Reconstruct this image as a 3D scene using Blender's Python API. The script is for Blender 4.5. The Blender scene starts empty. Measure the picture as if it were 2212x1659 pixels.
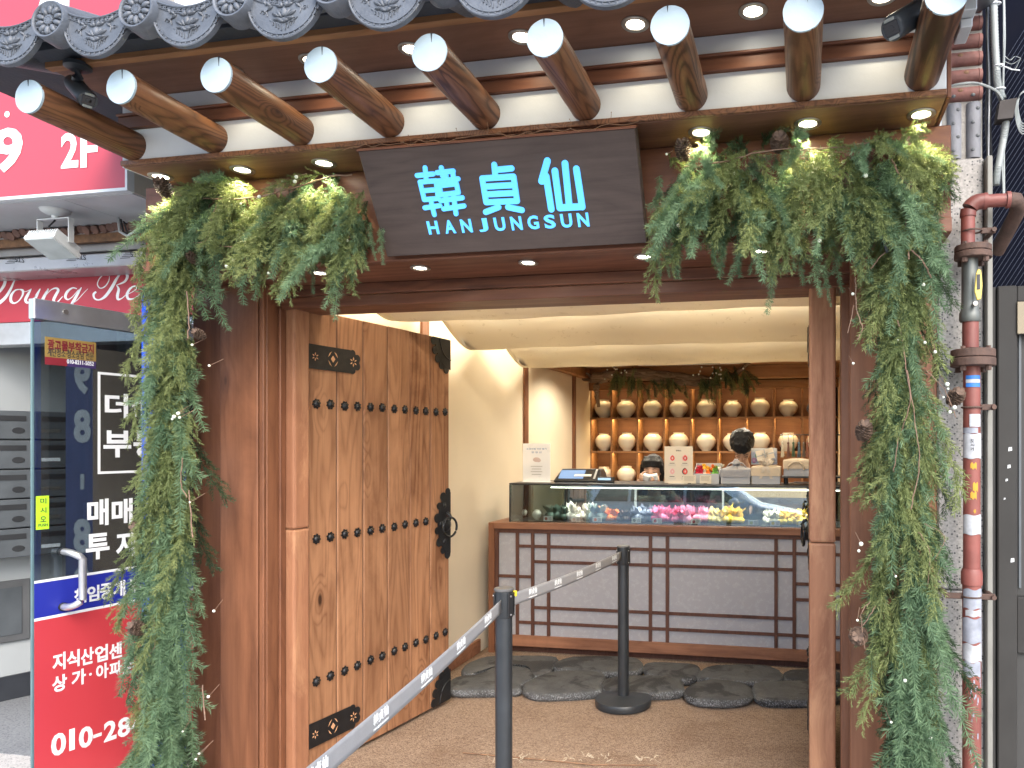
import bpy, bmesh, math, random
from mathutils import Vector, Matrix
random.seed(11)
SC = bpy.context.scene
COL = SC.collection
R = math.radians
# ------------------------------------------------------------------ camera
YAW = R(11.03); CA, SA = math.cos(YAW), math.sin(YAW)
FOC, PX, PY, EYE = 1590.0, 1430.0, 960.0, 1.5       # survey frame 2212 x 1659
cam_d = bpy.data.cameras.new('camera'); cam = bpy.data.objects.new('camera', cam_d); COL.objects.link(cam)
cam_d.sensor_fit = 'HORIZONTAL'; cam_d.sensor_width = 36.0; cam_d.lens = FOC / 2212 * 36
cam_d.shift_x = (1106 - PX) / 2212; cam_d.shift_y = (PY - 829.5) / 2212
cam_d.clip_start = 0.05; cam_d.clip_end = 800
cam.location = (0, 0, EYE); cam.rotation_euler = (R(90), 0, YAW)
SC.camera = cam
# ------------------------------------------------------------------ sky, sun, exposure
SUN_EL, SUN_AZ = 40.0, 152.0                         # thin overcast: soft sun from behind the camera, to the right
W = bpy.data.worlds.new('World'); SC.world = W; W.use_nodes = True
wn = W.node_tree; bg = wn.nodes['Background']
sky = wn.nodes.new('ShaderNodeTexSky'); sky.sky_type = 'NISHITA'; sky.sun_disc = False
sky.sun_elevation = R(SUN_EL); sky.sun_rotation = R(SUN_AZ); sky.air_density = 0.9; sky.dust_density = 2.0; sky.ozone_density = 0.8
wn.links.new(sky.outputs[0], bg.inputs[0]); bg.inputs[1].default_value = 0.15
sl = bpy.data.lights.new('sun', 'SUN'); sl.energy = 0.8; sl.angle = R(40); sl.color = (1.0, 0.95, 0.88)
sun = bpy.data.objects.new('sun', sl); COL.objects.link(sun)
_sd = Vector((math.sin(R(SUN_AZ)) * math.cos(R(SUN_EL)), math.cos(R(SUN_AZ)) * math.cos(R(SUN_EL)), math.sin(R(SUN_EL))))
sun.rotation_euler = (-_sd).to_track_quat('-Z', 'Y').to_euler()
SC.view_settings.view_transform = 'Standard'; SC.view_settings.look = 'None'
SC.view_settings.gamma = 1.0; SC.view_settings.exposure = 1.85
SC.cycles.max_bounces = 8; SC.cycles.diffuse_bounces = 4; SC.cycles.glossy_bounces = 3
SC.cycles.transparent_max_bounces = 12; SC.cycles.transmission_bounces = 4
SC.cycles.sample_clamp_indirect = 4.0; SC.cycles.use_denoising = True
SC.cycles.caustics_reflective = False; SC.cycles.caustics_refractive = False
# ------------------------------------------------------------------ survey helpers (real positions, from plane + bearing)
def ray(u, v):
    k = (u - PX) / FOC; m = (PY - v) / FOC
    return Vector((CA * k - SA, SA * k + CA, m))
EYEV = Vector((0, 0, EYE))
def at(u, v, Y): d = ray(u, v); return EYEV + d * (Y / d.y)
def atx(u, v, X): d = ray(u, v); return EYEV + d * (X / d.x)
def atz(u, v, Z): d = ray(u, v); return EYEV + d * ((Z - EYE) / d.z)
def atp(u, v, p, n): d = ray(u, v); n = Vector(n); return EYEV + d * ((Vector(p) - EYEV).dot(n) / d.dot(n))
# ------------------------------------------------------------------ materials
def newmat(name):
    m = bpy.data.materials.new(name); m.use_nodes = True
    nt = m.node_tree
    return m, nt, nt.nodes['Principled BSDF']
def nd(nt, t, **kw):
    n = nt.nodes.new(t)
    for k, v in kw.items():
        if k.startswith('_'): setattr(n, k[1:], v)
        else: n.inputs[k.replace('__', ' ')].default_value = v
    return n
def lk(nt, a, b): nt.links.new(a, b)
def mixc(nt, fac, a, b, blend='MIX'):
    n = nt.nodes.new('ShaderNodeMix'); n.data_type = 'RGBA'; n.blend_type = blend
    for s, x in ((n.inputs[0], fac), (n.inputs[6], a), (n.inputs[7], b)):
        if hasattr(x, 'is_linked'): nt.links.new(x, s)
        elif isinstance(x, (int, float)): s.default_value = x
        else: s.default_value = (x[0], x[1], x[2], 1)
    return n.outputs[2]
def mth(nt, op, a, b=0.0, c=None, clamp=False):
    n = nt.nodes.new('ShaderNodeMath'); n.operation = op; n.use_clamp = clamp
    for i, x in enumerate((a, b, c)):
        if x is None: continue
        if hasattr(x, 'is_linked'): nt.links.new(x, n.inputs[i])
        else: n.inputs[i].default_value = x
    return n.outputs[0]
def rng(nt, x, a, b, c=0.0, d=1.0):
    n = nt.nodes.new('ShaderNodeMapRange'); nt.links.new(x, n.inputs[0])
    n.inputs[1].default_value = a; n.inputs[2].default_value = b; n.inputs[3].default_value = c; n.inputs[4].default_value = d
    return n.outputs[0]
def coords(nt, scale=(1, 1, 1), rand=True):
    tc = nt.nodes.new('ShaderNodeTexCoord'); mp = nt.nodes.new('ShaderNodeMapping')
    lk(nt, tc.outputs['Object'], mp.inputs[0]); mp.inputs['Scale'].default_value = scale
    if rand:
        oi = nt.nodes.new('ShaderNodeObjectInfo'); vm = nt.nodes.new('ShaderNodeVectorMath'); vm.operation = 'SCALE'
        vm.inputs[0].default_value = (31.7, 17.3, 23.9); lk(nt, oi.outputs['Random'], vm.inputs['Scale'])
        lk(nt, vm.outputs[0], mp.inputs['Location'])
    return mp.outputs[0]
def noise(nt, vec, scale, detail=4, rough=0.5, dist=0.0):
    n = nd(nt, 'ShaderNodeTexNoise', Scale=scale, Detail=detail, Roughness=rough, Distortion=dist); lk(nt, vec, n.inputs['Vector'])
    return n.outputs[0]
def bump(nt, p, h, strength=0.2, dist=0.005):
    b = nd(nt, 'ShaderNodeBump', Strength=strength, Distance=dist); lk(nt, h, b.inputs['Height']); lk(nt, b.outputs[0], p.inputs['Normal'])
def pm(name, col, rough=0.5, metal=0.0, var=0.12, scale=9.0, bmp=0.0, bscale=60.0, coat=0.0, dirt=0.0, spec=0.5):
    m, nt, p = newmat(name)
    v = coords(nt)
    n1 = noise(nt, v, scale, 5, 0.6)
    c = mixc(nt, rng(nt, n1, 0.3, 0.7), [x * (1 - var) for x in col], [min(1, x * (1 + var)) for x in col])
    if dirt:
        n2 = noise(nt, v, scale * 0.35, 6, 0.65, 0.4)
        c = mixc(nt, mth(nt, 'MULTIPLY', rng(nt, n2, 0.5, 0.75), dirt), c, [x * 0.35 for x in col])
    lk(nt, c, p.inputs['Base Color'])
    p.inputs['Roughness'].default_value = rough; p.inputs['Metallic'].default_value = metal
    p.inputs['Specular IOR Level'].default_value = spec
    rr = rng(nt, n1, 0.3, 0.7, max(0.02, rough * 0.85), min(1, rough * 1.15)); lk(nt, rr, p.inputs['Roughness'])
    if coat: p.inputs['Coat Weight'].default_value = coat
    if bmp:
        nb = noise(nt, v, bscale, 4, 0.6); bump(nt, p, nb, bmp, 0.01)
    return m
def wood(name, dark, light, axis='Z', scale=1.0, knots=0.8, rough=0.5, rings=9.0, lines=0.5, worn=None, coat=0.0, blotch=0.5):
    """grain runs along the given object axis"""
    m, nt, p = newmat(name)
    def ax(k): return {'X': (k, 1, 1), 'Y': (1, k, 1), 'Z': (1, 1, k)}[axis]
    vc = coords(nt, [a * scale for a in ax(0.10)]); vf = coords(nt, [a * scale for a in ax(0.03)]); vk = coords(nt, [a * scale for a in ax(0.42)]); vb = coords(nt, [a * scale for a in ax(0.3)])
    wob = noise(nt, vb, 5.0, 3, 0.6)
    vo = nd(nt, 'ShaderNodeTexVoronoi', Scale=5.0, Randomness=1.0); lk(nt, vk, vo.inputs['Vector'])
    pick = nt.nodes.new('ShaderNodeSeparateColor'); lk(nt, vo.outputs['Color'], pick.inputs[0])
    has = rng(nt, pick.outputs[0], 0.46 if knots else 1.5, 0.48 if knots else 1.6)
    dist = mth(nt, 'ADD', vo.outputs['Distance'], mth(nt, 'MULTIPLY', mth(nt, 'SUBTRACT', wob, 0.5), 0.10))
    halo = mth(nt, 'MULTIPLY', rng(nt, dist, 0.0, 0.30, 1.0, 0.0), has)
    n1 = noise(nt, vc, 5.0, 2, 0.45, 0.35)
    nn = mth(nt, 'ADD', n1, mth(nt, 'MULTIPLY', halo, 0.22))
    ring = mth(nt, 'PINGPONG', mth(nt, 'MULTIPLY', nn, rings), 0.5); ring = mth(nt, 'POWER', mth(nt, 'MULTIPLY', ring, 2.0), 2.2)
    fine = noise(nt, vf, 90.0, 4, 0.7); fine2 = noise(nt, vf, 24.0, 3, 0.6)
    blot = noise(nt, vb, 3.2, 6, 0.7, 1.2)
    f = mth(nt, 'ADD', mth(nt, 'MULTIPLY', rng(nt, fine, 0.32, 0.68), 0.22), mth(nt, 'MULTIPLY', rng(nt, fine2, 0.32, 0.68), 0.24))
    f = mth(nt, 'ADD', f, mth(nt, 'MULTIPLY', rng(nt, blot, 0.34, 0.64), blotch)); f = mth(nt, 'SUBTRACT', f, mth(nt, 'MULTIPLY', ring, 0.5 * lines), clamp=True)
    c = mixc(nt, f, dark, light)
    oi = nt.nodes.new('ShaderNodeObjectInfo')
    c = mixc(nt, rng(nt, oi.outputs['Random'], 0, 1, 0.0, 0.38), c, [x * 0.62 for x in light])
    if knots:
        core = mth(nt, 'MULTIPLY', rng(nt, dist, 0.035, 0.075, 1.0, 0.0), has)
        rim = mth(nt, 'MULTIPLY', mth(nt, 'MULTIPLY', rng(nt, dist, 0.06, 0.16, 1.0, 0.0), has), 0.55)
        c = mixc(nt, mth(nt, 'MULTIPLY', rim, knots), c, [x * 0.75 for x in dark]); c = mixc(nt, mth(nt, 'MULTIPLY', core, knots), c, [x * 0.28 for x in dark])
    if worn:
        wn_ = noise(nt, vb, 4.5, 6, 0.75, 0.9); c = mixc(nt, mth(nt, 'MULTIPLY', rng(nt, wn_, 0.48, 0.62), 0.5), c, worn)
    lk(nt, c, p.inputs['Base Color'])
    lk(nt, rng(nt, f, 0, 1, rough * 1.25, rough * 0.85), p.inputs['Roughness'])
    p.inputs['Specular IOR Level'].default_value = 0.3
    if coat: p.inputs['Coat Weight'].default_value = coat; p.inputs['Coat Roughness'].default_value = 0.3
    bump(nt, p, mth(nt, 'SUBTRACT', mth(nt, 'MULTIPLY', fine2, 0.6), mth(nt, 'MULTIPLY', ring, 0.5)), 0.3, 0.0015)
    return m
def emat(name, col, strength):
    m, nt, p = newmat(name)
    p.inputs['Base Color'].default_value = (*col, 1); p.inputs['Emission Color'].default_value = (*col, 1)
    p.inputs['Emission Strength'].default_value = strength
    return m
def glassmat(name, tint=(0.9, 0.95, 0.93), refl=0.06, rough=0.01, dirt=0.0):
    m, nt, p = newmat(name); nt.nodes.remove(p); out = nt.nodes['Material Output']
    tr = nd(nt, 'ShaderNodeBsdfTransparent', Color=(*tint, 1)); gl = nd(nt, 'ShaderNodeBsdfGlossy', Roughness=rough, Color=(0.9, 0.95, 1, 1))
    fr = nd(nt, 'ShaderNodeFresnel', IOR=1.5); fac = mth(nt, 'ADD', fr.outputs[0], refl, clamp=True)
    mx = nt.nodes.new('ShaderNodeMixShader'); lk(nt, fac, mx.inputs[0]); lk(nt, tr.outputs[0], mx.inputs[1]); lk(nt, gl.outputs[0], mx.inputs[2])
    lk(nt, mx.outputs[0], out.inputs[0])
    return m
def leafmat(name, a, b):
    m, nt, p = newmat(name); out = nt.nodes['Material Output']
    v = coords(nt); oi = nt.nodes.new('ShaderNodeObjectInfo')
    n = noise(nt, v, 22.0, 3); f = mth(nt, 'ADD', mth(nt, 'MULTIPLY', rng(nt, n, 0.3, 0.7), 0.55), mth(nt, 'MULTIPLY', oi.outputs['Random'], 0.5), clamp=True)
    c = mixc(nt, f, a, b); lk(nt, c, p.inputs['Base Color']); p.inputs['Roughness'].default_value = 0.55; p.inputs['Specular IOR Level'].default_value = 0.3
    tl = nt.nodes.new('ShaderNodeBsdfTranslucent'); lk(nt, c, tl.inputs[0]); mx = nt.nodes.new('ShaderNodeMixShader'); mx.inputs[0].default_value = 0.3
    lk(nt, p.outputs[0], mx.inputs[1]); lk(nt, tl.outputs[0], mx.inputs[2]); lk(nt, mx.outputs[0], out.inputs[0])
    return m
# ------------------------------------------------------------------ mesh helpers
MWS = {}
class MB:
    def __init__(s): s.v = []; s.f = []
    def add(s, vs, fs, M=None):
        b = len(s.v)
        s.v += [tuple((M @ Vector(p)) if M else p) for p in vs]
        s.f += [tuple(i + b for i in f) for f in fs]; return s
    def box(s, x0, x1, y0, y1, z0, z1, M=None):
        return s.add([(x0, y0, z0), (x1, y0, z0), (x1, y1, z0), (x0, y1, z0), (x0, y0, z1), (x1, y0, z1), (x1, y1, z1), (x0, y1, z1)],
                     [(3, 2, 1, 0), (4, 5, 6, 7), (0, 1, 5, 4), (1, 2, 6, 5), (2, 3, 7, 6), (3, 0, 4, 7)], M)
    def ring(s, c, ax, r, n, up=None, ph=0.0):
        ax = Vector(ax).normalized(); up = Vector(up) if up else (Vector((0, 0, 1)) if abs(ax.z) < 0.9 else Vector((1, 0, 0)))
        a = ax.cross(up).normalized(); b = a.cross(ax)
        return [tuple(Vector(c) + a * (math.cos(2 * math.pi * i / n + ph) * r) + b * (math.sin(2 * math.pi * i / n + ph) * r)) for i in range(n)]
    def tube(s, pts, r, n=8, caps=True, M=None, up=None):
        pts = [Vector(p) for p in pts]; L = len(pts); rs = r if isinstance(r, (list, tuple)) else [r] * L
        vs = []; fs = []
        for i, p in enumerate(pts):
            t = (pts[min(i + 1, L - 1)] - pts[max(i - 1, 0)])
            vs += s.ring(p, t, rs[i], n, up)
        for i in range(L - 1):
            for j in range(n):
                a = i * n + j; b = i * n + (j + 1) % n; fs.append((a, a + n, b + n, b))
        if caps: fs.append(tuple(range(n))); fs.append(tuple(reversed(range((L - 1) * n, L * n))))
        return s.add(vs, fs, M)
    def cyl(s, p0, p1, r0, r1=None, n=20, M=None): return s.tube([p0, p1], [r0, r0 if r1 is None else r1], n, True, M)
    def lathe(s, prof, n=24, M=None):
        vs = []; fs = []; L = len(prof)
        for r, z in prof: vs += [(r * math.cos(2 * math.pi * j / n), r * math.sin(2 * math.pi * j / n), z) for j in range(n)]
        for i in range(L - 1):
            for j in range(n):
                a = i * n + j; b = i * n + (j + 1) % n; fs.append((a, b, b + n, a + n))
        if prof[0][0] > 1e-6: fs.append(tuple(reversed(range(n))))
        if prof[-1][0] > 1e-6: fs.append(tuple(range((L - 1) * n, L * n)))
        return s.add(vs, fs, M)
    def prism(s, poly, y0, y1, M=None):
        n = len(poly)
        vs = [(x, y0, z) for x, z in poly] + [(x, y1, z) for x, z in poly]
        fs = [tuple(range(n)), tuple(reversed(range(n, 2 * n)))] + [((i + 1) % n, i, i + n, (i + 1) % n + n) for i in range(n)]
        return s.add(vs, fs, M)
    def ell(s, c, r, nu=12, nv=8, M=None):
        c = Vector(c); r = (r, r, r) if isinstance(r, (int, float)) else r; vs = [(c.x, c.y, c.z + r[2])]; fs = []
        for i in range(1, nv):
            t = math.pi * i / nv
            vs += [(c.x + r[0] * math.sin(t) * math.cos(2 * math.pi * j / nu), c.y + r[1] * math.sin(t) * math.sin(2 * math.pi * j / nu), c.z + r[2] * math.cos(t)) for j in range(nu)]
        vs.append((c.x, c.y, c.z - r[2])); e = len(vs) - 1
        for j in range(nu):
            k = (j + 1) % nu; fs.append((0, 1 + j, 1 + k)); fs.append((e, 1 + (nv - 2) * nu + k, 1 + (nv - 2) * nu + j))
            for i in range(nv - 2): a = 1 + i * nu; fs.append((a + j, a + nu + j, a + nu + k, a + k))
        return s.add(vs, fs, M)
    def grid(s, fn, nu, nv, M=None):
        vs = [fn(i / nu, j / nv) for j in range(nv + 1) for i in range(nu + 1)]
        fs = [(j * (nu + 1) + i, j * (nu + 1) + i + 1, (j + 1) * (nu + 1) + i + 1, (j + 1) * (nu + 1) + i) for j in range(nv) for i in range(nu)]
        return s.add(vs, fs, M)
    def mesh(s, name, mat, smooth=0):
        me = bpy.data.meshes.new(name); me.from_pydata(s.v, [], s.f)
        if isinstance(mat, (list, tuple)):
            for m in mat: me.materials.append(m)
        elif mat: me.materials.append(mat)
        if smooth:
            me.polygons.foreach_set('use_smooth', [True] * len(me.polygons))
            if smooth < 180: me.set_sharp_from_angle(angle=R(smooth))
        me.validate(); me.update(); return me
    def build(s, name, mat, parent=None, smooth=0, bevel=0, local=False, seg=1):
        return put(name, s.mesh(name, mat, smooth), parent, bevel, local, seg)
def put(name, me, parent=None, bevel=0, local=False, seg=1):
    o = bpy.data.objects.new(name, me); COL.objects.link(o)
    if parent:
        o.parent = parent
        if not local: o.matrix_parent_inverse = MWS[parent.name].inverted()
        MWS[o.name] = MWS[parent.name].copy() if local else Matrix.Identity(4)
    else: MWS[o.name] = Matrix.Identity(4)
    if bevel:
        b = o.modifiers.new('bevel', 'BEVEL'); b.width = bevel; b.segments = seg; b.limit_method = 'ANGLE'; b.angle_limit = R(40)
    return o
def tag(o, label, cat, group=None):
    o['label'] = label; o['category'] = cat
    if group: o['group'] = group
    return o
def struct(o, label=None):
    o['kind'] = 'structure'
    if label: o['label'] = label
    return o
def thing(name, label, cat, loc=(0, 0, 0), rz=0.0, group=None, M=None):
    o = bpy.data.objects.new(name, None); COL.objects.link(o); o.empty_display_size = 0.1
    m = M if M else Matrix.Translation(Vector(loc)) @ Matrix.Rotation(rz, 4, 'Z')
    o.matrix_world = m; o.matrix_basis = m; MWS[o.name] = m.copy()
    return tag(o, label, cat, group)
def copy_tree(o, parent=None, M=None, label=None, group=None):
    c = o.copy(); COL.objects.link(c); c.parent = parent
    if M is not None: c.matrix_basis = M
    MWS[c.name] = c.matrix_basis.copy()
    if label: c['label'] = label
    if group: c['group'] = group
    for ch in o.children: copy_tree(ch, c)
    return c
TEXTC = {}
def textmesh(body, bold=0.0, extrude=0.0):
    c = bpy.data.curves.new('t', 'FONT'); c.body = body; c.offset = bold; c.extrude = extrude; c.resolution_u = 3
    o = bpy.data.objects.new('t', c); COL.objects.link(o)
    me = bpy.data.meshes.new_from_object(o.evaluated_get(bpy.context.evaluated_depsgraph_get()))
    bpy.data.objects.remove(o); return me
def text(name, body, mat, parent, origin, xdir, ydir, w=None, h=None, bold=0.0, depth=0.0008, spacing=None, local=False):
    """lettering whose box is centred on origin, w along xdir and h along ydir (metres)"""
    me = textmesh(body, bold, 0.02); me.materials.clear(); me.materials.append(mat)
    xs = [v.co.x for v in me.vertices]; ys = [v.co.y for v in me.vertices]
    if not xs: return None
    x0, x1, y0, y1 = min(xs), max(xs), min(ys), max(ys)
    sx = w / (x1 - x0) if w else h / (y1 - y0); sy = h / (y1 - y0) if h else sx
    xd = Vector(xdir).normalized(); yd = Vector(ydir).normalized(); zd = xd.cross(yd); og = Vector(origin)
    for v in me.vertices:
        a = (v.co.x - (x0 + x1) / 2) * sx; b = (v.co.y - (y0 + y1) / 2) * sy
        v.co = og + xd * a + yd * b + zd * (v.co.z / 0.02 * depth)
    me.update()
    return put(name, me, parent, 0, local)
def ribbon(mb, pts, ws, frame, depth=0.001):
    """smooth pen stroke: pts 2-D, ws widths; frame(x, y) -> world point and a normal"""
    P = []
    for i in range(len(pts) - 1):
        p0 = pts[max(i - 1, 0)]; p1 = pts[i]; p2 = pts[i + 1]; p3 = pts[min(i + 2, len(pts) - 1)]
        for s_ in range(6):
            t = s_ / 6
            f = lambda a, b, c, d: 0.5 * (2 * b + (c - a) * t + (2 * a - 5 * b + 4 * c - d) * t * t + (3 * b - a - 3 * c + d) * t ** 3)
            P.append((f(p0[0], p1[0], p2[0], p3[0]), f(p0[1], p1[1], p2[1], p3[1]), ws[i] * (1 - t) + ws[i + 1] * t))
    P.append((*pts[-1], ws[-1])); n = len(P); vs = []; 
    for i, (x, y, w) in enumerate(P):
        a = P[max(i - 1, 0)]; b = P[min(i + 1, n - 1)]; dx, dy = b[0] - a[0], b[1] - a[1]; L = math.hypot(dx, dy) or 1
        vs.append(frame(x - dy / L * w / 2, y + dx / L * w / 2)); vs.append(frame(x + dy / L * w / 2, y - dx / L * w / 2))
    mb.add([tuple(p) for p in vs], [(2 * i, 2 * i + 1, 2 * i + 3, 2 * i + 2) for i in range(n - 1)])
def spot(name, loc, energy, col=(1, 0.72, 0.42), angle=100, blend=0.6, size=0.03, aim=(0, 0, -1), parent=None):
    l = bpy.data.lights.new(name, 'SPOT'); l.energy = energy; l.color = col; l.spot_size = R(angle); l.spot_blend = blend; l.shadow_soft_size = size
    o = bpy.data.objects.new(name, l); COL.objects.link(o); o.location = loc; o.rotation_euler = Vector(aim).to_track_quat('-Z', 'Y').to_euler()
    if parent: o.parent = parent; o.matrix_parent_inverse = MWS[parent.name].inverted()
    return o
def area(name, loc, sx, sy, energy, col=(1, 0.74, 0.45), aim=(0, 0, -1), parent=None):
    l = bpy.data.lights.new(name, 'AREA'); l.shape = 'RECTANGLE'; l.size = sx; l.size_y = sy; l.energy = energy; l.color = col
    o = bpy.data.objects.new(name, l); COL.objects.link(o); o.location = loc; o.rotation_euler = Vector(aim).to_track_quat('-Z', 'Y').to_euler()
    if parent: o.parent = parent; o.matrix_parent_inverse = MWS[parent.name].inverted()
    return o
# ------------------------------------------------------------------ palette
M_DOOR = wood('door_wood', (0.135, 0.054, 0.024), (0.45, 0.235, 0.125), 'Z', knots=1.0, rough=0.5, rings=15, lines=0.7, scale=1.15)
M_STILE = wood('stile_wood', (0.17, 0.066, 0.034), (0.44, 0.21, 0.115), 'Z', knots=1.0, rough=0.55, rings=7, worn=(0.52, 0.285, 0.155))
M_PILLAR = wood('pillar_wood', (0.095, 0.037, 0.019), (0.31, 0.132, 0.068), 'Z', knots=0.9, rough=0.42, rings=6, coat=0.1)
M_BEAM = wood('beam_wood', (0.075, 0.029, 0.017), (0.25, 0.102, 0.056), 'X', knots=0.8, rough=0.45, rings=7, coat=0.1)
M_PLY = wood('soffit_ply', (0.10, 0.048, 0.030), (0.27, 0.135, 0.085), 'X', scale=0.8, knots=0.3, rough=0.5, rings=5, lines=0.4)
M_RAFT = wood('rafter_wood', (0.042, 0.018, 0.011), (0.31, 0.142, 0.068), 'Y', scale=1.7, knots=1.0, rough=0.42, rings=22, lines=1.2, coat=0.1)
M_COUNTER = wood('counter_wood', (0.12, 0.050, 0.028), (0.33, 0.155, 0.088), 'X', knots=0.8, rough=0.5)
M_LATT = wood('lattice_wood', (0.060, 0.025, 0.017), (0.14, 0.062, 0.042), 'Z', scale=1.5, knots=0.1, rough=0.5)
M_SHELF = wood('shelf_wood', (0.20, 0.088, 0.036), (0.46, 0.24, 0.11), 'X', scale=1.3, knots=0.5, rough=0.5)
M_SHELFB = wood('shelf_back_wood', (0.08, 0.032, 0.018), (0.20, 0.09, 0.045), 'X', knots=0.4, rough=0.6)
M_SIGN = wood('sign_veneer', (0.046, 0.033, 0.029), (0.100, 0.074, 0.064), 'X', scale=1.6, knots=0.0, rough=0.5, rings=10, lines=0.6)
M_WHITE = pm('white_paint', (0.62, 0.66, 0.68), 0.6, var=0.05, scale=5, bmp=0.06, bscale=80, dirt=0.08)
M_ENDW = pm('rafter_end_paint', (0.36, 0.46, 0.52), 0.55, var=0.05, scale=20, bmp=0.08, bscale=150)
M_IRON = pm('black_iron', (0.012, 0.013, 0.015), 0.42, metal=0.3, var=0.3, scale=30, bmp=0.1, bscale=120)
M_TILE = pm('roof_tile', (0.095, 0.108, 0.128), 0.45, var=0.3, scale=14, bmp=0.25, bscale=110, dirt=0.35)
M_TILED = pm('roof_tile_dark', (0.03, 0.038, 0.05), 0.7, var=0.3, scale=10, bmp=0.2)
M_WALL = pm('cream_wallpaper', (0.66, 0.575, 0.44), 0.75, var=0.03, scale=3, bmp=0.05, bscale=200)
M_RING = pm('brushed_nickel', (0.42, 0.40, 0.36), 0.35, metal=0.85, var=0.1, scale=40)
M_LENS = emat('lamp_lens', (1.0, 0.93, 0.78), 10.0)
M_BLACK = pm('black_plastic', (0.018, 0.019, 0.021), 0.35, var=0.2, scale=12)
M_POST = pm('post_powdercoat', (0.022, 0.026, 0.030), 0.38, var=0.25, scale=9, bmp=0.05, dirt=0.15)
M_STEEL = pm('stainless_steel', (0.58, 0.60, 0.62), 0.34, metal=0.8, var=0.08, scale=12)
M_SILVER = pm('painted_silver', (0.52, 0.55, 0.57), 0.45, metal=0.2, var=0.08, scale=6, dirt=0.15)
M_PRINTW = pm('white_print', (0.78, 0.81, 0.83), 0.6, var=0.03, scale=20)
M_PRINTD = pm('dark_print', (0.03, 0.03, 0.035), 0.6, var=0.1)
M_CERAM = pm('moon_jar_glaze', (0.74, 0.70, 0.60), 0.22, var=0.04, scale=4, coat=0.3)
M_STRAW = pm('twig_bark', (0.20, 0.11, 0.06), 0.7, var=0.4, scale=30)
# ================================================================== SETTING
g = MB().box(-150, 150, -150, 150, -0.6, -0.02).build('ground', pm('asphalt_ground', (0.24, 0.235, 0.225), 0.85, var=0.25, scale=6, bmp=0.3, bscale=180)); struct(g)  # colour lightened to bounce more light back from the street
M_GRAN = None
def granite(name, a, b, c, sc=90, rough=0.45):
    m, nt, p = newmat(name); v = coords(nt, rand=False)
    vo = nd(nt, 'ShaderNodeTexVoronoi', Scale=sc); lk(nt, v, vo.inputs['Vector'])
    col = mixc(nt, rng(nt, noise(nt, v, sc * 0.8, 3), 0.4, 0.6), a, b)
    sp = nt.nodes.new('ShaderNodeSeparateColor'); lk(nt, vo.outputs['Color'], sp.inputs[0])
    col = mixc(nt, mth(nt, 'MULTIPLY', rng(nt, sp.outputs[0], 0.72, 0.75), rng(nt, vo.outputs['Distance'], 0.35, 0.5, 1, 0)), col, c)
    st = noise(nt, v, 3.0, 6, 0.65, 0.5); col = mixc(nt, mth(nt, 'MULTIPLY', rng(nt, st, 0.5, 0.75), 0.35), col, [x * 0.6 for x in a])
    lk(nt, col, p.inputs['Base Color']); p.inputs['Roughness'].default_value = rough; bump(nt, p, noise(nt, v, 150, 3), 0.1, 0.003)
    return m
M_GRAN = granite('grey_granite', (0.27, 0.262, 0.25), (0.36, 0.35, 0.33), (0.06, 0.06, 0.065), 120)
pv = MB().box(-9, 9, -1.2, 3.0, -0.02, -0.004).build('pavement', granite('pavement_granite', (0.48, 0.46, 0.43), (0.58, 0.56, 0.53), (0.2, 0.2, 0.2), 120, 0.7)); struct(pv)  # unseen paving, made pale to bounce light up under the eave
fl = MB().box(-2.62, 0.62, 2.9, 8.1, -0.30, 0.0).build('shop_floor', pm('screed', (0.20, 0.15, 0.11), 0.8)); struct(fl)
# woven straw mat
def strawmat():
    m, nt, p = newmat('woven_straw'); v = coords(nt, (1, 1, 1), rand=False)
    br = nd(nt, 'ShaderNodeTexBrick', Scale=1.0, Mortar__Size=0.012) if False else None
    w1 = nd(nt, 'ShaderNodeTexWave', Scale=24.0, Distortion=7.0, Detail=3.0, Detail__Scale=4.0); w1.bands_direction = 'Y'; lk(nt, v, w1.inputs['Vector'])
    w2 = nd(nt, 'ShaderNodeTexWave', Scale=30.0, Distortion=9.0, Detail=3.0, Detail__Scale=4.0); w2.bands_direction = 'X'; lk(nt, v, w2.inputs['Vector'])
    wv = mth(nt, 'MULTIPLY', w1.outputs[1], mth(nt, 'ADD', 0.45, mth(nt, 'MULTIPLY', w2.outputs[1], 0.55)))
    blot = noise(nt, v, 2.6, 6, 0.65, 0.5); fine = noise(nt, v, 160, 3, 0.7)
    c = mixc(nt, rng(nt, mth(nt, 'ADD', mth(nt, 'MULTIPLY', wv, 0.6), mth(nt, 'MULTIPLY', fine, 0.5)), 0.15, 0.85), (0.16, 0.10, 0.07), (0.60, 0.455, 0.33))
    c = mixc(nt, rng(nt, blot, 0.48, 0.75, 0, 0.6), c, (0.17, 0.10, 0.06))
    lk(nt, c, p.inputs['Base Color']); p.inputs['Roughness'].default_value = 0.9; p.inputs['Specular IOR Level'].default_value = 0.15
    bump(nt, p, mth(nt, 'ADD', wv, mth(nt, 'MULTIPLY', fine, 0.4)), 0.9, 0.008)
    return m
mt = MB().grid(lambda a, b: (-2.29 + 2.6 * a, 2.3 + 2.9 * b, 0.010 + 0.004 * math.sin(9 * a + 3 * b) * math.sin(7 * b)), 40, 40).build('straw_mat', strawmat(), None, 180)
sol = mt.modifiers.new('t', 'SOLIDIFY'); sol.thickness = 0.012; sol.offset = -1
tag(mt, 'brown woven straw mat covering the entrance floor between the gate doors', 'mat')
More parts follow.
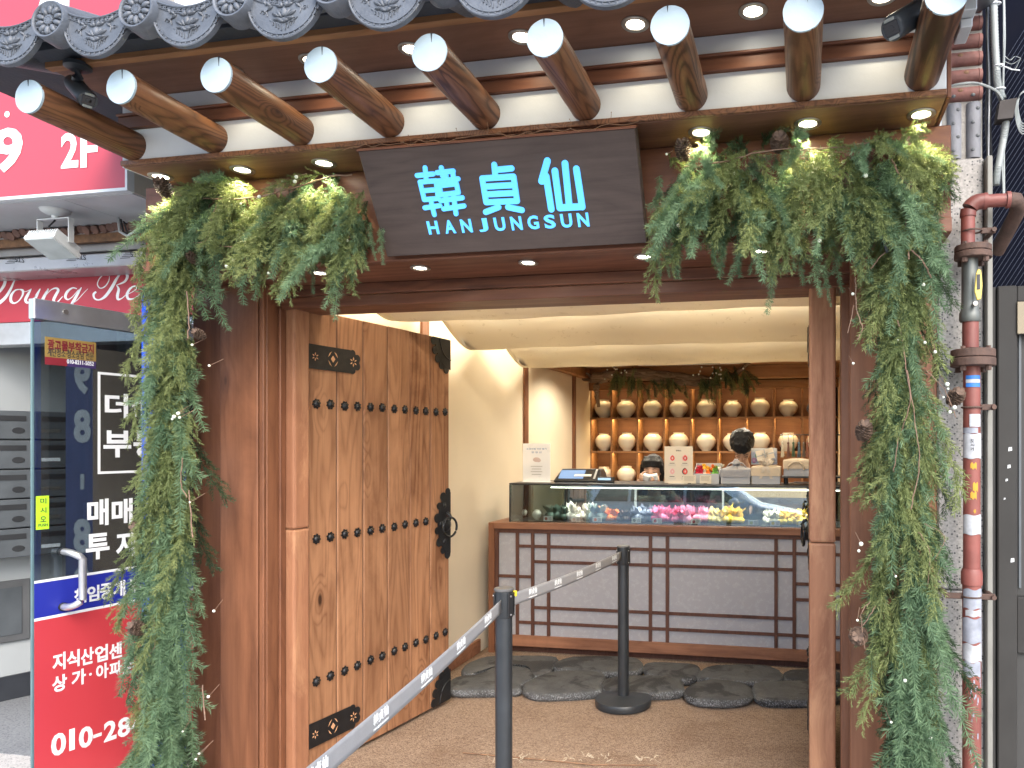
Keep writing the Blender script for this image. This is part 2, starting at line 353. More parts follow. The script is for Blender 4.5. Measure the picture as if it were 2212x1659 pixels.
# frayed mat seam: loose fibres
fb = MB()
for i in range(46):
    u = random.uniform(1050, 1420); p = atz(u, 1640 + random.uniform(-9, 8) - (u - 1050) * 0.005, 0.017); a = random.uniform(0, 6.28); L = random.uniform(0.008, 0.035)
    fb.tube([p, p + Vector((math.cos(a) * L * .5, math.sin(a) * L * .3, random.uniform(0.002, 0.012))), p + Vector((math.cos(a) * L, math.sin(a) * L * .6, random.uniform(0, 0.02)))], 0.0012, 4)
o = fb.build('loose_fibre', pm('pale_fibre', (0.62, 0.54, 0.40), 0.8), mt); o['kind'] = 'stuff'
sm = MB(); sm.tube([atz(1000, 1626, 0.016), atz(1160, 1640, 0.017), atz(1280, 1652, 0.016), atz(1420, 1653, 0.016)], 0.0035, 5)
sm.build('mat_seam', M_STRAW, mt, 60)
# interior shell
wl = MB().box(-2.45, -2.31, 2.95, 8.0, -0.1, 2.75).build('wall_left', M_WALL); struct(wl)
for y0, y1 in ((4.13, 4.21), (5.80, 5.88), (7.11, 7.19)): MB().box(-2.31, -2.292, y0, y1, 0.105, 2.60).build('wall_strip', M_PILLAR, wl, bevel=0.002)
MB().box(-2.31, -2.288, 2.96, 4.94, 0.0, 0.105).build('baseboard', M_COUNTER, wl, bevel=0.003)
wr = MB().box(0.33, 0.44, 2.95, 8.0, -0.1, 2.75).build('wall_right', M_WALL); struct(wr)
for y0 in (4.15, 5.8): MB().box(0.312, 0.33, y0, y0 + 0.08, 0.0, 2.60).build('wall_strip', M_PILLAR, wr, bevel=0.002)
wb = MB().box(-2.45, 0.44, 8.0, 8.1, -0.1, 2.75).build('wall_back', M_SHELFB); struct(wb)
cl = MB().box(-2.45, 0.44, 2.86, 8.1, 2.75, 2.85).build('ceiling', M_WALL); struct(cl)
M_CEILW = wood('ceiling_wood', (0.26, 0.115, 0.045), (0.50, 0.27, 0.12), 'X', knots=0.6)
dc = MB().box(-2.31, 0.33, 5.98, 8.0, 2.30, 2.33).build('dropped_ceiling', M_CEILW); struct(dc)
MB().box(-2.31, 0.33, 5.96, 6.06, 2.20, 2.299).build('beam', M_CEILW, dc, bevel=0.004)
MB().box(-2.31, 0.33, 7.46, 7.58, 2.17, 2.299).build('beam', M_CEILW, dc, bevel=0.004)
MB().box(-2.309, -2.23, 6.06, 7.74, 2.19, 2.299).build('beam', M_CEILW, dc, bevel=0.004)

# ================================================================== GATE FRAME
gate = thing('wooden_gate', 'brown stained timber gate frame with thick pillars and downlit header', 'gate', (-1.06, 2.8, 0))
def bx(name, x0, x1, y0, y1, z0, z1, m, par=gate, bev=0.003): return MB().box(x0, x1, y0, y1, z0, z1).build(name, m, par, bevel=bev)
# left pillar: core column, proud front plank, stepped jamb
bx('pillar', -2.60, -2.235, 2.735, 3.02, -0.02, 2.178, M_PILLAR)
xl = at(478, 900, 2.72).x
bx('pillar_plank', xl, -2.262, 2.712, 2.734, -0.018, 2.177, M_PILLAR)
bx('pillar_plank', -2.258, -2.2365, 2.716, 2.734, -0.018, 2.177, M_PILLAR)
bx('jamb', -2.234, -2.222, 2.80, 2.835, 0, 2.09, M_PILLAR); bx('jamb', -2.234, -2.210, 2.905, 3.02, 0, 2.09, M_PILLAR)
# right pillar
bx('pillar', 0.165, 0.455, 2.735, 3.02, -0.02, 2.178, M_PILLAR)
bx('pillar_plank', 0.156, 0.44, 2.712, 2.734, -0.018, 2.177, M_PILLAR)
bx('jamb', 0.128, 0.164, 2.80, 2.86, 0, 2.09, M_PILLAR); bx('jamb', 0.14, 0.164, 2.905, 3.02, 0, 2.09, M_PILLAR)
# header over the doors: two boards, the upper one stepped back, and the soffit with its lamps
bx('header_board', -2.235, 0.165, 2.795, 2.825, 2.135, 2.1795, M_BEAM); bx('header_board', -2.235, 0.165, 2.815, 3.0, 2.088, 2.134, M_BEAM)
DS = 2.18
bx('header_soffit', -2.60, 0.46, 2.50, 2.93, DS, DS + 0.02, M_BEAM, bev=0.002)
bx('header_beam', -2.60, 0.46, 2.502, 2.95, DS + 0.021, 2.529, M_BEAM)
bx('header_lip', -2.60, 0.46, 2.488, 2.501, DS + 0.001, DS + 0.05, M_BEAM)
# wall above, closing the shop
bx('upper_wall', -2.60, 0.455, 2.64, 2.95, 2.56, 3.4, M_WHITE)
ub = thing('unseen_sun_block', 'unseen upper building mass above the eave and signs, added to block sun', 'building', (-1.0, 6.0, 3.4))
bx('sun_block_mass', -14.0, 12.0, 3.42, 14.0, 4.25, 5.6, pm('render_plaster', (0.42, 0.40, 0.37), 0.8), ub)  # unseen mass above the eave, added to block sun from behind

# ================================================================== EAVE
LS = 2.53; US = 2.785; XE0, XE1 = -2.49, 0.41
eave = thing('tiled_eave', 'projecting tiled eave with round rafters above the gate', 'roof', (-1.05, 2.3, LS))
def be(name, *a, m=M_PLY, bev=0.002): return bx(name, *a, m, eave, bev)
be('lower_soffit', XE0, XE1, 2.302, 2.62, LS, LS + 0.018)
be('soffit_edge', XE0, XE1, 2.290, 2.3015, LS + 0.0015, LS + 0.02, m=M_RAFT)
be('fascia_board', XE0, XE1, 2.30, 2.33, LS + 0.0185, LS + 0.135, m=M_WHITE)
be('fascia_batten', XE0 - 0.004, XE1 + 0.003, 2.285, 2.33, LS + 0.1352, LS + 0.178, m=M_BEAM)
be('batten_lip', XE0 - 0.004, XE1 + 0.003, 2.275, 2.33, LS + 0.1782, LS + 0.187, m=M_BEAM)
be('fascia_board', XE0, XE1, 2.30, 2.33, LS + 0.1872, US - 0.0005, m=M_WHITE)
be('upper_soffit', XE0 - 0.05, XE1 + 0.05, 2.085, 2.34, US, US + 0.018)
be('eave_trim', XE0 - 0.05, XE1 + 0.05, 2.055, 2.084, US - 0.006, US + 0.03, m=M_SHELF)
be('eave_trim', XE0 - 0.07, XE1 + 0.05, 1.99, 2.054, US + 0.012, US + 0.05, m=M_TILED)
be('end_board', XE0 - 0.012, XE0 - 0.001, 2.31, 2.62, LS + 0.002, US - 0.002, m=M_WHITE)
be('end_board', XE1 + 0.0035, XE1 + 0.016, 2.31, 2.62, LS + 0.002, US - 0.002, m=M_BEAM)
# rafters
RX0, RX1 = -2.440, 0.342
raft_me = None
for i in range(9):
    x = RX0 + (RX1 - RX0) * i / 8; rr = 0.0525 + random.uniform(-0.0012, 0.0012); z = 2.606
    p0 = Vector((x, 1.925 + random.uniform(-0.006, 0.006), z + 0.008)); p1 = Vector((x, 2.36, z - 0.006))
    mb = MB()
    pts = [p0.lerp(p1, t / 8) + Vector((random.uniform(-1, 1), 0, random.uniform(-1, 1))) * 0.0008 for t in range(9)]
    mb.tube(pts, [rr * (1 + random.uniform(-0.012, 0.012)) for _ in range(9)], 28)
    rf = mb.build('rafter', M_RAFT, eave, 50)
    e = MB(); rg = []
    n = 34
    poly = [(x + math.cos(2 * math.pi * j / n) * rr * (1.005 + random.uniform(-0.012, 0.012)), p0.z + math.sin(2 * math.pi * j / n) * rr * (1.005 + random.uniform(-0.012, 0.012))) for j in range(n)]
    e.prism(poly, p0.y - 0.004, p0.y + 0.003).build('painted_end', M_ENDW, rf)
    ck = MB(); cx = x + random.uniform(-0.008, 0.012); L = random.uniform(0.018, 0.032)
    ck.prism([(cx - 0.0022, p0.z + rr + 0.001), (cx + 0.0005, p0.z + rr - L), (cx + 0.0026, p0.z + rr + 0.001)], p0.y - 0.0052, p0.y - 0.003).build('crack', M_PRINTD, rf)
# roof tiles -------------------------------------------------------
def round_end():
    mb = MB(); Ry = Matrix.Rotation(R(90), 4, 'X')                # lathe axis z -> -y
    mb.lathe([(0.0, -0.002), (0.050, -0.002), (0.051, 0.007), (0.054, 0.010), (0.058, 0.010), (0.0605, 0.006), (0.0605, -0.05)], 36, Ry)
    for k in range(10):
        a = 2 * math.pi * k / 10
        M = Matrix.Rotation(a, 4, 'Y') @ Matrix.Translation((0, -0.002, 0.0335))
        mb.ell((0, 0, 0), (0.0088, 0.0085, 0.0155), 8, 6, M)
        mb.ell((0, 0, 0.010), (0.0022, 0.0075, 0.0062), 6, 4, Matrix.Rotation(a + math.pi / 10, 4, 'Y') @ Matrix.Translation((0, -0.002, 0.0335)))
    mb.lathe([(0.0, 0.007), (0.0145, 0.007), (0.016, 0.005), (0.0165, 0.0)], 20, Ry)
    for k in range(8): a = 2 * math.pi * k / 8; mb.ell((0.009 * math.cos(a), -0.0075, 0.009 * math.sin(a)), 0.0018, 6, 4)
    for k in range(16): a = 2 * math.pi * k / 16; mb.ell((0.0165 * math.cos(a), -0.005, 0.0165 * math.sin(a)), 0.0017, 5, 4)
    return mb.mesh('round_tile', M_TILE, 50)
def crescent():
    mb = MB(); W2 = 0.122
    top = [(x, -0.010 - 0.034 * (1 - (x / W2) ** 2)) for x in [W2 * (-1 + 2 * i / 16) for i in range(17)]]
    bot = []
    for i in range(21):
        t = math.pi * i / 20; x = W2 * 1.02 * math.cos(t); z = -0.018 - 0.150 * math.sin(t) ** 0.85 if 0 < i < 20 else -0.016; bot.append((x, z))
    mb.prism(top + bot, -0.006, 0.006)
    f = -0.0075
    mb.tube([(x * 0.985, f, z + 0.003) for x, z in bot], 0.0035, 6); mb.tube([(x * 0.90, f, -0.018 - (-0.018 - z) * 0.90) for x, z in bot[1:-1]], 0.0016, 5)
    mb.tube([(x, f, z - 0.003) for x, z in top], 0.0032, 6); mb.tube([(x * 0.93, f, z - 0.021) for x, z in top], 0.0020, 5)
    for i in range(1, 13):                                            # meander band
        x = W2 * 0.9 * (-1 + 2 * i / 13); z = -0.010 - 0.034 * (1 - (x / W2) ** 2) - 0.012
        mb.box(x - 0.0055, x + 0.004, f - 0.002, f + 0.003, z + 0.0022, z + 0.0042); mb.box(x - 0.004, x + 0.0055, f - 0.002, f + 0.003, z - 0.0044, z - 0.0024)
        mb.box(x - 0.001, x + 0.001, f - 0.002, f + 0.003, z - 0.003, z + 0.003)
    for i in range(3, 18):                                            # short bars round the rim
        x, z = bot[i]; mb.ell((x * 0.945, f, -0.018 + (z + 0.018) * 0.945 + 0.001), (0.003, 0.003, 0.0045), 5, 4)
    def petal(x, z, a, l, w): mb.ell((0, 0, 0), (w, 0.0065, l), 8, 6, Matrix.Translation((x, f + 0.001, z)) @ Matrix.Rotation(a, 4, 'Y'))
    cx, cz = 0, -0.098
    petal(cx, cz + 0.010, 0, 0.014, 0.010)
    for s in (-1, 1):
        petal(s * 0.014, cz + 0.006, s * 0.6, 0.014, 0.006); petal(s * 0.026, cz + 0.004, s * 1.05, 0.015, 0.005); petal(s * 0.020, cz - 0.010, s * 1.5, 0.016, 0.005); petal(s * 0.008, cz - 0.016, s * 1.2, 0.011, 0.005)
        petal(s * 0.018, -0.068, s * 1.2, 0.012, 0.005); petal(s * 0.008, -0.066, s * 0.4, 0.009, 0.006); petal(s * 0.050, -0.060, s * 0.9, 0.011, 0.005); petal(s * 0.060, -0.055, s * 0.2, 0.009, 0.004); petal(s * 0.044, -0.072, s * 2.2, 0.010, 0.004)
        mb.tube([(s * (0.066 + 0.010 * math.exp(-t * .25) * math.cos(t)), f, -0.083 + 0.010 * math.exp(-t * .25) * math.sin(t)) for t in [q * 0.5 for q in range(18)]], 0.0017, 5)
        mb.tube([(s * 0.034, f, -0.055), (s * 0.046, f, -0.068), (s * 0.056, f, -0.082), (s * 0.052, f, -0.096)], 0.0017, 5)
        for q in range(4): mb.tube([(s * (0.006 + 0.009 * q), f, -0.142 + 0.006 * q), (s * (0.007 + 0.010 * q), f, -0.130 + 0.006 * q), (s * (0.012 + 0.011 * q), f, -0.121 + 0.005 * q)], 0.0019, 5)
    return mb.mesh('crescent_tile', M_TILE, 50)
SL = R(17)
cov = MB(); d = Vector((0, math.cos(SL), math.sin(SL)))
for k in range(3): cov.tube([Vector((0, 0.012, 0)) + d * (0.30 * k), Vector((0, 0.012, 0)) + d * (0.30 * k + 0.299)], [0.0585, 0.0545], 20)
cov_me = cov.mesh('cover_tile', M_TILE, 50)
pan = MB()
def panf(a, b):
    x = 0.16 * (-1 + 2 * a); p = d * (0.9 * b); return (x, p.y - 0.002, p.z - 0.010 - 0.036 * (1 - (x / 0.16) ** 2) + 0.002)
pan.grid(panf, 14, 3); pan_me = pan.mesh('pan_tile', M_TILE, 180)
re_me, cr_me = round_end(), crescent()
TY, TZ, TP = 1.85, 2.785, 0.3215
for i in range(9):
    x = -2.268 + TP * i
    o = put('round_tile', re_me, eave); o.matrix_basis = Matrix.Translation((x, TY + random.uniform(-.004, .004), TZ - 0.014 * (x + 1.48) + random.uniform(-.003, .003))) @ Matrix.Rotation(random.uniform(-.06, .06), 4, 'Y') @ Matrix.Rotation(-0.10, 4, 'X')
    o = put('cover_tile', cov_me, eave); o.matrix_basis = Matrix.Translation((x, TY, TZ - 0.014 * (x + 1.48)))
for i in range(-1, 9):
    x = -2.268 + TP * (i + 0.5)
    o = put('crescent_tile', cr_me, eave); o.matrix_basis = Matrix.Translation((x, TY + 0.02, TZ + 0.042 - 0.0215 * (x + 1.48) + random.uniform(-.003, .003))) @ Matrix.Rotation(random.uniform(-.02, .02), 4, 'Y') @ Matrix.Rotation(-0.05, 4, 'X')
    o = put('pan_tile', pan_me, eave); o.matrix_basis = Matrix.Translation((x, TY + 0.026, TZ + 0.042 - 0.0215 * (x + 1.48))); 
    s_ = o.modifiers.new('t', 'SOLIDIFY'); s_.thickness = 0.014
# leftmost cover tile without an end disc, seen from the side
o = put('cover_tile', cov_me, eave); o.matrix_basis = Matrix.Translation((-2.268 - TP, TY + 0.02, TZ))
be('roof_deck', -3.0, 0.46, 1.99, 3.2, US + 0.052, US + 0.09, m=M_TILED)

# ================================================================== DOWNLIGHTS
def downlight(p, r, label, group, energy, angle=110, col=(1, 0.80, 0.50)):
    t = thing('downlight', label, 'downlight', p, 0, group)
    M = Matrix.Rotation(math.pi, 4, 'X')
    MB().lathe([(r * 0.62, -0.001), (r * 0.66, 0.004), (r * 0.95, 0.0055), (r, 0.003), (r, 0.0002)], 36, M).build('trim_ring', M_RING, t, 60, local=True)
    MB().lathe([(0.0, 0.0012), (r * 0.45, 0.0012), (r * 0.61, 0.0006)], 28, M).build('lens', M_LENS, t, 60, local=True)
    spot('lamp', Vector(p) + Vector((0, 0, -0.012)), energy, col, angle, 0.7, 0.025, parent=t)
ords = ['first', 'second', 'third', 'fourth', 'fifth', 'sixth', 'seventh', 'eighth', 'ninth', 'tenth']
lows = [(338, 377), (515, 362), (695, 349), (1517, 292), (1745, 273), (1986, 258)]
lab = ['lit round downlight at the left end of the soffit over the garland', 'lit round downlight, second from the left end over the left garland', 'lit round downlight in the soffit just left of the sign board',
       'lit round downlight in the soffit just right of the sign board', 'lit round downlight in the soffit over the middle of the right garland', 'lit round downlight at the right end of the soffit above the garland corner']
for (u, v), l in zip(lows, lab):
    p = atz(u, v, LS - 0.0008); p.y = 2.405; downlight(p, 0.043, l, 'downlights under the lower soffit', 8.0, 95, (1, 0.86, 0.52))
ups = [(480, 140), (665, 122), (887, 103), (1128, 80), (1375, 58), (1628, 33), (1903, 8)]
for i, (u, v) in enumerate(ups):
    p = atz(u, v, US - 0.0008); p.y = 2.19
    downlight(p, 0.043, 'lit round downlight under the eave between rafters, %s from the left' % ords[i], 'downlights between the rafters', 0.55, 120, (1, 0.80, 0.5))
drs = [(685, 587), (905, 577), (1140, 566), (1390, 553), (1645, 537)]
for i, (u, v) in enumerate(drs):
    p = atz(u, v, DS - 0.0008); p.y = 2.60
    downlight(p, 0.038, 'small lit downlight in the header above the doorway, %s from the left' % ords[i], 'downlights over the doorway', 1.2, 110)

# ================================================================== SHOP SIGN
sA = Vector((-1.502, 2.272, 2.502)); sB = Vector((-0.531, 2.272, 2.502)); sC = Vector((-1.502, 2.450, 2.186))
sx = Vector((1, 0, 0)); sy = (sA - sC).normalized(); sn = sx.cross(sy)          # sn points to the street
sign = thing('shop_sign', 'dark wood shop sign board with glowing blue characters tilted over the doorway', 'sign', (-1.016, 2.45, 2.19))
Ms = Matrix((( sx.x, sy.x, sn.x, sC.x), (sx.y, sy.y, sn.y, sC.y), (sx.z, sy.z, sn.z, sC.z), (0, 0, 0, 1)))
LH = (sA - sC).length
MB().box(0, 0.971, 0, LH, -0.045, 0, Ms).build('board', M_SIGN, sign, bevel=0.002)
MB().box(-0.004, 0.975, LH + 0.0004, LH + 0.006, -0.047, 0.002, Ms).build('edge_trim', M_BEAM, sign)
M_BLUE = emat('sign_glow', (0.085, 0.40, 0.92), 0.30)
M_HALO = emat('sign_letter_side', (0.35, 0.75, 1.0), 1.2)
def onsign(u, v): return atp(u, v, sC, sn)
GLY = {'han': [(525, 1030, 532, 1105), (476, 1078, 574, 1068), (494, 1118, 520, 1226), (494, 1118, 592, 1110), (592, 1110, 606, 1218), (508, 1172, 598, 1164), (520, 1226, 606, 1218), (524, 1276, 616, 1262), (560, 1226, 582, 1318),
               (625, 1030, 632, 1078), (600, 1060, 698, 1050), (694, 1052, 702, 1100), (652, 1060, 656, 1100), (598, 1112, 728, 1098), (612, 1140, 624, 1196), (612, 1140, 718, 1128), (718, 1128, 730, 1182), (624, 1196, 730, 1182), (622, 1232, 754, 1214), (652, 1204, 660, 1262), (640, 1282, 764, 1264), (700, 1196, 716, 1312)],
       'jung': [(950, 1012, 956, 1084), (954, 1044, 1056, 1034), (876, 1096, 1068, 1084), (876, 1096, 900, 1242), (1068, 1084, 1090, 1234), (900, 1242, 1090, 1234), (892, 1146, 1074, 1136), (896, 1194, 1082, 1184), (898, 1302, 976, 1272), (1034, 1272, 1120, 1290)],
       'sun': [(1276, 988, 1240, 1112), (1240, 1112, 1268, 1108), (1268, 1082, 1300, 1284), (1322, 1050, 1352, 1276), (1384, 1004, 1410, 1264), (1454, 1038, 1490, 1270), (1352, 1276, 1490, 1268)]}
zw = lambda x, y: onsign(734.4 + .35156 * x, .35156 * y)
Msi = Ms.inverted()
for nm, st in GLY.items():
    mb = MB()
    for k, (xa, ya, xb, yb) in enumerate(st):
        a = Msi @ zw(xa, ya); b = Msi @ zw(xb, yb); dx, dy = b.x - a.x, b.y - a.y; L = math.hypot(dx, dy); dx /= L; dy /= L; hw = (0.0082 if nm == 'han' else 0.0098 if nm == 'jung' else 0.0112)
        P_ = []
        for q in range(9): t = math.pi / 2 + math.pi * q / 8; P_.append((a.x + hw * (math.cos(t) * dx - math.sin(t) * dy), a.y + hw * (math.cos(t) * dy + math.sin(t) * dx)))
        for q in range(9): t = -math.pi / 2 + math.pi * q / 8; P_.append((b.x + hw * (math.cos(t) * dx - math.sin(t) * dy), b.y + hw * (math.cos(t) * dy + math.sin(t) * dx)))
        n = len(P_); z = 0.004 + 0.00012 * k
        mb.add([(x, y, 0.0003) for x, y in P_] + [(x, y, z) for x, y in P_], [tuple(reversed(range(n))), tuple(range(n, 2 * n))] + [(i, (i + 1) % n, (i + 1) % n + n, i + n) for i in range(n)], Ms)
    mb.build('character', M_BLUE, sign)
for i, ch in enumerate('HANJUNGSUN'):
    u = 936 + (1260 - 936) * i / 9; v = 491.5 - (u - 936) * 0.052
    c = onsign(u, v) + sn * 0.002; text('letter', ch, M_BLUE, sign, c, sx, sy, 0.040 if ch != 'J' else 0.034, 0.046, bold=0.028, depth=0.0018)
# withered fairy-light vine along the sign's top edge
vn = thing('wire_vine', 'thin brown wire vine of fairy lights along the top of the sign board', 'light string', (-1.0, 2.27, 2.51))
p = []
for i in range(40):
    u = 740 + 640 * i / 39; v = 322 - 54 * i / 39 + random.uniform(-7, 5); p.append(at(u, v, 2.262 + random.uniform(-0.008, 0.004)))
MB().tube(p, 0.0011, 5).build('stem', M_STRAW, vn)
for i in range(26):
    q = random.choice(p); e = q + Vector((random.uniform(-.03, .03), random.uniform(-.02, 0), random.uniform(-0.008, 0.035)))
    MB().tube([q, q.lerp(e, .5) + Vector((0.004, 0, 0.003)), e], 0.0007, 4).ell(e, 0.0018, 6, 4).build('bud', M_STRAW, vn)

# ================================================================== GATE DOORS
LW, LHT = 1.08, 2.075
M_INLAY = pm('bare_wood_inlay', (0.50, 0.28, 0.15), 0.6, var=0.15)
def flower(mb, cx, cz, r, y0, y1, n=8, deep=0.26):
    pts = []
    for j in range(48):
        a = 2 * math.pi * j / 48; rr = r * (1 - deep * (0.5 + 0.5 * math.cos(n * a + math.pi))); pts.append((cx + rr * math.cos(a), cz + rr * math.sin(a)))
    mb.prism(pts, y0, y1)
studm = MB(); flower(studm, 0, 0, 0.024, -0.004, 0.0); studm.lathe([(0.015, 0.003), (0.013, 0.008), (0.008, 0.012), (0.0, 0.0135)], 14, Matrix.Rotation(R(90), 4, 'X')); stud_me = studm.mesh('stud', M_IRON, 40)
def scroll(mb, pts, s, y0, y1):
    """iron plate edged with scroll lobes: base polygon plus round lobes with curled tips along the edge"""
    for (x, z, r) in pts:
        n = 14; mb.prism([(s * x + r * math.cos(2 * math.pi * k / n), z + r * math.sin(2 * math.pi * k / n)) for k in range(n)], y0 - 0.0003 * (pts.index((x, z, r)) + 1), y1)
def gate_door(label, hinge, direction, s, th=0.032):
    """s=-1: decorated face towards local -y, s=+1: towards local +y"""
    ang = math.atan2(direction[1], direction[0])
    t = thing('gate_door', label, 'door', (hinge[0], hinge[1], 0.03), ang)
    F = s * 0.0216                                                    # face plane
    def face_prism(fn, name, m, par=t, lift=0.0, sm=0):
        mb = MB(); fn(mb); 
        vs = [(x, F + s * lift + s * y, z) for x, y, z in mb.v]; mb.v = vs
        if s > 0: mb.f = [tuple(reversed(f)) for f in mb.f]
        return mb.build(name, m, par, sm, local=True)
    # hinge stile
    MB().box(-0.036, 0.050, -th, th, 1.10, LHT + 0.01).build('stile', M_STILE, t, bevel=0.010, local=True, seg=2)
    MB().box(-0.036, 0.050, -th, th, -0.02, 1.0985).build('stile', M_STILE, t, bevel=0.010, local=True, seg=2)
    n = 6; x0 = 0.052; pw = (LW - x0) / n; prng = random.Random(5)
    for i in range(n):
        o = MB().box(x0 + pw * i + 0.0030, x0 + pw * (i + 1) - 0.0030, -0.020 + prng.uniform(-.0015, .0015), 0.020 + prng.uniform(-.0015, .0015), 0, LHT).build('plank', M_DOOR, t, bevel=0.004, local=True)
    MB().box(x0, LW - 0.001, -0.012, 0.012, 0.002, LHT - 0.002).build('core', M_PRINTD, t, local=True)
    for zr in (0.40, 1.045, 1.655):
        for i in range(n):
            if zr == 1.045 and i == n - 1: continue
            for fx in (0.26, 0.74):
                o = put('stud', stud_me, t, local=True); x = x0 + pw * (i + fx)
                o.matrix_basis = Matrix.Translation((x, F, zr + random.uniform(-.003, .003))) @ (Matrix.Rotation(math.pi, 4, 'Z') if s > 0 else Matrix.Identity(4)) @ Matrix.Rotation(random.uniform(0, .7), 4, 'Y')
    for zc in (0.165, 1.865):                                           # strap hinges with pierced motifs
        def strap(mb):
            mb.prism([(0.022, zc - 0.055), (0.30, zc - 0.055), (0.305, zc - 0.04), (0.305, zc + 0.04), (0.30, zc + 0.055), (0.022, zc + 0.055)], 0.0, 0.004)
            for q, (x, z, r) in enumerate(((0.318, zc, 0.040), (0.315, zc + 0.040, 0.018), (0.315, zc - 0.040, 0.018), (0.345, zc + 0.018, 0.020), (0.345, zc - 0.018, 0.020))):
                mb.prism([(x + r * math.cos(2 * math.pi * k / 16), z + r * math.sin(2 * math.pi * k / 16)) for k in range(16)], 0.0, 0.0036 - 0.0002 * q)
        st = face_prism(strap, 'strap_hinge', M_IRON, lift=0.002)
        MB().box(-0.01, 0.0215, F - 0.004, F + 0.004, zc - 0.055, zc + 0.055).build('hinge_wrap', M_IRON, t, local=True)
        def holes(mb):
            for k in range(6):
                for cx in (0.085, 0.318):
                    a = 2 * math.pi * k / 6 + 0.5; l = 0.020 if cx < .2 else 0.024
                    q = [(0.28, 0), (0.6, 0.16), (1, 0), (0.6, -0.16)]
                    mb.prism([(cx + l * (x * math.cos(a) - z * math.sin(a)), zc + l * (x * math.sin(a) + z * math.cos(a))) for x, z in q], 0.0, 0.0008)
            cx = 0.19; mb.prism([(cx, zc - 0.016), (cx + 0.013, zc), (cx, zc + 0.016), (cx - 0.013, zc)], 0, 0.0008)
            for sx_ in (-1, 1):
                for sz_ in (-1, 1): mb.prism([(cx + sx_ * 0.008, zc + sz_ * 0.034), (cx + sx_ * 0.020, zc + sz_ * 0.026), (cx + sx_ * 0.029, zc + sz_ * 0.008), (cx + sx_ * 0.020, zc + sz_ * 0.017)][::(1 if sx_ * sz_ > 0 else -1)], 0, 0.0008)
        face_prism(holes, 'pierced_motif', M_INLAY, st, 0.0062)
    E = LW + 0.001
    def corner(mb, zc, dz):
        R0 = 0.150
        arc = [(E, zc), (E - R0 * 0.95, zc)] + [(E - R0 * math.cos(a) * 0.95, zc + dz * R0 * 1.12 * math.sin(a)) for a in [math.pi / 2 * k / 9 for k in range(1, 9)]] + [(E, zc + dz * R0 * 1.15)]
        mb.prism(arc if dz < 0 else arc[::-1], 0.0, 0.004)
        for q, a in enumerate([0.12, 0.42, 0.72, 1.02, 1.32]):
            rr = 0.024; x = E - (R0 + 0.006) * math.cos(a) * 0.98; z = zc + dz * (R0 + 0.012) * 1.1 * math.sin(a)
            mb.prism([(x + rr * math.cos(2 * math.pi * k / 14), z + rr * math.sin(2 * math.pi * k / 14)) for k in range(14)], 0.0, 0.0036 - 0.0002 * q)
    for zc, dz in ((0.004, 1), (LHT - 0.004, -1)):
        cp = face_prism(lambda mb: corner(mb, zc, dz), 'corner_plate', M_IRON, lift=0.002)
        def rib(mb): mb.tube([(E - 0.10 * math.cos(a), 0.0, zc + dz * 0.115 * math.sin(a)) for a in [math.pi / 2 * k / 10 for k in range(11)]], 0.004, 6)
        face_prism(rib, 'rib', M_IRON, cp, 0.006, 60)
    zc = 1.02                                                            # half of the lock plate, scalloped, with ring pull
    def lock(mb):
        arc = [(E - 0.115 * math.sin(a), zc + 0.175 * math.cos(a)) for a in [math.pi * k / 20 for k in range(21)]]
        mb.prism(arc[::-1], 0, 0.004)
        for q in range(8):
            a = math.pi * (q + 0.5) / 8; rr = 0.026 if q % 2 else 0.021; x = E - 0.122 * math.sin(a); z = zc + 0.183 * math.cos(a)
            if x + rr > E: x = E - rr
            mb.prism([(x + rr * math.cos(2 * math.pi * k / 14), z + rr * math.sin(2 * math.pi * k / 14)) for k in range(14)], 0.0, 0.0037 - 0.0002 * q)
    lp = face_prism(lock, 'lock_plate', M_IRON, lift=0.002)
    def boss(mb):
        for a in (0.7, 1.57, 2.45): mb.ell((E - 0.088 * math.sin(a), 0.0, zc + 0.135 * math.cos(a)), (0.012, 0.006, 0.016), 10, 6)
        mb.lathe([(0.04, 0.0), (0.036, 0.008), (0.02, 0.014), (0, 0.016)], 20, Matrix.Translation((E - 0.042, 0, zc - 0.01)) @ Matrix.Rotation(R(90), 4, 'X'))
        mb.tube([(E - 0.04, -0.004, zc + 0.058), (E - 0.04, -0.020, zc + 0.052), (E - 0.04, -0.030, zc + 0.032), (E - 0.04, -0.022, zc + 0.016)], [0.009, 0.010, 0.009, 0.006], 10)
    face_prism(lambda mb: (boss(mb), setattr(mb, 'v', [(x, -y, z) for x, y, z in mb.v]), setattr(mb, 'f', [tuple(reversed(f)) for f in mb.f])), 'boss', M_IRON, lp, 0.006, 50)
    rg = MB(); cz = zc - 0.022; rr = 0.055
    rg.tube([(E - 0.04 + rr * math.cos(a), F + s * (0.030 + 0.006 * math.cos(a)), cz + rr * math.sin(a)) for a in [2 * math.pi * k / 32 for k in range(33)]], 0.0065, 10, False)
    rg.build('ring_pull', M_IRON, lp, 180, local=True)
    return t
gate_door('left timber gate door of six planks standing open, black studs and strap hinges', (-2.205, 2.872), (0.158, 1.0), -1)
gate_door('right timber gate door folded open and seen edge-on as a tall post', (0.0625, 2.868), (-0.022, 1.0), 1, 0.049)
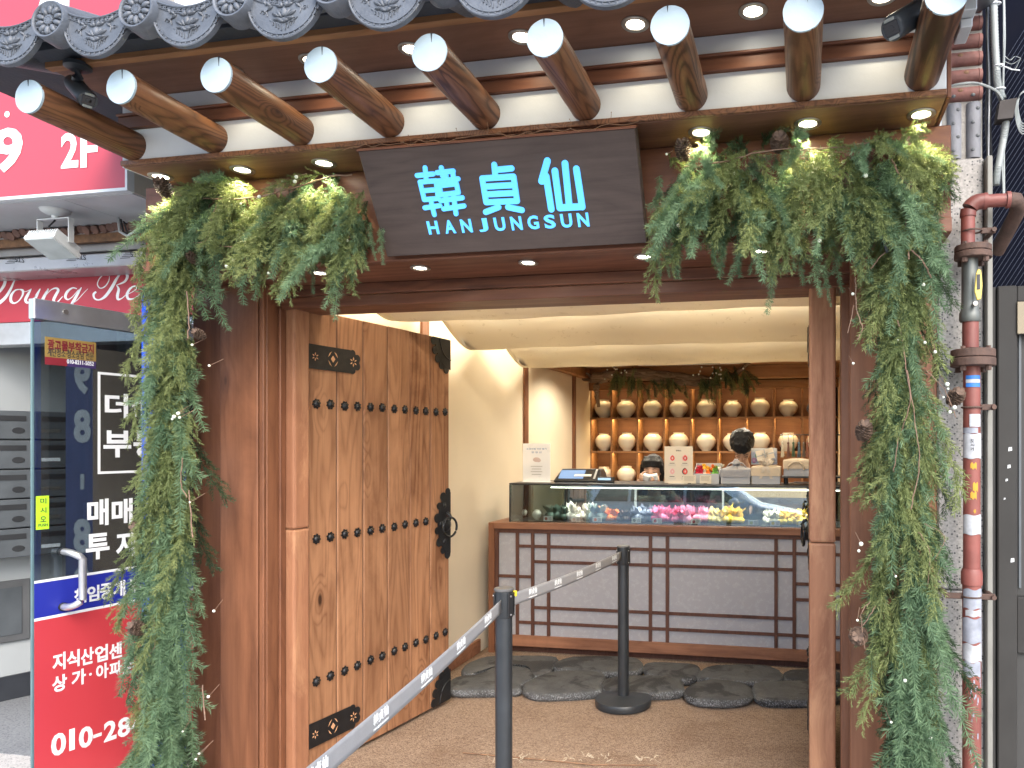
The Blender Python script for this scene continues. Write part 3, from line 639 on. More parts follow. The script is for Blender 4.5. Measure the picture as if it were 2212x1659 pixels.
# ================================================================== LEFT NEIGHBOUR
def filmmat(name, col, op):
    m, nt, p = newmat(name); out = nt.nodes['Material Output']; p.inputs['Base Color'].default_value = (*col, 1); p.inputs['Roughness'].default_value = 0.12
    tr = nd(nt, 'ShaderNodeBsdfTransparent', Color=(0.75, 0.75, 0.73, 1)); mx = nt.nodes.new('ShaderNodeMixShader'); mx.inputs[0].default_value = op
    lk(nt, tr.outputs[0], mx.inputs[1]); lk(nt, p.outputs[0], mx.inputs[2]); lk(nt, mx.outputs[0], out.inputs[0]); return m
M_PINK = pm('pink_sign_film', (0.44, 0.052, 0.075), 0.45, var=0.03, scale=3, dirt=0.04)
M_RED = pm('red_sign_film', (0.42, 0.035, 0.055), 0.5, var=0.05, scale=4)
M_REDB = pm('bright_red_film', (0.50, 0.046, 0.058), 0.4, var=0.03, scale=3)
M_BLUEF = pm('deep_blue_film', (0.018, 0.028, 0.30), 0.4, var=0.05, scale=3)
M_BLUEB = pm('cobalt_board', (0.0, 0.075, 0.75), 0.5, var=0.04, scale=3)
X1 = (1, 0, 0); Z1 = (0, 0, 1)
SBX, SBY, SBZ = -2.946, 2.75, 2.625
sb = thing('sign_box', 'large pink box sign with white numerals beside the tiled eave', 'sign', (-3.9, 2.9, SBZ))
MB().box(-5.6, SBX - 0.012, SBY, SBY + 0.02, SBZ + 0.014, 4.2).build('sign_face', M_PINK, sb)
MB().box(-5.6, SBX, SBY - 0.006, SBY + 0.03, SBZ, SBZ + 0.0135).build('frame_rail', M_WHITE, sb)
MB().box(SBX - 0.0115, SBX, SBY - 0.006, SBY + 0.03, SBZ + 0.014, 4.2).build('frame_rail', M_WHITE, sb)
M_BEIGE = pm('beige_panel', (0.46, 0.43, 0.37), 0.6, var=0.06)
MB().box(SBX - 0.012, SBX - 0.002, SBY + 0.031, SBY + 0.16, SBZ + 0.001, 4.2).build('side_panel', M_BEIGE, sb)
MB().box(SBX - 0.012, SBX - 0.002, SBY + 0.163, SBY + 0.42, SBZ + 0.001, SBZ + 0.10).build('side_panel', M_BEIGE, sb)
MB().box(SBX - 0.012, SBX - 0.002, SBY + 0.163, SBY + 0.42, SBZ + 0.103, 4.2).build('side_panel', M_BEIGE, sb)
MB().cyl((SBX - 0.003, SBY + 0.06, SBZ + 0.11), (SBX + 0.002, SBY + 0.06, SBZ + 0.11), 0.007).build('screw', M_RING, sb, 50)
for a, b in ((-5.6, -4.4), (-4.397, -3.34), (-3.337, SBX - 0.013)): MB().box(a, b, SBY + 0.031, SBY + 0.42, SBZ - 0.004, SBZ + 0.006).build('underside_panel', M_SILVER, sb)
def onY(u, v, Y): return at(u, v, Y)
def boxtext(name, s, m, par, u0, v0, u1, v1, Y, bold=0.02, nrm=None):
    a = onY(u0, (v0 + v1) / 2, Y); b = onY(u1, (v0 + v1) / 2, Y); c = onY((u0 + u1) / 2, v0, Y); d_ = onY((u0 + u1) / 2, v1, Y)
    return text(name, s, m, par, (a + b) / 2 * 0.5 + (c + d_) / 2 * 0.5, X1, Z1, (b - a).length, abs(c.z - d_.z), bold=bold)
boxtext('numeral', '9', M_PRINTW, sb, -14, 276, 49, 372, SBY - 0.002, 0.03)
boxtext('numeral', '2', M_PRINTW, sb, 132, 287, 169, 363, SBY - 0.002, 0.03)
boxtext('letter', 'F', M_PRINTW, sb, 174, 287, 211, 361, SBY - 0.002, 0.03)
c = at(15.5, 247, SBY - 0.001); MB().cyl(c, c + Vector((0, -0.001, 0)), 0.014, n=24).build('dot', M_PRINTW, sb)
q = [at(59, 116, SBY - 0.001), at(140, 100, SBY - 0.001), at(140, 163, SBY - 0.001), at(59, 163, SBY - 0.001)]
MB().prism([(p.x, p.z) for p in q], SBY - 0.0025, SBY - 0.0005).build('letter', M_PRINTW, sb)
q = [at(-30, -60, SBY - 0.001), at(100, -60, SBY - 0.001), at(85, 40, SBY - 0.001), at(2, 20, SBY - 0.001)]
MB().prism([(at(98, -30, SBY).x, at(98, -30, SBY).z), (at(150, -30, SBY).x, at(150, -30, SBY).z), (at(150, 40, SBY).x, at(150, 40, SBY).z), (at(80, 28, SBY).x, at(80, 28, SBY).z)], SBY - 0.0025, SBY - 0.0005).build('letter', M_PRINTW, sb)
# flood light under the box sign
fc = at(133, 452, 2.93); fc.z = SBZ - 0.0045
flt = thing('flood_light', 'white finned flood light on a bracket below the pink sign', 'flood light', fc)
fx = fc.x; fy = 2.90; fz = fc.z
M_FLW = pm('white_cast_metal', (0.62, 0.66, 0.67), 0.4, var=0.06, scale=9, dirt=0.1)
MB().lathe([(0.0, 0.0), (0.062, 0.0), (0.058, -0.010), (0.040, -0.022), (0.016, -0.028), (0.014, -0.04), (0, -0.04)][::-1], 28, Matrix.Translation((fx, fy, fz))).build('base_dome', M_FLW, flt, 50)
bw = 0.093; bz = fz - 0.042
br = MB(); br.box(fx - bw, fx + bw, fy - 0.014, fy + 0.014, bz - 0.005, bz)
br.box(fx - bw, fx - bw + 0.005, fy - 0.014, fy + 0.014, bz - 0.12, bz - 0.0052); br.box(fx + bw - 0.005, fx + bw, fy - 0.014, fy + 0.014, bz - 0.12, bz - 0.0052)
br.build('bracket', M_FLW, flt, bevel=0.001)
Mh = Matrix.Translation((fx, fy, bz - 0.115)) @ Matrix.Rotation(R(-28), 4, 'X')
MB().box(-bw + 0.007, bw - 0.007, -0.075, 0.075, -0.036, -0.012, Mh).build('housing', M_FLW, flt, bevel=0.004)
MB().box(-bw + 0.012, bw - 0.012, -0.068, 0.068, -0.040, -0.0362, Mh).build('glass', pm('lamp_glass', (0.5, 0.55, 0.55), 0.1), flt)
for i in range(13):
    x = -bw + 0.014 + (2 * bw - 0.028) * i / 12; MB().box(x - 0.0022, x + 0.0022, -0.072, 0.06, -0.0118, 0.016, Mh).build('fin', M_FLW, flt)
MB().tube([(fx, fy, bz - 0.006), (fx - 0.012, fy - 0.02, bz - 0.04), (fx + 0.006, fy, bz - 0.075), (fx, fy + 0.01, bz - 0.10)], 0.0045, 8).build('cable', M_BLACK, flt, 60)
# old tile fringe and wrapped beam behind it
tf = thing('tile_fringe', 'row of old brown roof tiles under the pink sign', 'tiles', (-3.6, 3.22, 2.53))
tmesh = MB(); tmesh.tube([(0, 0, 0), (0, 0.10, 0.055)], [0.022, 0.020], 10); tme = tmesh.mesh('tile', pm('old_brown_tile', (0.16, 0.09, 0.07), 0.8, var=0.3, scale=20, bmp=0.3), 50)
zt = at(150, 500, 3.14).z
for i in range(44):
    o = put('tile', tme, tf); o.matrix_basis = Matrix.Translation((-4.75 + i * 0.044, 3.13 + random.uniform(-.01, .01), zt + random.uniform(-.008, .008))) @ Matrix.Rotation(random.uniform(-.2, .2), 4, 'Y')
MB().box(-4.9, -2.75, 3.16, 3.19, zt - 0.055, zt - 0.012).build('batten', M_STRAW, tf)
wb_ = thing('wrapped_beam', 'steel beam in printed protective film above the red sign', 'beam', (-3.7, 3.2, 2.45))
z0 = at(150, 582, 3.13).z; z1 = at(150, 528, 3.12).z
M_FILM = pm('protective_film', (0.36, 0.35, 0.36), 0.3, metal=0.3, var=0.12, scale=7)
MB().box(-4.9, -2.72, 3.20, 3.35, z1 - 0.02, z1 + 0.05).build('flange', M_FILM, wb_, bevel=0.003)
MB().box(-4.9, -2.72, 3.13, 3.34, z0 + 0.004, z1 - 0.05).build('flange', M_FILM, wb_, bevel=0.006)
for u in (42, 175, 292): 
    p = at(u, 563 - u * 0.045, 3.129); text('print', 'STS', M_PRINTD, wb_, p, (-1, 0, 0.12), (0.12, 0, -1), 0.06, 0.028, 0.01, 0.0004)
    for k in range(4): MB().box(p.x - 0.09 + 0.01 * k, p.x - 0.03 + 0.01 * k, 3.1285, 3.1299, p.z - 0.016 + 0.008 * k, p.z - 0.013 + 0.008 * k).build('print', M_PRINTD, wb_)
cb = thing('loose_cable', 'loose grey cables hanging under the pink sign near the garland', 'cable', (-2.9, 3.1, 2.5))
for q in range(3):
    MB().tube([at(255 + 6 * q, 470 + 4 * q, 3.05), at(258 + 8 * q, 500, 3.04), at(275 + 4 * q, 510 - 3 * q, 3.03), at(310, 488 + 7 * q, 3.0), at(345, 470 + 6 * q, 3.0)], 0.006 - 0.001 * q, 6).build('cable', M_BLACK if q else M_SILVER, cb, 60)
# red script sign
YS = 3.30
rs = thing('script_sign', 'dark red sign with white script lettering above the glass door', 'sign', (-3.7, YS, 2.17))
zb = at(100, 693, YS).z; zt2 = at(100, 597, YS).z
MB().box(-5.2, -2.66, YS, YS + 0.04, zb, zt2).build('sign_face', M_RED, rs)
def fr(x, y): return at(x * 0.21876, 587.5 + y * 0.21876, YS - 0.0015)
strokes = [([(-60, 90), (-20, 45), (25, 45), (50, 75), (40, 130), (0, 190), (-30, 210)], [8, 14, 22, 30, 30, 24, 10]),
 ([(172, 40), (140, 90), (105, 170), (55, 250), (0, 300), (-40, 320)], [4, 14, 24, 30, 34, 24]),
 ([(195, 172), (150, 182), (112, 230), (108, 285), (140, 308), (185, 285), (222, 230), (225, 185), (195, 172)], [8, 14, 26, 30, 16, 10, 18, 24, 8]),
 ([(230, 195), (265, 190), (310, 168)], [4, 6, 8]), ([(310, 165), (275, 225), (252, 275), (268, 302), (310, 285), (370, 210)], [8, 28, 30, 22, 8, 6]), ([(398, 165), (365, 225), (345, 275), (360, 303), (400, 280)], [8, 28, 30, 20, 5]),
 ([(400, 280), (440, 215), (475, 165)], [5, 6, 10]), ([(478, 165), (445, 225), (410, 300)], [12, 28, 30]), ([(445, 240), (500, 180), (550, 160), (575, 180), (550, 230), (530, 280), (560, 302), (620, 240)], [5, 8, 18, 26, 28, 28, 16, 5]),
 ([(760, 165), (715, 158), (665, 195), (645, 245), (670, 272), (715, 245), (775, 175)], [8, 14, 26, 28, 14, 7, 6]), ([(805, 152), (770, 210), (725, 290), (680, 360), (630, 385)], [8, 26, 30, 22, 8]), ([(690, 330), (760, 280), (820, 215), (868, 165)], [5, 6, 6, 4]),
 ([(1080, 40), (1075, 85), (1040, 140), (990, 160), (962, 120), (990, 55), (1060, 5), (1150, -15), (1225, -5), (1258, 40), (1230, 95), (1150, 130)], [5, 10, 12, 10, 10, 10, 8, 10, 20, 30, 22, 5]),
 ([(1195, 5), (1150, 70), (1100, 160), (1040, 240), (980, 275), (935, 262), (925, 220), (950, 195)], [14, 26, 32, 28, 14, 16, 24, 18]), ([(1150, 130), (1172, 170), (1160, 230), (1165, 268), (1200, 262), (1250, 220)], [6, 24, 30, 24, 10, 5]),
 ([(1250, 225), (1310, 195), (1350, 160), (1330, 140), (1285, 165), (1255, 220), (1268, 265), (1320, 262), (1390, 215)], [5, 6, 10, 14, 20, 28, 24, 10, 5])]
for P_, Wd in strokes: m_ = MB(); ribbon(m_, P_, [w for w in Wd], fr); m_.build('script_stroke', M_PRINTW, rs)
# shop front: stainless header, side wall with mailboxes, floor
sf = MB().box(-5.6, -2.66, 2.9, 6.6, -0.30, -0.001).build('lobby_floor', granite('lobby_granite', (0.20, 0.21, 0.22), (0.29, 0.30, 0.31), (0.10, 0.10, 0.11), 110, 0.35)); struct(sf)
hd = MB().box(-5.2, -2.66, YS + 0.0, YS + 0.10, at(20, 745, YS).z, zb - 0.002).build('door_header', M_STEEL, None, bevel=0.003); tag(hd, 'stainless steel door header under the red script sign', 'door header')
wd = Vector((0.38, 0.925, 0)).normalized(); w0 = Vector((-4.80, 3.03, 0)); wnr = Vector((wd.y, -wd.x, 0))
Mw = Matrix(((wd.x, -wnr.x, 0, w0.x), (wd.y, -wnr.y, 0, w0.y), (0, 0, 1, 0), (0, 0, 0, 1)))       # local x along wall, -y into lobby
lw = MB().box(-0.6, 3.4, 0.0, 0.1, 0.14, 2.5, Mw).build('lobby_wall', pm('lobby_paint', (0.38, 0.41, 0.42), 0.7, var=0.04, scale=3, dirt=0.08)); struct(lw)
MB().box(-0.6, 3.4, -0.012, 0.05, 0.0, 0.139, Mw).build('baseboard', pm('black_baseboard', (0.03, 0.034, 0.042), 0.4), lw)
lb = MB().box(-5.6, -2.66, 6.4, 6.5, 0, 2.6).build('lobby_back_wall', pm('lobby_dark', (0.16, 0.155, 0.15), 0.7)); struct(lb)
lc = MB().box(-5.6, -2.66, 3.41, 6.5, 2.45, 2.5).build('lobby_ceiling', pm('lobby_ceiling_paint', (0.5, 0.5, 0.5), 0.7)); struct(lc)
ls = MB().box(-2.69, -2.63, 3.05, 6.5, 0, 2.6).build('party_wall', pm('party_paint', (0.24, 0.23, 0.22), 0.7)); struct(ls)
M_MBX = pm('mailbox_steel', (0.085, 0.097, 0.107), 0.45, metal=0.0, var=0.15, scale=8)
M_MBD = pm('mailbox_slot', (0.02, 0.022, 0.025), 0.6)
bank = thing('mailbox_bank', 'grey steel mailbox bank on the lobby wall beside the glass door', 'mailboxes', Mw @ Vector((0.5, 0, 0.8)))
zrow = [1.53, 1.36, 1.19, 1.02, 0.85]
for r_, z in enumerate(zrow):
    for c_ in range(7):
        x = -0.02 + 0.31 * c_
        b_ = MB().box(x, x + 0.303, -0.16, -0.002, z, z + 0.163, Mw).build('mailbox', M_MBX, bank, bevel=0.004)
        MB().box(x + 0.03, x + 0.27, -0.163, -0.1605, z + 0.105, z + 0.135, Mw).build('slot', M_MBD, b_)
        MB().lathe([(0.0, 0.003), (0.028, 0.003), (0.030, 0.0)], 16, Mw @ Matrix.Translation((x + 0.235, -0.16, z + 0.05)) @ Matrix.Rotation(R(90), 4, 'X') @ Matrix.Diagonal((1, 0.6, 1, 1))).build('peep_hole', M_MBD, b_)
        MB().box(x + 0.03, x + 0.12, -0.1625, -0.1605, z + 0.04, z + 0.06, Mw).build('name_plate', M_PRINTW if (r_ + c_) % 3 == 0 else M_RING, b_)
M_PAPER = pm('newsprint', (0.55, 0.52, 0.46), 0.8, var=0.15, scale=40)
np_ = thing('newspaper', 'folded newspapers stuck out of the mailbox by the door edge', 'newspaper', Mw @ Vector((0.25, -0.2, 0.95)))
for k in range(5):
    M = Mw @ Matrix.Translation((0.10, -0.19, 0.93 - 0.016 * k)) @ Matrix.Rotation(R(-8 - 5 * k), 4, 'Y') @ Matrix.Rotation(R(6 * k), 4, 'Z')
    MB().grid(lambda a, b: (-0.12 + 0.34 * a, -0.07 + 0.14 * b, 0.012 * math.sin(a * 4 + k)), 8, 2, M).build('sheet', M_PAPER, np_, 180)
n2 = thing('flyer', 'crumpled flyer hanging from a mailbox behind the door glass', 'flyer', Mw @ Vector((1.0, -0.2, 0.9)))
MB().grid(lambda a, b: (0.86 + 0.16 * a + 0.1 * b, -0.20 - 0.05 * math.sin(3 * b), 1.20 - 0.28 * b + 0.03 * a), 4, 8, Mw).build('sheet', M_PAPER, n2, 180)
pb = MB().box(0.36, 0.62, -0.02, -0.0005, 0.34, 0.70, Mw).build('meter_box', pm('meter_grey', (0.10, 0.105, 0.11), 0.5), None, bevel=0.004); tag(pb, 'dark grey meter box door low on the lobby wall', 'meter box')
MB().box(0.40, 0.58, -0.024, -0.0205, 0.38, 0.66, Mw).build('hatch', M_MBX, pb, bevel=0.002)
nt_ = thing('camera_notice', 'white camera notice plate with a black cord on the lobby wall', 'notice', Mw @ Vector((0.1, 0, 1.75)))
MB().box(-0.10, 0.36, -0.03, -0.0005, 1.50, 2.0, Mw).build('panel', M_MBX, nt_, bevel=0.006)
MB().box(0.03, 0.31, -0.040, -0.0305, 1.66, 1.86, Mw).build('plate', M_PRINTW, nt_, bevel=0.003)
MB().box(0.12, 0.19, -0.0425, -0.0405, 1.755, 1.80, Mw).prism([(0.195, 1.765), (0.225, 1.755), (0.225, 1.80), (0.195, 1.79)], -0.0425, -0.0405, Mw).build('camera_icon', M_BLUEF, nt_)
MB().tube([Mw @ Vector(p) for p in ((0.20, -0.045, 1.80), (0.34, -0.06, 1.82), (0.42, -0.06, 1.72), (0.36, -0.06, 1.68), (0.22, -0.05, 1.74))], 0.006, 6).build('cord', M_BLACK, nt_, 60)
# inside banner with the reversed phone number
bn = thing('number_banner', 'tall navy banner with pale reversed numerals seen through the glass door', 'banner', (at(175, 900, 3.42).x, 3.42, 0.3))
xa, xb = at(142, 900, 3.42).x, at(212, 900, 3.42).x
MB().box(xa, xb, 3.42, 3.424, 0.25, 2.05).build('banner_sheet', pm('navy_film', (0.035, 0.05, 0.115), 0.5), bn)
M_NUM = pm('grey_numeral', (0.26, 0.29, 0.31), 0.6)
for ch, v0, v1 in (('ㅜ', 720, 748), ('9', 782, 852), ('8', 884, 957), ('ㅣ', 1024, 1057), ('8', 1120, 1195), ('8', 1225, 1300)):
    c = at(178, (v0 + v1) / 2, 3.418); h = abs(at(178, v0, 3.418).z - at(178, v1, 3.418).z); text('numeral', ch, M_NUM, bn, c, (-1, 0, 0), Z1, h * (0.62 if ch in '98' else (1.5 if ch == 'ㅜ' else 0.3)), h, 0.045, -0.0006)
# ---- glass door leaf standing open
D0 = Vector((-3.127, 2.478, 0)); D1 = Vector((-3.055, 2.930, 0)); dd = (D1 - D0).normalized(); dn = Vector((dd.y, -dd.x, 0)); DL = 0.84
gd = thing('glass_door', 'open frameless glass door with blue and red film and white lettering', 'door', D0, 0)
Md = Matrix(((dd.x, -dn.x, 0, D0.x), (dd.y, -dn.y, 0, D0.y), (0, 0, 1, 0), (0, 0, 0, 1)))     # local x along door, -y towards camera
M_DGL = glassmat('tinted_glass', (0.50, 0.54, 0.56), 0.04)
def ond(u, v): p = atp(u, v, D0, dn); return Vector(((p - D0).dot(dd), 0, p.z))
ztop = ond(72, 645).z; zrail = ond(72, 689).z
MB().box(0.006, DL, -0.005, 0.005, 0.03, zrail).build('glass_pane', M_DGL, gd); gd.children[0].matrix_parent_inverse = MWS[gd.name].inverted() @ Md
def ong(mb, name, m, par=gd, **k):
    mb.v = [tuple(Md @ Vector(p)) for p in mb.v]; return mb.build(name, m, par, **k)
ong(MB().box(-0.001, DL, -0.019, 0.019, zrail + 0.0005, ztop), 'top_rail', M_STEEL, bevel=0.002)
ong(MB().cyl((0.115, -0.019, ztop - 0.038), (0.115, -0.023, ztop - 0.038), 0.010), 'lock_cylinder', M_RING, smooth=40)
ong(MB().box(-0.001, 0.0055, -0.006, 0.006, 0.03, zrail), 'edge_seal', pm('glass_edge', (0.10, 0.17, 0.18), 0.2))
ong(MB().box(0.0, DL, -0.017, 0.017, 0.0, 0.03), 'bottom_rail', M_STEEL)
zA = ond(66, 1262).z; zBl = ond(66, 1256).z; zC = ond(66, 1344).z
ong(MB().box(0.006, DL, -0.0068, -0.0052, zC + 0.012, zA), 'blue_film', M_BLUEF)
ong(MB().box(0.006, DL, -0.0068, -0.0052, zA + 0.0003, zA + 0.011), 'white_line', M_PRINTW)
ong(MB().box(0.006, DL, -0.0068, -0.0052, zC, zC + 0.0117), 'white_line', M_PRINTW)
ong(MB().box(0.006, DL, -0.0068, -0.0052, 0.03, zC - 0.0003), 'red_film', M_REDB)
def dtext(name, s, u0, v0, u1, v1, m=M_PRINTW, bold=0.03, lift=0.0078, par=gd):
    """letters on the door; the box is given by bearings at its left and right edge"""
    a = ond(u0, (v0 + v1) / 2).x; b = ond(u1, (v0 + v1) / 2).x; um = (u0 + u1) / 2; zt_ = ond(um, v0).z; zb_ = ond(um, v1).z
    return text(name, s, m, par, D0 + dd * ((a + b) / 2) + dn * lift + Vector((0, 0, (zt_ + zb_) / 2)), dd, Z1, b - a, zt_ - zb_, bold, 0.0004)
fr_ = [ond(209, 803), ond(345, 818), ond(209, 1024), ond(345, 1020)]
x0, x1, zz0, zz1 = fr_[0].x, 0.52, fr_[2].z, fr_[0].z
for a in ((x0, x1, zz1 - 0.011, zz1), (x0, x1, zz0, zz0 + 0.011)): ong(MB().box(a[0], a[1], -0.0068, -0.0052, a[2], a[3]), 'letter_border', M_PRINTW)
ong(MB().box(x0, x0 + 0.011, -0.0068, -0.0052, zz0 + 0.0112, zz1 - 0.0112), 'letter_border', M_PRINTW)
ong(MB().box(x0 - 0.02, DL, -0.0062, -0.0053, zA + 0.012, zz1 + 0.10), 'hazed_dark_film', filmmat('hazed_dark_film', (0.075, 0.072, 0.064), 0.55))  # grey haze in the film's colour stands in for missing lobby light
dtext('character', '더', 224, 850, 274, 904); dtext('character', '부', 221, 930, 281, 988); dtext('character', '동', 286, 930, 345, 988)
h_ = [ond(288, 900), ond(288, 880), ond(300, 868), ond(312, 862)]
ong(MB().box(h_[0].x, h_[0].x + 0.012, -0.0068, -0.0052, h_[0].z, h_[1].z).box(h_[0].x + 0.03, h_[0].x + 0.042, -0.0068, -0.0052, h_[0].z, h_[2].z).prism([(h_[0].x - 0.01, h_[1].z), (h_[0].x - 0.01, h_[1].z + 0.013), (h_[0].x + 0.10, h_[3].z + 0.03), (h_[0].x + 0.10, h_[3].z + 0.017)], -0.0068, -0.0052), 'house_logo', M_PRINTW)
dtext('character', '매', 186, 1078, 232, 1136); dtext('character', '매', 239, 1077, 284, 1133); dtext('dot', '·', 295, 1100, 303, 1108)
dtext('character', '투', 183, 1152, 234, 1208); dtext('character', '자', 248, 1147, 296, 1203)
for i, ch in enumerate('책임중개'): dtext('character', ch, 158 + 28 * i, 1270 - 5.2 * i, 184 + 28 * i, 1303 - 4.8 * i)
dtext('dot', '·', 265, 1274, 270, 1279); dtext('character', '투', 276, 1250, 302, 1282)
for i, ch in enumerate('지식산업센'): dtext('character', ch, 111 + 30.5 * i, 1410 - 5.5 * i, 139 + 30.5 * i, 1448 - 6.5 * i)
dtext('character', '상', 110, 1458, 142, 1493); dtext('character', '가', 152, 1446, 183, 1480); dtext('dot', '·', 190, 1453, 196, 1459)
for i, ch in enumerate('아파트'): dtext('character', ch, 205 + 29 * i, 1433 - 5 * i, 232 + 29 * i, 1466 - 6 * i)
for i, ch in enumerate('010-284'):
    u = [108, 147, 168, 199, 222, 252, 280][i]; w = [32, 12, 30, 18, 27, 27, 27][i]; v = 1583 - (u - 108) * 0.235; hh = 48 - 0.045 * (u - 108)
    if ch == '-': dtext('numeral', ch, u, v + hh * 0.52, u + w, v + hh * 0.68, bold=0.03)
    else: dtext('numeral', ch, u, v, u + w, v + hh, bold=0.03 if ch != '1' else 0.045)
# push sticker and the notice sticker
pu0 = ond(76, 1072); pu1 = ond(103, 1142)
ps = ong(MB().box(pu0.x, pu1.x, -0.0085, -0.0052, pu1.z, pu0.z), 'push_sticker', pm('lime_sticker', (0.45, 0.85, 0.03), 0.45, var=0.03)); ps['label'] = 'lime green push sticker'
for ch, v in (('미', 1082), ('시', 1102), ('오', 1121)): dtext('print', ch, 84, v - 6, 97, v + 6, M_PRINTD, 0.01, 0.0092)
dtext('print', 'PUSH', 80, 1131, 100, 1137, M_PRINTD, 0.01, 0.0092)
ad0 = ond(95, 727); ad1 = ond(205, 745); ad2 = ond(95, 787)
ad = ong(MB().box(ad0.x, ad1.x, -0.0072, -0.0052, ad2.z + 0.032, ad0.z), 'notice_sticker', pm('ochre_sticker', (0.30, 0.20, 0.055), 0.5, var=0.05))
ong(MB().box(ad0.x, ad0.x + (ad1.x - ad0.x) * 0.42, -0.0072, -0.0052, ad2.z, ad2.z + 0.0318), 'notice_band', pm('maroon_sticker', (0.22, 0.02, 0.03), 0.5))
ong(MB().box(ad0.x + (ad1.x - ad0.x) * 0.423, ad1.x, -0.0072, -0.0052, ad2.z, ad2.z + 0.0318), 'notice_band', pm('navy_sticker', (0.05, 0.03, 0.12), 0.5))
M_MAR = pm('maroon_print', (0.16, 0.01, 0.02), 0.6)
dtext('print', '광고물부착금지', 100, 738, 200, 760, M_MAR, 0.03, 0.0078); dtext('print', '계단청소·청소상담 전문', 100, 756, 200, 774, M_PRINTD, 0.01, 0.0078)
dtext('print', '010-8211-5052', 142, 779, 200, 788, M_PRINTW, 0.01, 0.0078)
# tubular pull handle
ha = ond(122, 1193); hb = ond(124, 1312)
hx = ha.x + 0.02; zt_, zb_ = ha.z, hb.z
pts = [(hx, -0.006, zt_), (hx, -0.030, zt_)] + [(hx + 0.030 * (1 - math.cos(a)), -0.030 - 0.055 * math.sin(a), zt_ - 0.03 * (1 - math.cos(a))) for a in [math.pi / 2 * k / 6 for k in range(1, 7)]]
pts2 = [(x, y, zt_ + zb_ - z) for x, y, z in reversed(pts)]
ong(MB().tube(pts + pts2, 0.0145, 14), 'pull_handle', M_STEEL, smooth=60)
ong(MB().cyl((hx, -0.006, zt_), (hx, -0.014, zt_), 0.018).cyl((hx, -0.006, zb_), (hx, -0.014, zb_), 0.018), 'handle_collar', M_BLACK, smooth=40)
# narrow blue board against the gate pillar, mostly behind the garland
bbx0 = at(306, 1000, 2.62).x
bb = thing('blue_board', 'narrow cobalt blue signboard with white letters behind the left garland', 'sign', (bbx0 + 0.1, 2.62, 0))
MB().box(bbx0, bbx0 + 0.19, 2.62, 2.65, -0.02, 2.14).build('board', M_BLUEB, bb)
for ch, v in (('중', 790), ('개', 850), ('사', 930), ('무', 1010), ('소', 1200), ('부', 1330)):
    c = at(356, v, 2.618); text('character', ch, M_PRINTW, bb, c, X1, Z1, 0.13, 0.12, 0.035, 0.0006)

# ================================================================== RIGHT NEIGHBOUR
pier = thing('granite_pier', 'speckled grey granite pier between the gate and the metal door', 'pier', (0.54, 2.8, 0))
PX0, PX1 = 0.458, 0.612
zj = at(2080, 1276, 2.74).z; zp = at(2110, 340, 2.74).z
MB().box(PX0, PX1, 2.74, 3.2, -0.02, zj - 0.002).build('stone_slab', M_GRAN, pier, bevel=0.003); MB().box(PX0, PX1, 2.74, 3.2, zj + 0.002, zp).build('stone_slab', M_GRAN, pier, bevel=0.006)
MB().box(PX0 + 0.004, PX1 - 0.004, 2.75, 3.19, zj - 0.0019, zj + 0.0019).build('joint', M_PRINTD, pier)
tw = thing('tile_wall', 'wall faced with half-round red and grey clay tiles above the granite pier', 'wall', (0.5, 2.8, 2.5))
M_MORT = pm('grey_mortar', (0.36, 0.35, 0.33), 0.9, var=0.2, scale=25, bmp=0.5)
MB().box(0.36, 0.612, 2.765, 3.2, zp + 0.001, 3.6).build('mortar_bed', M_MORT, tw)
M_RTILE = pm('red_clay_tile', (0.21, 0.095, 0.082), 0.7, var=0.3, scale=18, bmp=0.25, dirt=0.3); M_GTILE = pm('grey_clay_tile', (0.20, 0.21, 0.235), 0.7, var=0.2, scale=14, bmp=0.2, dirt=0.3)
zr0 = at(2090, 200, 2.75).z; ptc = at(2090, 162, 2.75).z - zr0
sp_ = [(random.uniform(0, 1)) for _ in range(40)]
for i in range(12):
    z = zr0 + ptc * i
    o = MB().tube([(0.40, 2.765, z), (0.597, 2.765, z)], 0.0245, 16).build('red_tile', M_RTILE, tw, 50)
    MB().tube([(0.598, 2.765, z), (0.610, 2.765, z)], [0.026, 0.023], 16).build('tile_end', M_RTILE, o, 50)
    for q, x in enumerate((0.445, 0.535)):
        xx = x + (0.02 if i % 2 else 0); MB().ell((xx, 2.742, z + 0.006), (0.010, 0.004, 0.007), 10, 6).build('dimple', M_PRINTD if False else M_STRAW, o)
zg1 = at(2090, 222, 2.75).z
for i in range(4):
    x = 0.595 - 0.0645 * i
    o = MB().tube([(x - 0.012, 2.765, zp + 0.003), (x - 0.012, 2.765, zg1)], 0.0245, 16).build('grey_tile', M_GTILE, tw, 50)
    for q in range(5): MB().ell((x - 0.012 + (0.009 if q % 2 else -0.006), 2.742, zp + 0.03 + 0.048 * q), (0.0075, 0.0035, 0.006), 8, 6).build('dimple', M_MBX, o)
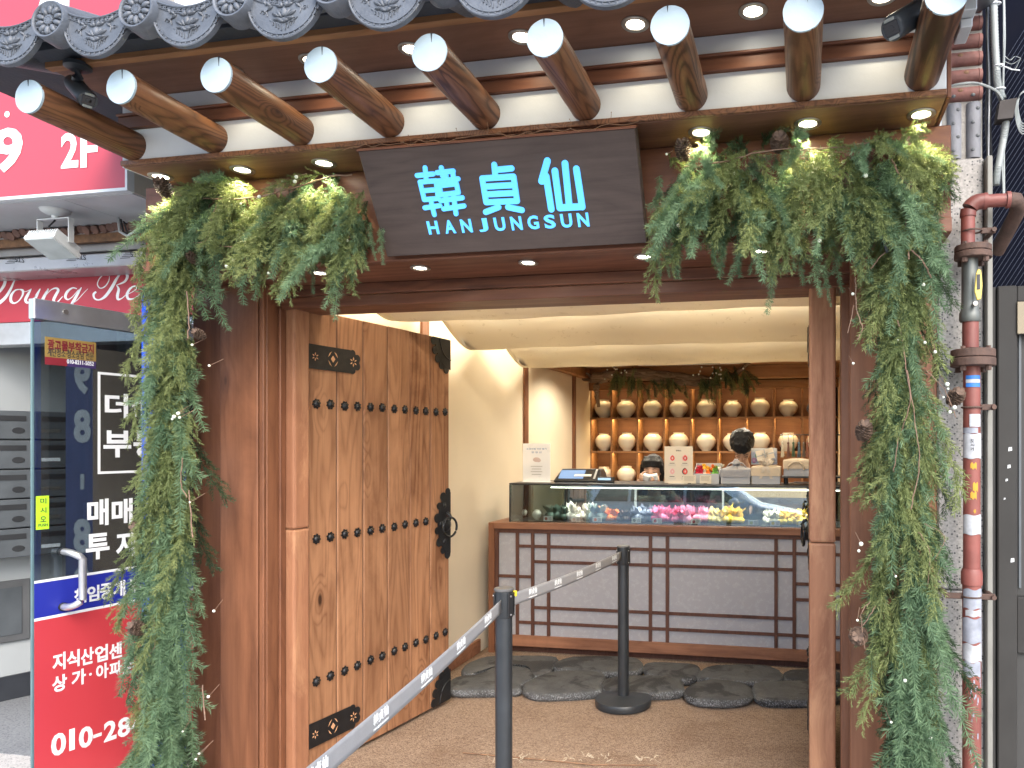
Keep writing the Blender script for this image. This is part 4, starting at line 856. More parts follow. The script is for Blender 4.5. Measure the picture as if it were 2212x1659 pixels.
# steel strip, mesh screen and metal door
MB_strip = MB().box(0.6135, 0.632, 2.70, 2.80, -0.02, zp - 0.01); o = MB_strip.build('corner_strip', pm('olive_steel', (0.20, 0.20, 0.18), 0.5, metal=0.0, dirt=0.2), None, bevel=0.003); tag(o, 'upright grey steel corner strip beside the granite pier', 'strip')
msn = thing('mesh_screen', 'dark navy mesh screen with slanted wires above the metal door', 'screen', (1.0, 2.86, 2.05))
zm0 = at(2180, 618, 2.84).z
MB().box(0.634, 1.9, 2.90, 2.92, zm0, 4.0).build('backing', pm('dark_navy', (0.005, 0.006, 0.012), 0.9, spec=0.05), msn)
ws_ = MB()
for i in range(95):
    x = 0.20 + 0.0165 * i; L = 1.6; dx = 0.62
    a = Vector((x, 2.872, zm0)); b = Vector((x + L * dx, 2.872, zm0 + L))
    if a.x < 0.64: t = (0.64 - a.x) / (b.x - a.x); a = a.lerp(b, max(0, min(1, t)))
    if b.x > 1.89: t = (1.89 - a.x) / max(1e-6, (b.x - a.x)); b = a.lerp(b, max(0, min(1, t)))
    if a.x >= 0.63: ws_.tube([a, b], 0.0011, 4)
o = ws_.build('slanted_wires', pm('wire_grey', (0.045, 0.052, 0.075), 0.8, spec=0.1), msn); o['kind'] = 'stuff'
mdr = thing('metal_door', 'weathered grey brown metal door right of the gas pipe', 'door', (1.1, 2.85, 0))
M_MD = pm('door_bronze_grey', (0.040, 0.039, 0.037), 0.6, var=0.12, scale=4, dirt=0.3, spec=0.15); M_MD2 = pm('door_panel_grey', (0.055, 0.055, 0.053), 0.6, var=0.1, scale=3, dirt=0.25, spec=0.15)
xd0 = at(2152, 1000, 2.84).x
xd1 = at(2196, 1000, 2.83).x
MB().box(xd0, xd1, 2.82, 2.90, -0.02, zm0 - 0.002).build('stile', M_MD, mdr, bevel=0.004)
MB().box(0.6325, xd0 - 0.001, 2.835, 2.90, -0.02, zm0 - 0.002).build('door_frame', M_MD2, mdr, bevel=0.003)
MB().box(xd1 + 0.001, 1.8, 2.83, 2.90, zm0 - 0.06, zm0 - 0.002).build('top_rail', M_MD, mdr, bevel=0.004)
zr_a, zr_b = at(2205, 1352, 2.83).z, at(2205, 1290, 2.83).z
MB().box(xd1 + 0.001, 1.8, 2.83, 2.90, at(2205, 1655, 2.83).z, zr_a + 0.10).build('lower_panel', M_MD2, mdr) if False else None
MB().box(xd1 + 0.001, 1.8, 2.832, 2.90, zr_a - 0.10, zr_b).build('mid_rail', M_MD, mdr, bevel=0.004)
MB().box(xd1 + 0.001, 1.8, 2.852, 2.90, zr_b + 0.001, zm0 - 0.061).build('panel', M_MD2, mdr); MB().box(xd1 + 0.001, 1.8, 2.852, 2.90, -0.02, zr_a - 0.101).build('panel', M_MD2, mdr)
MB().box(xd1 + 0.012, xd1 + 0.02, 2.846, 2.8515, zr_b + 0.03, zm0 - 0.10).build('panel_bead', M_MBX, mdr)
MB().box(at(2196, 700, 2.82).x, 0.95, 2.812, 2.8195, at(2205, 722, 2.82).z, at(2205, 652, 2.82).z).build('lock_plate', pm('bronze_plate', (0.20, 0.17, 0.12), 0.5, metal=0.4), mdr, bevel=0.002)
M_SCR = pm('paper_scrap', (0.55, 0.57, 0.58), 0.8)
for u, v, w in ((2178, 975, 8), (2176, 1012, 7), (2172, 1040, 5), (2183, 1215, 8), (2168, 1080, 4)):
    p = at(u, v, 2.819); MB().prism([(p.x, p.z), (p.x + 0.0016 * w, p.z + 0.003), (p.x + 0.0015 * w, p.z + 0.002 * w), (p.x + 0.001, p.z + 0.0018 * w)], 2.8185, 2.8197).build('paper_scrap', M_SCR, mdr)
# conduit, cables, junction plate, duct
def P(u, v, Y): return at(u, v, Y)
cd = thing('corrugated_conduit', 'white corrugated conduit bundled with cables beside the mesh screen', 'conduit', P(2150, 300, 2.72))
def spline(pts, n):
    out = []
    for i in range(len(pts) - 1):
        p0 = pts[max(i - 1, 0)]; p1 = pts[i]; p2 = pts[i + 1]; p3 = pts[min(i + 2, len(pts) - 1)]
        for k in range(n):
            t = k / n; out.append(0.5 * (2 * p1 + (p2 - p0) * t + (2 * p0 - 5 * p1 + 4 * p2 - p3) * t * t + (3 * p1 - p0 - 3 * p2 + p3) * t ** 3))
    out.append(pts[-1]); return out
M_CONW = pm('grey_white_pvc', (0.30, 0.33, 0.33), 0.5, var=0.06, dirt=0.15)
def corr(pts, r, n=26):
    s_ = spline([Vector(p) for p in pts], n); return MB().tube(s_, [r * (1.0 if i % 2 else 0.86) for i in range(len(s_))], 12)
YC = 2.73
corr([P(2146, -30, YC), P(2148, 60, YC), P(2152, 140, YC), P(2156, 185, YC), P(2166, 215, YC)], 0.0135).build('upper_conduit', M_CONW, cd, 60)
corr([P(2172, 245, YC), P(2172, 275, YC), P(2164, 320, YC), P(2155, 370, YC), P(2152, 400, YC)], 0.0125).build('lower_conduit', M_CONW, cd, 60)
for v in (8, 142, 192): 
    c = P(2150 + v * 0.05, v, YC); MB().tube([c + Vector((0.017 * math.cos(a), 0.016 * math.sin(a), 0.003 * math.sin(a))) for a in [2 * math.pi * k / 14 for k in range(15)]], 0.0025, 5).build('cable_tie', M_PRINTW, cd)
MB().tube([P(2165, 142, YC - 0.02), P(2185, 150, YC - 0.03), P(2203, 152, YC - 0.03)], 0.002, 5).build('tie_tail', M_PRINTW, cd)
jp = [P(2158, 222, YC - 0.015), P(2195, 215, YC - 0.015), P(2186, 258, YC - 0.015), P(2152, 262, YC - 0.015)]
MB().prism([(p.x, p.z) for p in jp], YC - 0.03, YC + 0.02).build('junction_plate', pm('rusty_plate', (0.03, 0.024, 0.022), 0.7), cd)
cbl = thing('cable_bundle', 'grey and black cables running beside the corrugated conduit', 'cables', P(2140, 200, 2.75))
for k, (c0, m_) in enumerate(((2132, M_BLACK), (2136, M_SILVER), (2140, M_BLACK), (2166, M_CONW), (2170, M_CONW))):
    pts = [P(c0 + random.uniform(-3, 3), v, YC + 0.02) for v in (-30, 80, 170, 260, 340, 420)]
    MB().tube(spline(pts, 4), 0.0035, 6).build('cable', m_, cbl, 60)
MB().tube(spline([P(2038, 192, 2.72), P(2070, 182, 2.70), P(2110, 180, 2.70), P(2150, 195, 2.71), P(2166, 216, 2.72)], 5), 0.0042, 6).build('cable', M_CONW, cbl, 60)
for k in range(5):
    c = P(2212, 232 + 3 * k, 2.72); MB().tube([c + Vector(((0.020 + 0.002 * k) * math.cos(a), 0.004 * math.sin(3 * a), (0.055 + 0.004 * k) * math.sin(a))) for a in [2 * math.pi * j / 18 for j in range(19)]], 0.0022, 5).build('coil', M_CONW, cbl, 60)
for q in range(3):
    MB().tube(spline([P(2170, 120 + 12 * q, 2.83), P(2182, 130 + 8 * q, 2.82), P(2192, 122 + 14 * q, 2.83), P(2205, 126, 2.82)], 4), 0.0012, 4).build('stray_wire', M_CONW, cbl)
du = thing('steel_duct', 'small stainless box duct end beside the last rafter', 'duct', P(2090, 40, 2.3))
p0, p1 = P(2072, -20, 2.35), P(2103, 40, 2.35)
MB().box(p0.x, p1.x, 2.30, 2.42, p1.z, p0.z + 0.2).build('box', M_SILVER, du, bevel=0.003)
q0, q1 = P(2068, 44, 2.38), P(2092, 80, 2.40); MB().box(q0.x, q1.x, 2.34, 2.44, q1.z, p1.z - 0.001).build('sleeve', M_SILVER, du, bevel=0.003)
MB().cyl(P(2069, 30, 2.29), P(2069, 30, 2.29) + Vector((0, 0.02, 0)), 0.006).build('screw', M_RING, du, 40)

# ================================================================== GAS PIPE
YP = 2.63; pxm = at(2099, 1000, YP).x; PR = 0.0285
M_PIPE = pm('red_oxide_paint', (0.20, 0.062, 0.050), 0.5, var=0.15, scale=10, bmp=0.1, dirt=0.35)
M_RUST = pm('rusty_iron', (0.085, 0.05, 0.038), 0.75, var=0.35, scale=25, bmp=0.3)
M_BRASSG = pm('valve_grey', (0.14, 0.15, 0.14), 0.5, metal=0.5, var=0.2)
gp = thing('gas_pipe', 'red painted gas pipe with flanges and a yellow valve lever on the pier', 'pipe', (pxm, YP, 0))
zz = lambda v: at(2099, v, YP).z
MB().tube([(pxm, YP, -0.02), (pxm, YP, zz(1250))], PR + 0.0015, 24).build('lower_pipe', M_PIPE, gp, 60)
MB().tube([(pxm, YP, zz(1262)), (pxm, YP, zz(1236)), (pxm, YP, zz(1228))], [PR + 0.006, PR + 0.006, PR + 0.001], 24).build('collar', M_PIPE, gp, 40)
MB().tube([(pxm, YP, zz(1249)), (pxm, YP, zz(792))], PR - 0.001, 24).build('middle_pipe', M_PIPE, gp, 60)
MB().tube([(pxm - 0.004, YP, zz(752)), (pxm - 0.004, YP, zz(692))], PR - 0.002, 24).build('valve_pipe', M_PIPE, gp, 60)
vb = MB(); vb.lathe([(0.030, zz(696)), (0.034, zz(692)), (0.034, zz(676)), (0.030, zz(672)), (0.027, zz(650)), (0.026, zz(560))], 24, Matrix.Translation((pxm - 0.006, YP, 0))); vb.build('valve_body', M_BRASSG, gp, 40)
def flange(v0, v1, r, nb):
    a, b = zz(v1), zz(v0); m_ = (a + b) / 2; x = pxm if nb > 4 else pxm + 0.004
    f_ = MB().cyl((x, YP, a), (x, YP, m_ - 0.001), r, n=32).cyl((x, YP, m_ + 0.001), (x, YP, b), r * 0.985, n=32).build('flange', M_RUST, gp, 40, bevel=0.002)
    for k in range(nb):
        an = 2 * math.pi * (k + 0.5) / nb; bxp, byp = x + r * 0.78 * math.cos(an), YP + r * 0.78 * math.sin(an)
        MB().cyl((bxp, byp, a - 0.016), (bxp, byp, a - 0.0005), 0.0105, n=6).build('bolt', M_RUST, f_); MB().cyl((bxp, byp, b + 0.0005), (bxp, byp, b + 0.009), 0.008, n=6).build('nut', M_RUST, f_)
flange(756, 792, 0.072, 4); flange(532, 560, 0.060, 4)
MB().tube([(pxm - 0.012, YP, zz(531)), (pxm - 0.012, YP, zz(462))], 0.0225, 20).build('riser', M_PIPE, gp, 60)
ex = pxm - 0.012; ez = zz(462)
el = [(ex, YP, ez - 0.01), (ex, YP, ez)] + [(ex + 0.04 * (1 - math.cos(a)), YP, ez + 0.04 * math.sin(a)) for a in [math.pi / 2 * k / 6 for k in range(1, 7)]] + [(ex + 0.05, YP, ez + 0.04)]
MB().tube(el, 0.0262, 20).build('elbow', M_PIPE, gp, 60)
xe2 = at(2180, 430, YP).x
MB().tube([(ex + 0.05, YP, ez + 0.04), (xe2, YP, ez + 0.04)], 0.0215, 20).build('branch_pipe', M_PIPE, gp, 60)
for x in (ex + 0.054, xe2 - 0.004): MB().tube([(x - 0.006, YP, ez + 0.04), (x + 0.006, YP, ez + 0.04)], 0.0275, 20).build('collar', M_PIPE, gp, 40)
MB().tube([(xe2, YP, ez + 0.04), (xe2 + 0.022, YP + 0.003, ez + 0.038), (xe2 + 0.036, YP + 0.022, ez + 0.026), (xe2 + 0.036, YP + 0.06, ez + 0.005), (xe2 + 0.01, YP + 0.20, ez - 0.08)], 0.0255, 18).build('elbow', M_RUST, gp, 60)
lv = [(0.000, 0.0), (0.013, 0.004), (0.017, 0.05), (0.013, 0.098), (0.003, 0.104), (-0.003, 0.09), (-0.008, 0.03)]
lz = zz(655); hx_ = pxm + 0.006
lev = MB().prism([(hx_ + x, lz + z) for x, z in lv][::-1], YP - 0.052, YP - 0.044).build('valve_lever', pm('yellow_vinyl', (0.62, 0.50, 0.12), 0.45, var=0.06, dirt=0.25), gp, bevel=0.002)
MB().box(hx_ - 0.001, hx_ + 0.009, YP - 0.0535, YP - 0.0522, lz + 0.035, lz + 0.085).build('lever_print', M_PRINTD, lev)
MB().cyl((pxm, YP - 0.03, zz(662)), (pxm, YP - 0.058, zz(662)), 0.008, n=6).build('lever_nut', M_RING, gp)
for v, wd_ in ((500, 1), (880, 1), (1288, 2)):
    z = zz(v); MB().tube([(pxm + (PR + 0.003) * math.cos(a), YP + (PR + 0.003) * math.sin(a), z) for a in [2 * math.pi * k / 20 for k in range(21)]], 0.0032, 6).build('clamp_ring', M_RUST, gp, 60)
    b_ = MB().box(pxm + PR, pxm + 0.075, YP - 0.004, YP + 0.004, z - 0.010, z + 0.010)
    if wd_ == 2: b_.box(pxm - 0.085, pxm - PR, YP - 0.004, YP + 0.004, z - 0.010, z + 0.010)
    b_.build('bracket', M_RUST, gp, bevel=0.002)
    MB().cyl((pxm + 0.068, YP - 0.016, z), (pxm + 0.068, YP + 0.11, z), 0.008, n=8).build('anchor_bolt', M_RUST, gp, 40)
    if wd_ == 2: MB().cyl((pxm - 0.078, YP - 0.016, z), (pxm - 0.078, YP + 0.11, z), 0.008, n=8).build('anchor_bolt', M_RUST, gp, 40)
M_STW = pm('worn_white_sticker', (0.42, 0.44, 0.47), 0.7, var=0.25, scale=22, dirt=0.3); M_STG = pm('worn_grey_sticker', (0.27, 0.29, 0.34), 0.7, var=0.3, scale=22, dirt=0.3)
M_STB = pm('blue_sticker', (0.03, 0.16, 0.50), 0.5); M_STO = pm('yellow_paint', (0.50, 0.26, 0.02), 0.6)
def sleeve(v0, v1, m_, a0=-165, a1=-15, dr=0.0008, r=PR, wob=0.0):
    zA_, zB_ = zz(v1), zz(v0); mb = MB()
    mb.grid(lambda a, b: (pxm + (r + dr) * math.cos(R(a0 + (a1 - a0) * a)), YP + (r + dr) * math.sin(R(a0 + (a1 - a0) * a)), zA_ + (zB_ - zA_) * b + wob * math.sin(11 * a + 5 * b) * (1 if b in (0, 1) else 0)), 14, 2)
    mb.build('sticker', m_, gp, 180)
sleeve(812, 820, M_STB, -140, -40); sleeve(820.5, 828, M_STW, -140, -40); sleeve(828.5, 837, M_STB, -140, -40)
sleeve(895, 922, M_STW, -115, -35); sleeve(924, 936, M_STG, -170, -60); sleeve(937, 990, M_STW, -170, -20, wob=.002); sleeve(1155 - 44, 1153, M_STW, -170, -10, wob=.002)
lwr = PR + 0.0015
sleeve(1270, 1312, M_STG, -160, -20, 0.0008, lwr, .003); sleeve(1314, 1328, M_STW, -140, -30, 0.0012, lwr, .002); sleeve(1332, 1385, M_STG, -170, -10, .0008, lwr, .003); sleeve(1388, 1425, M_STW, -170, -10, .0008, lwr, .004); sleeve(1426, 1456, M_STG, -170, -40, .0008, lwr, .004)
for k, ch in enumerate('도시가스'):
    p = Vector((pxm - 0.004, YP - PR - 0.0012, zz(952 + 9 * k))); text('print', ch, M_PRINTD, gp, p, X1, Z1, 0.012, 0.011, 0.02, 0.0003) if k < 3 else None
for v0, v1, a0, a1 in ((1000, 1012, -110, -70), (1042, 1060, -95, -60), (1062, 1076, -110, -70), (1100, 1106, -90, -75), (1128, 1133, -85, -72)): sleeve(v0, v1, M_STO, a0, a1, 0.0006, PR, .003)
for k in range(24):
    v = random.uniform(1460, 1659); a = random.uniform(-120, -45); sleeve(v, v + random.uniform(3, 12), M_STG, a, a + random.uniform(4, 11), 0.0005, lwr, .002)
# ================================================================== GARLANDS
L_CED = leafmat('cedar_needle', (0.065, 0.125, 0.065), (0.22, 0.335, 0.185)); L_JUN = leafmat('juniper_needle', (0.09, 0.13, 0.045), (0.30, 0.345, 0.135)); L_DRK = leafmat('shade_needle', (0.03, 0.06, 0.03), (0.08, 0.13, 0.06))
rg = random.Random(4)
def needle(mb, p, d, L, w):
    d = d.normalized(); s_ = d.cross(Vector((rg.uniform(-1, 1), rg.uniform(-1, 1), rg.uniform(-1, 1)))).normalized() * (w / 2); m_ = p + d * (L * 0.55)
    mb.add([tuple(p - s_ * .5), tuple(p + s_ * .5), tuple(m_ + s_), tuple(m_ - s_), tuple(p + d * L)], [(0, 1, 2, 3), (3, 2, 4)])
def stemcurve(L, bend):
    pts = []; x = y = 0
    for i in range(13):
        t = i / 12; pts.append(Vector((bend[0] * L * t * t, -bend[1] * L * math.sin(t * 1.7), -L * t)))
    return pts
def cedar(L=0.30, seed=0):
    rg.seed(seed); mb = MB(); pts = stemcurve(L, (rg.uniform(-.16, .16), rg.uniform(0.03, .15)))
    n = int(L / 0.0092)
    for i in range(n):
        t = i / n * 12; k = min(int(t), 11); p = pts[k].lerp(pts[k + 1], t - k); ax = (pts[k + 1] - pts[k]).normalized()
        m = 12
        for j in range(m):
            a = rg.uniform(0, 6.28); q = Vector((math.cos(a), math.sin(a), 0)); side = (q - ax * q.dot(ax)).normalized()
            needle(mb, p, side * 1.0 + ax * rg.uniform(0.35, 1.1), rg.uniform(0.024, 0.038) * (1.0 - 0.35 * (i / n) ** 3), 0.0019)
    for q in range(5):                                    # short side shoots
        t = rg.uniform(2, 8); k = int(t); p = pts[k]; a = rg.uniform(0, 6.28); d = Vector((math.cos(a) * .8, -abs(math.sin(a)) * .5, -0.7)).normalized(); Ls = rg.uniform(0.05, 0.10)
        for i in range(int(Ls / 0.009)):
            pp = p + d * (0.009 * i)
            for j in range(8):
                b = Vector((rg.uniform(-1, 1), rg.uniform(-1, 1), rg.uniform(-1, 1))); b = (b - d * b.dot(d)).normalized(); needle(mb, pp, b + d * rg.uniform(.4, 1.1), rg.uniform(0.022, 0.032), 0.0023)
    mb.tube(pts[::3], 0.0014, 4)
    return mb.mesh('cedar_spray', L_CED)
def juniper(L=0.26, seed=0, mat=None):
    rg.seed(seed); mb = MB(); pts = stemcurve(L, (rg.uniform(-.3, .3), rg.uniform(0.05, .25)))
    n = int(L / 0.0075)
    for i in range(n):
        t = (i + 0.5) / n * 12; k = min(int(t), 11); p = pts[k].lerp(pts[k + 1], t - k); ax = (pts[k + 1] - pts[k]).normalized()
        a = rg.uniform(0, 6.28); q = Vector((math.cos(a), math.sin(a) * .7, 0)); side = (q - ax * q.dot(ax)).normalized(); d = (side * rg.uniform(.5, .9) + ax).normalized()
        Lt = rg.uniform(0.045, 0.09) * (1 - 0.5 * (i / n) ** 2)
        m = int(Lt / 0.0042)
        for j in range(m):
            pp = p + d * (Lt * j / m) + Vector((0, 0, -0.15 * (Lt * j / m) ** 2 / Lt))
            for z in range(3):
                b = Vector((rg.uniform(-1, 1), rg.uniform(-1, 1), rg.uniform(-1, 1))); b = (b - d * b.dot(d)).normalized(); needle(mb, pp, b * .75 + d, rg.uniform(0.010, 0.019), 0.0022)
    mb.tube(pts[::3], 0.0013, 4)
    return mb.mesh('juniper_spray', mat or L_JUN)
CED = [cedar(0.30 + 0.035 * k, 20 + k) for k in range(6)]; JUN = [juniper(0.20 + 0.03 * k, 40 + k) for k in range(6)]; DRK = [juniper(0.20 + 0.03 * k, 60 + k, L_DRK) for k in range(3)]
def spray(g_, p, me, sc=1.0, ax=0.0, az=0.0, ay=0.0):
    o = put(me.name.split('.')[0], me, g_); o.matrix_basis = Matrix.Translation(p) @ Matrix.Rotation(ay, 4, 'Y') @ Matrix.Rotation(ax, 4, 'X') @ Matrix.Rotation(az, 4, 'Z') @ Matrix.Scale(sc, 4); return o
gr_ = random.Random(9)
def lerp_tab(tab, v):
    for (v0, a0, b0), (v1, a1, b1) in zip(tab, tab[1:]):
        if v0 <= v <= v1: t = (v - v0) / (v1 - v0); return a0 + (a1 - a0) * t, b0 + (b1 - b0) * t
    return tab[-1][1], tab[-1][2]
GY = 2.47
def vertical(g_, tab, v0, v1, n, jf):
    for i in range(n):
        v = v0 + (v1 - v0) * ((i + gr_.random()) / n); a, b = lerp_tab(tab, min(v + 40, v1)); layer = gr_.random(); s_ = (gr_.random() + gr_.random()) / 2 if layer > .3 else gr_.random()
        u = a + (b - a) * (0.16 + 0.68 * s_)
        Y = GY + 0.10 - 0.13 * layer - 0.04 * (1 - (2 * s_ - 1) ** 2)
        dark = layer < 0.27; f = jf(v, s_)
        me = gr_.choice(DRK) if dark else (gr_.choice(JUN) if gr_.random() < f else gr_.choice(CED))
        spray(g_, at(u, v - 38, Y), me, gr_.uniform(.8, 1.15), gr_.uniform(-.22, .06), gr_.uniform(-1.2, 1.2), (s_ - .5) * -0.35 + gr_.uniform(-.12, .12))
def horizontal(g_, x0, x1, top, bot, n, jf):
    for i in range(n):
        t = (i + gr_.random()) / n; u = x0 + (x1 - x0) * t; vt = top(u); vb = bot(u); k = gr_.random() ** 0.8; layer = gr_.random()
        v = vt - 26 + (max(vb - 95, vt + 15) - vt) * k
        Y = GY + 0.06 - 0.15 * layer - 0.03 * k
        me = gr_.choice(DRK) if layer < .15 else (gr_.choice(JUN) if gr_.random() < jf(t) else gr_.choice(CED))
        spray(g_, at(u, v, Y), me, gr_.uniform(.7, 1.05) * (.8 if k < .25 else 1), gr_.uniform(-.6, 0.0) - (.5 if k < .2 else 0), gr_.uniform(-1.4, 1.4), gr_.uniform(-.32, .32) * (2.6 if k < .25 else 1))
def hangers(g_, lst):
    for u, v0, v1 in lst:
        p = at(u, v0, GY - 0.06); L = p.z - at(u, v1, GY - 0.06).z; me = gr_.choice(CED); Lm = max(-min(v.co.z for v in me.vertices), .05)
        spray(g_, p, me, L / Lm, gr_.uniform(-.1, .05), gr_.uniform(-1, 1), gr_.uniform(-.08, .08))
def twig(g_, pts, r=0.0026): MB().tube([q_ + Vector((gr_.uniform(-1, 1), gr_.uniform(-1, 1), gr_.uniform(-1, 1))) * .0022 for q_ in spline([at(*p) for p in pts], 6)], r * .62, 6).build('twig', M_TWIG, g_, 60)
M_TWIG = pm('vine_bark', (0.20, 0.125, 0.085), 0.7, var=0.35, scale=40); M_BEAD = pm('pale_berry', (0.70, 0.74, 0.62), 0.4, var=0.05)
bead_me = MB().ell((0, 0, 0), 0.0058, 10, 8).mesh('berry', M_BEAD, 180)
def beads(g_, lst):
    for u, v in lst:
        o = put('berry', bead_me, g_); o.matrix_basis = Matrix.Translation(at(u, v, GY - 0.125)) @ Matrix.Scale(gr_.uniform(.6, 1.2), 4)
        e = at(u, v, GY - 0.125); MB().tube([e, e + Vector((gr_.uniform(-.02, .02), 0.05, 0.03))], 0.0009, 4).build('berry_stalk', M_TWIG, g_)
# ---- left garland: along the header, then down the pillar
gl = thing('evergreen_garland', 'evergreen garland over the left pillar and left of the sign, hanging to the ground', 'garland', at(380, 1659, GY))
topL = lambda u: 438 - (u - 330) * 0.085 + 6 * math.sin(u * .07)
botL = lambda u: 585 + 28 * math.sin(u * 0.035) + 22 * math.sin(u * .083)
tabL = [(400, 364, 478), (470, 339, 478), (560, 309, 458), (620, 285, 459), (720, 297, 457), (850, 310, 442), (1000, 320, 439), (1120, 323, 437), (1250, 284, 435), (1350, 267, 435), (1450, 284, 442), (1560, 261, 447), (1680, 239, 442), (1800, 229, 437)]
vertical(gl, tabL, 430, 1760, 245, lambda v, s: 0.65 if v < 700 else (0.45 if v < 1150 else (0.7 if s < .35 else 0.12)))
horizontal(gl, 395, 795, topL, botL, 130, lambda t: 0.68)
hangers(gl, [(645, 505, 612), (690, 520, 640), (742, 500, 622), (800, 480, 570), (826, 475, 578), (540, 500, 606), (625, 480, 600), (575, 470, 585), (715, 480, 610), (770, 460, 590), (510, 500, 590)])
twig(gl, [(505, 612, GY - .1), (530, 560, GY - .12), (505, 535, GY - .13), (470, 530, GY - .13)]); twig(gl, [(440, 430, GY - .1), (560, 425, GY - .12), (700, 385, GY - .11), (760, 378, GY - .1)], 0.004); twig(gl, [(730, 470, GY - .12), (725, 520, GY - .13), (738, 545, GY - .13)], 0.002)
twig(gl, [(470, 440, GY - .12), (455, 480, GY - .13), (445, 520, GY - .13), (415, 525, GY - .13)], 0.0022); twig(gl, [(405, 630, GY - .12), (408, 700, GY - .13), (404, 735, GY - .13)], 0.004)
twig(gl, [(395, 990, GY - .12), (390, 1040, GY - .12), (405, 1075, GY - .13)], 0.003); twig(gl, [(330, 1130, GY - .11), (320, 1100, GY - .12), (345, 1060, GY - .12)], 0.002); twig(gl, [(410, 1060, GY - .12), (415, 1160, GY - .13)], 0.004)
twig(gl, [(438, 1480, GY - .12), (443, 1555, GY - .13)], 0.004); twig(gl, [(330, 1330, GY - .1), (335, 1390, GY - .11), (318, 1420, GY - .12)], 0.002)
beads(gl, [(475, 455), (520, 440), (560, 425), (610, 392), (637, 392), (640, 382), (505, 560), (415, 745), (452, 790), (376, 900), (385, 893), (388, 902), (372, 905), (410, 1085), (490, 575), (580, 590), (462, 1320), (450, 1505), (423, 1640), (430, 1628), (395, 1580), (680, 587), (750, 520)])
# ---- right garland
gr2 = thing('evergreen_garland', 'evergreen garland right of the sign and down the right pillar to the ground', 'garland', at(1970, 1659, GY))
topR = lambda u: 352 - (u - 1410) * 0.085 + 6 * math.sin(u * .06)
botR = lambda u: 530 + 28 * math.sin(u * .031) - 10 * math.sin(u * .09)
tabR = [(280, 1902, 2051), (400, 1872, 2066), (560, 1857, 2051), (680, 1845, 2037), (780, 1858, 2025), (900, 1881, 2043), (1000, 1871, 2033), (1120, 1868, 2025), (1250, 1898, 2010), (1350, 1873, 2015), (1450, 1875, 2027), (1560, 1888, 2035), (1680, 1898, 2043), (1800, 1898, 2045)]
vertical(gr2, tabR, 330, 1760, 220, lambda v, s: 0.6 if v < 760 else (0.55 if v < 1150 else (0.35 if s < .3 else 0.08)))
horizontal(gr2, 1440, 2005, topR, botR, 150, lambda t: 0.62)
hangers(gr2, [(1432, 470, 606), (1500, 430, 560), (1560, 450, 612), (1590, 400, 560), (1672, 520, 690), (1640, 470, 600), (1715, 480, 590), (1768, 520, 655), (1785, 560, 668), (1425, 380, 520), (1460, 450, 575), (1530, 430, 590), (1610, 470, 600), (1690, 460, 600), (1740, 500, 625), (1800, 500, 640), (1660, 450, 570), (1575, 480, 600), (1445, 520, 605)])
twig(gr2, [(1480, 360, GY - .1), (1560, 350, GY - .12), (1660, 325, GY - .12), (1790, 320, GY - .12), (1870, 310, GY - .1)], 0.004); twig(gr2, [(1700, 320, GY - .12), (1800, 330, GY - .13), (1900, 300, GY - .12)], 0.003)
twig(gr2, [(1965, 440, GY - .13), (1955, 520, GY - .14), (1990, 560, GY - .14), (2010, 600, GY - .13)], 0.004); twig(gr2, [(1955, 520, GY - .14), (1910, 545, GY - .13), (1880, 580, GY - .13)], 0.003); twig(gr2, [(1960, 530, GY - .14), (1962, 560, GY - .14)], 0.005)
twig(gr2, [(1848, 600, GY - .12), (1850, 660, GY - .13), (1862, 710, GY - .13), (1850, 735, GY - .13)], 0.0025); twig(gr2, [(1845, 660, GY - .12), (1830, 720, GY - .12)], 0.002)
twig(gr2, [(1940, 690, GY - .12), (1955, 780, GY - .13), (1965, 870, GY - .13), (1940, 950, GY - .13), (1930, 1020, GY - .13)], 0.0028); twig(gr2, [(1960, 800, GY - .13), (1975, 900, GY - .13), (1985, 1000, GY - .13), (1968, 1100, GY - .13)], 0.0025)
twig(gr2, [(2000, 800, GY - .11), (2040, 840, GY - .12), (2065, 900, GY - .12)], 0.002); twig(gr2, [(1995, 1130, GY - .12), (2040, 1160, GY - .13), (2020, 1210, GY - .12)], 0.0016); twig(gr2, [(1985, 1150, GY - .12), (2010, 1200, GY - .13), (2000, 1280, GY - .12)], 0.0018)
twig(gr2, [(1880, 1300, GY - .12), (1860, 1330, GY - .13), (1868, 1400, GY - .13)], 0.0022); twig(gr2, [(1890, 1310, GY - .12), (1865, 1350, GY - .13)], 0.002); twig(gr2, [(1925, 345, GY - .12), (1945, 380, GY - .13), (1960, 400, GY - .13)], 0.004); twig(gr2, [(1500, 360, GY - .12), (1520, 390, GY - .13), (1515, 450, GY - .13)], 0.0026)
beads(gr2, [(1820, 350), (1440, 333), (1465, 487), (1842, 635), (1770, 520), (1843, 785), (2020, 760), (2046, 830), (2048, 840), (2038, 858), (2062, 880), (1998, 740), (2052, 890), (1940, 735), (1860, 1175), (1855, 1190), (1852, 1340), (1935, 1245), (2010, 1595), (1925, 1560), (1955, 1470), (1585, 375), (1870, 380), (1995, 615), (1900, 470)])
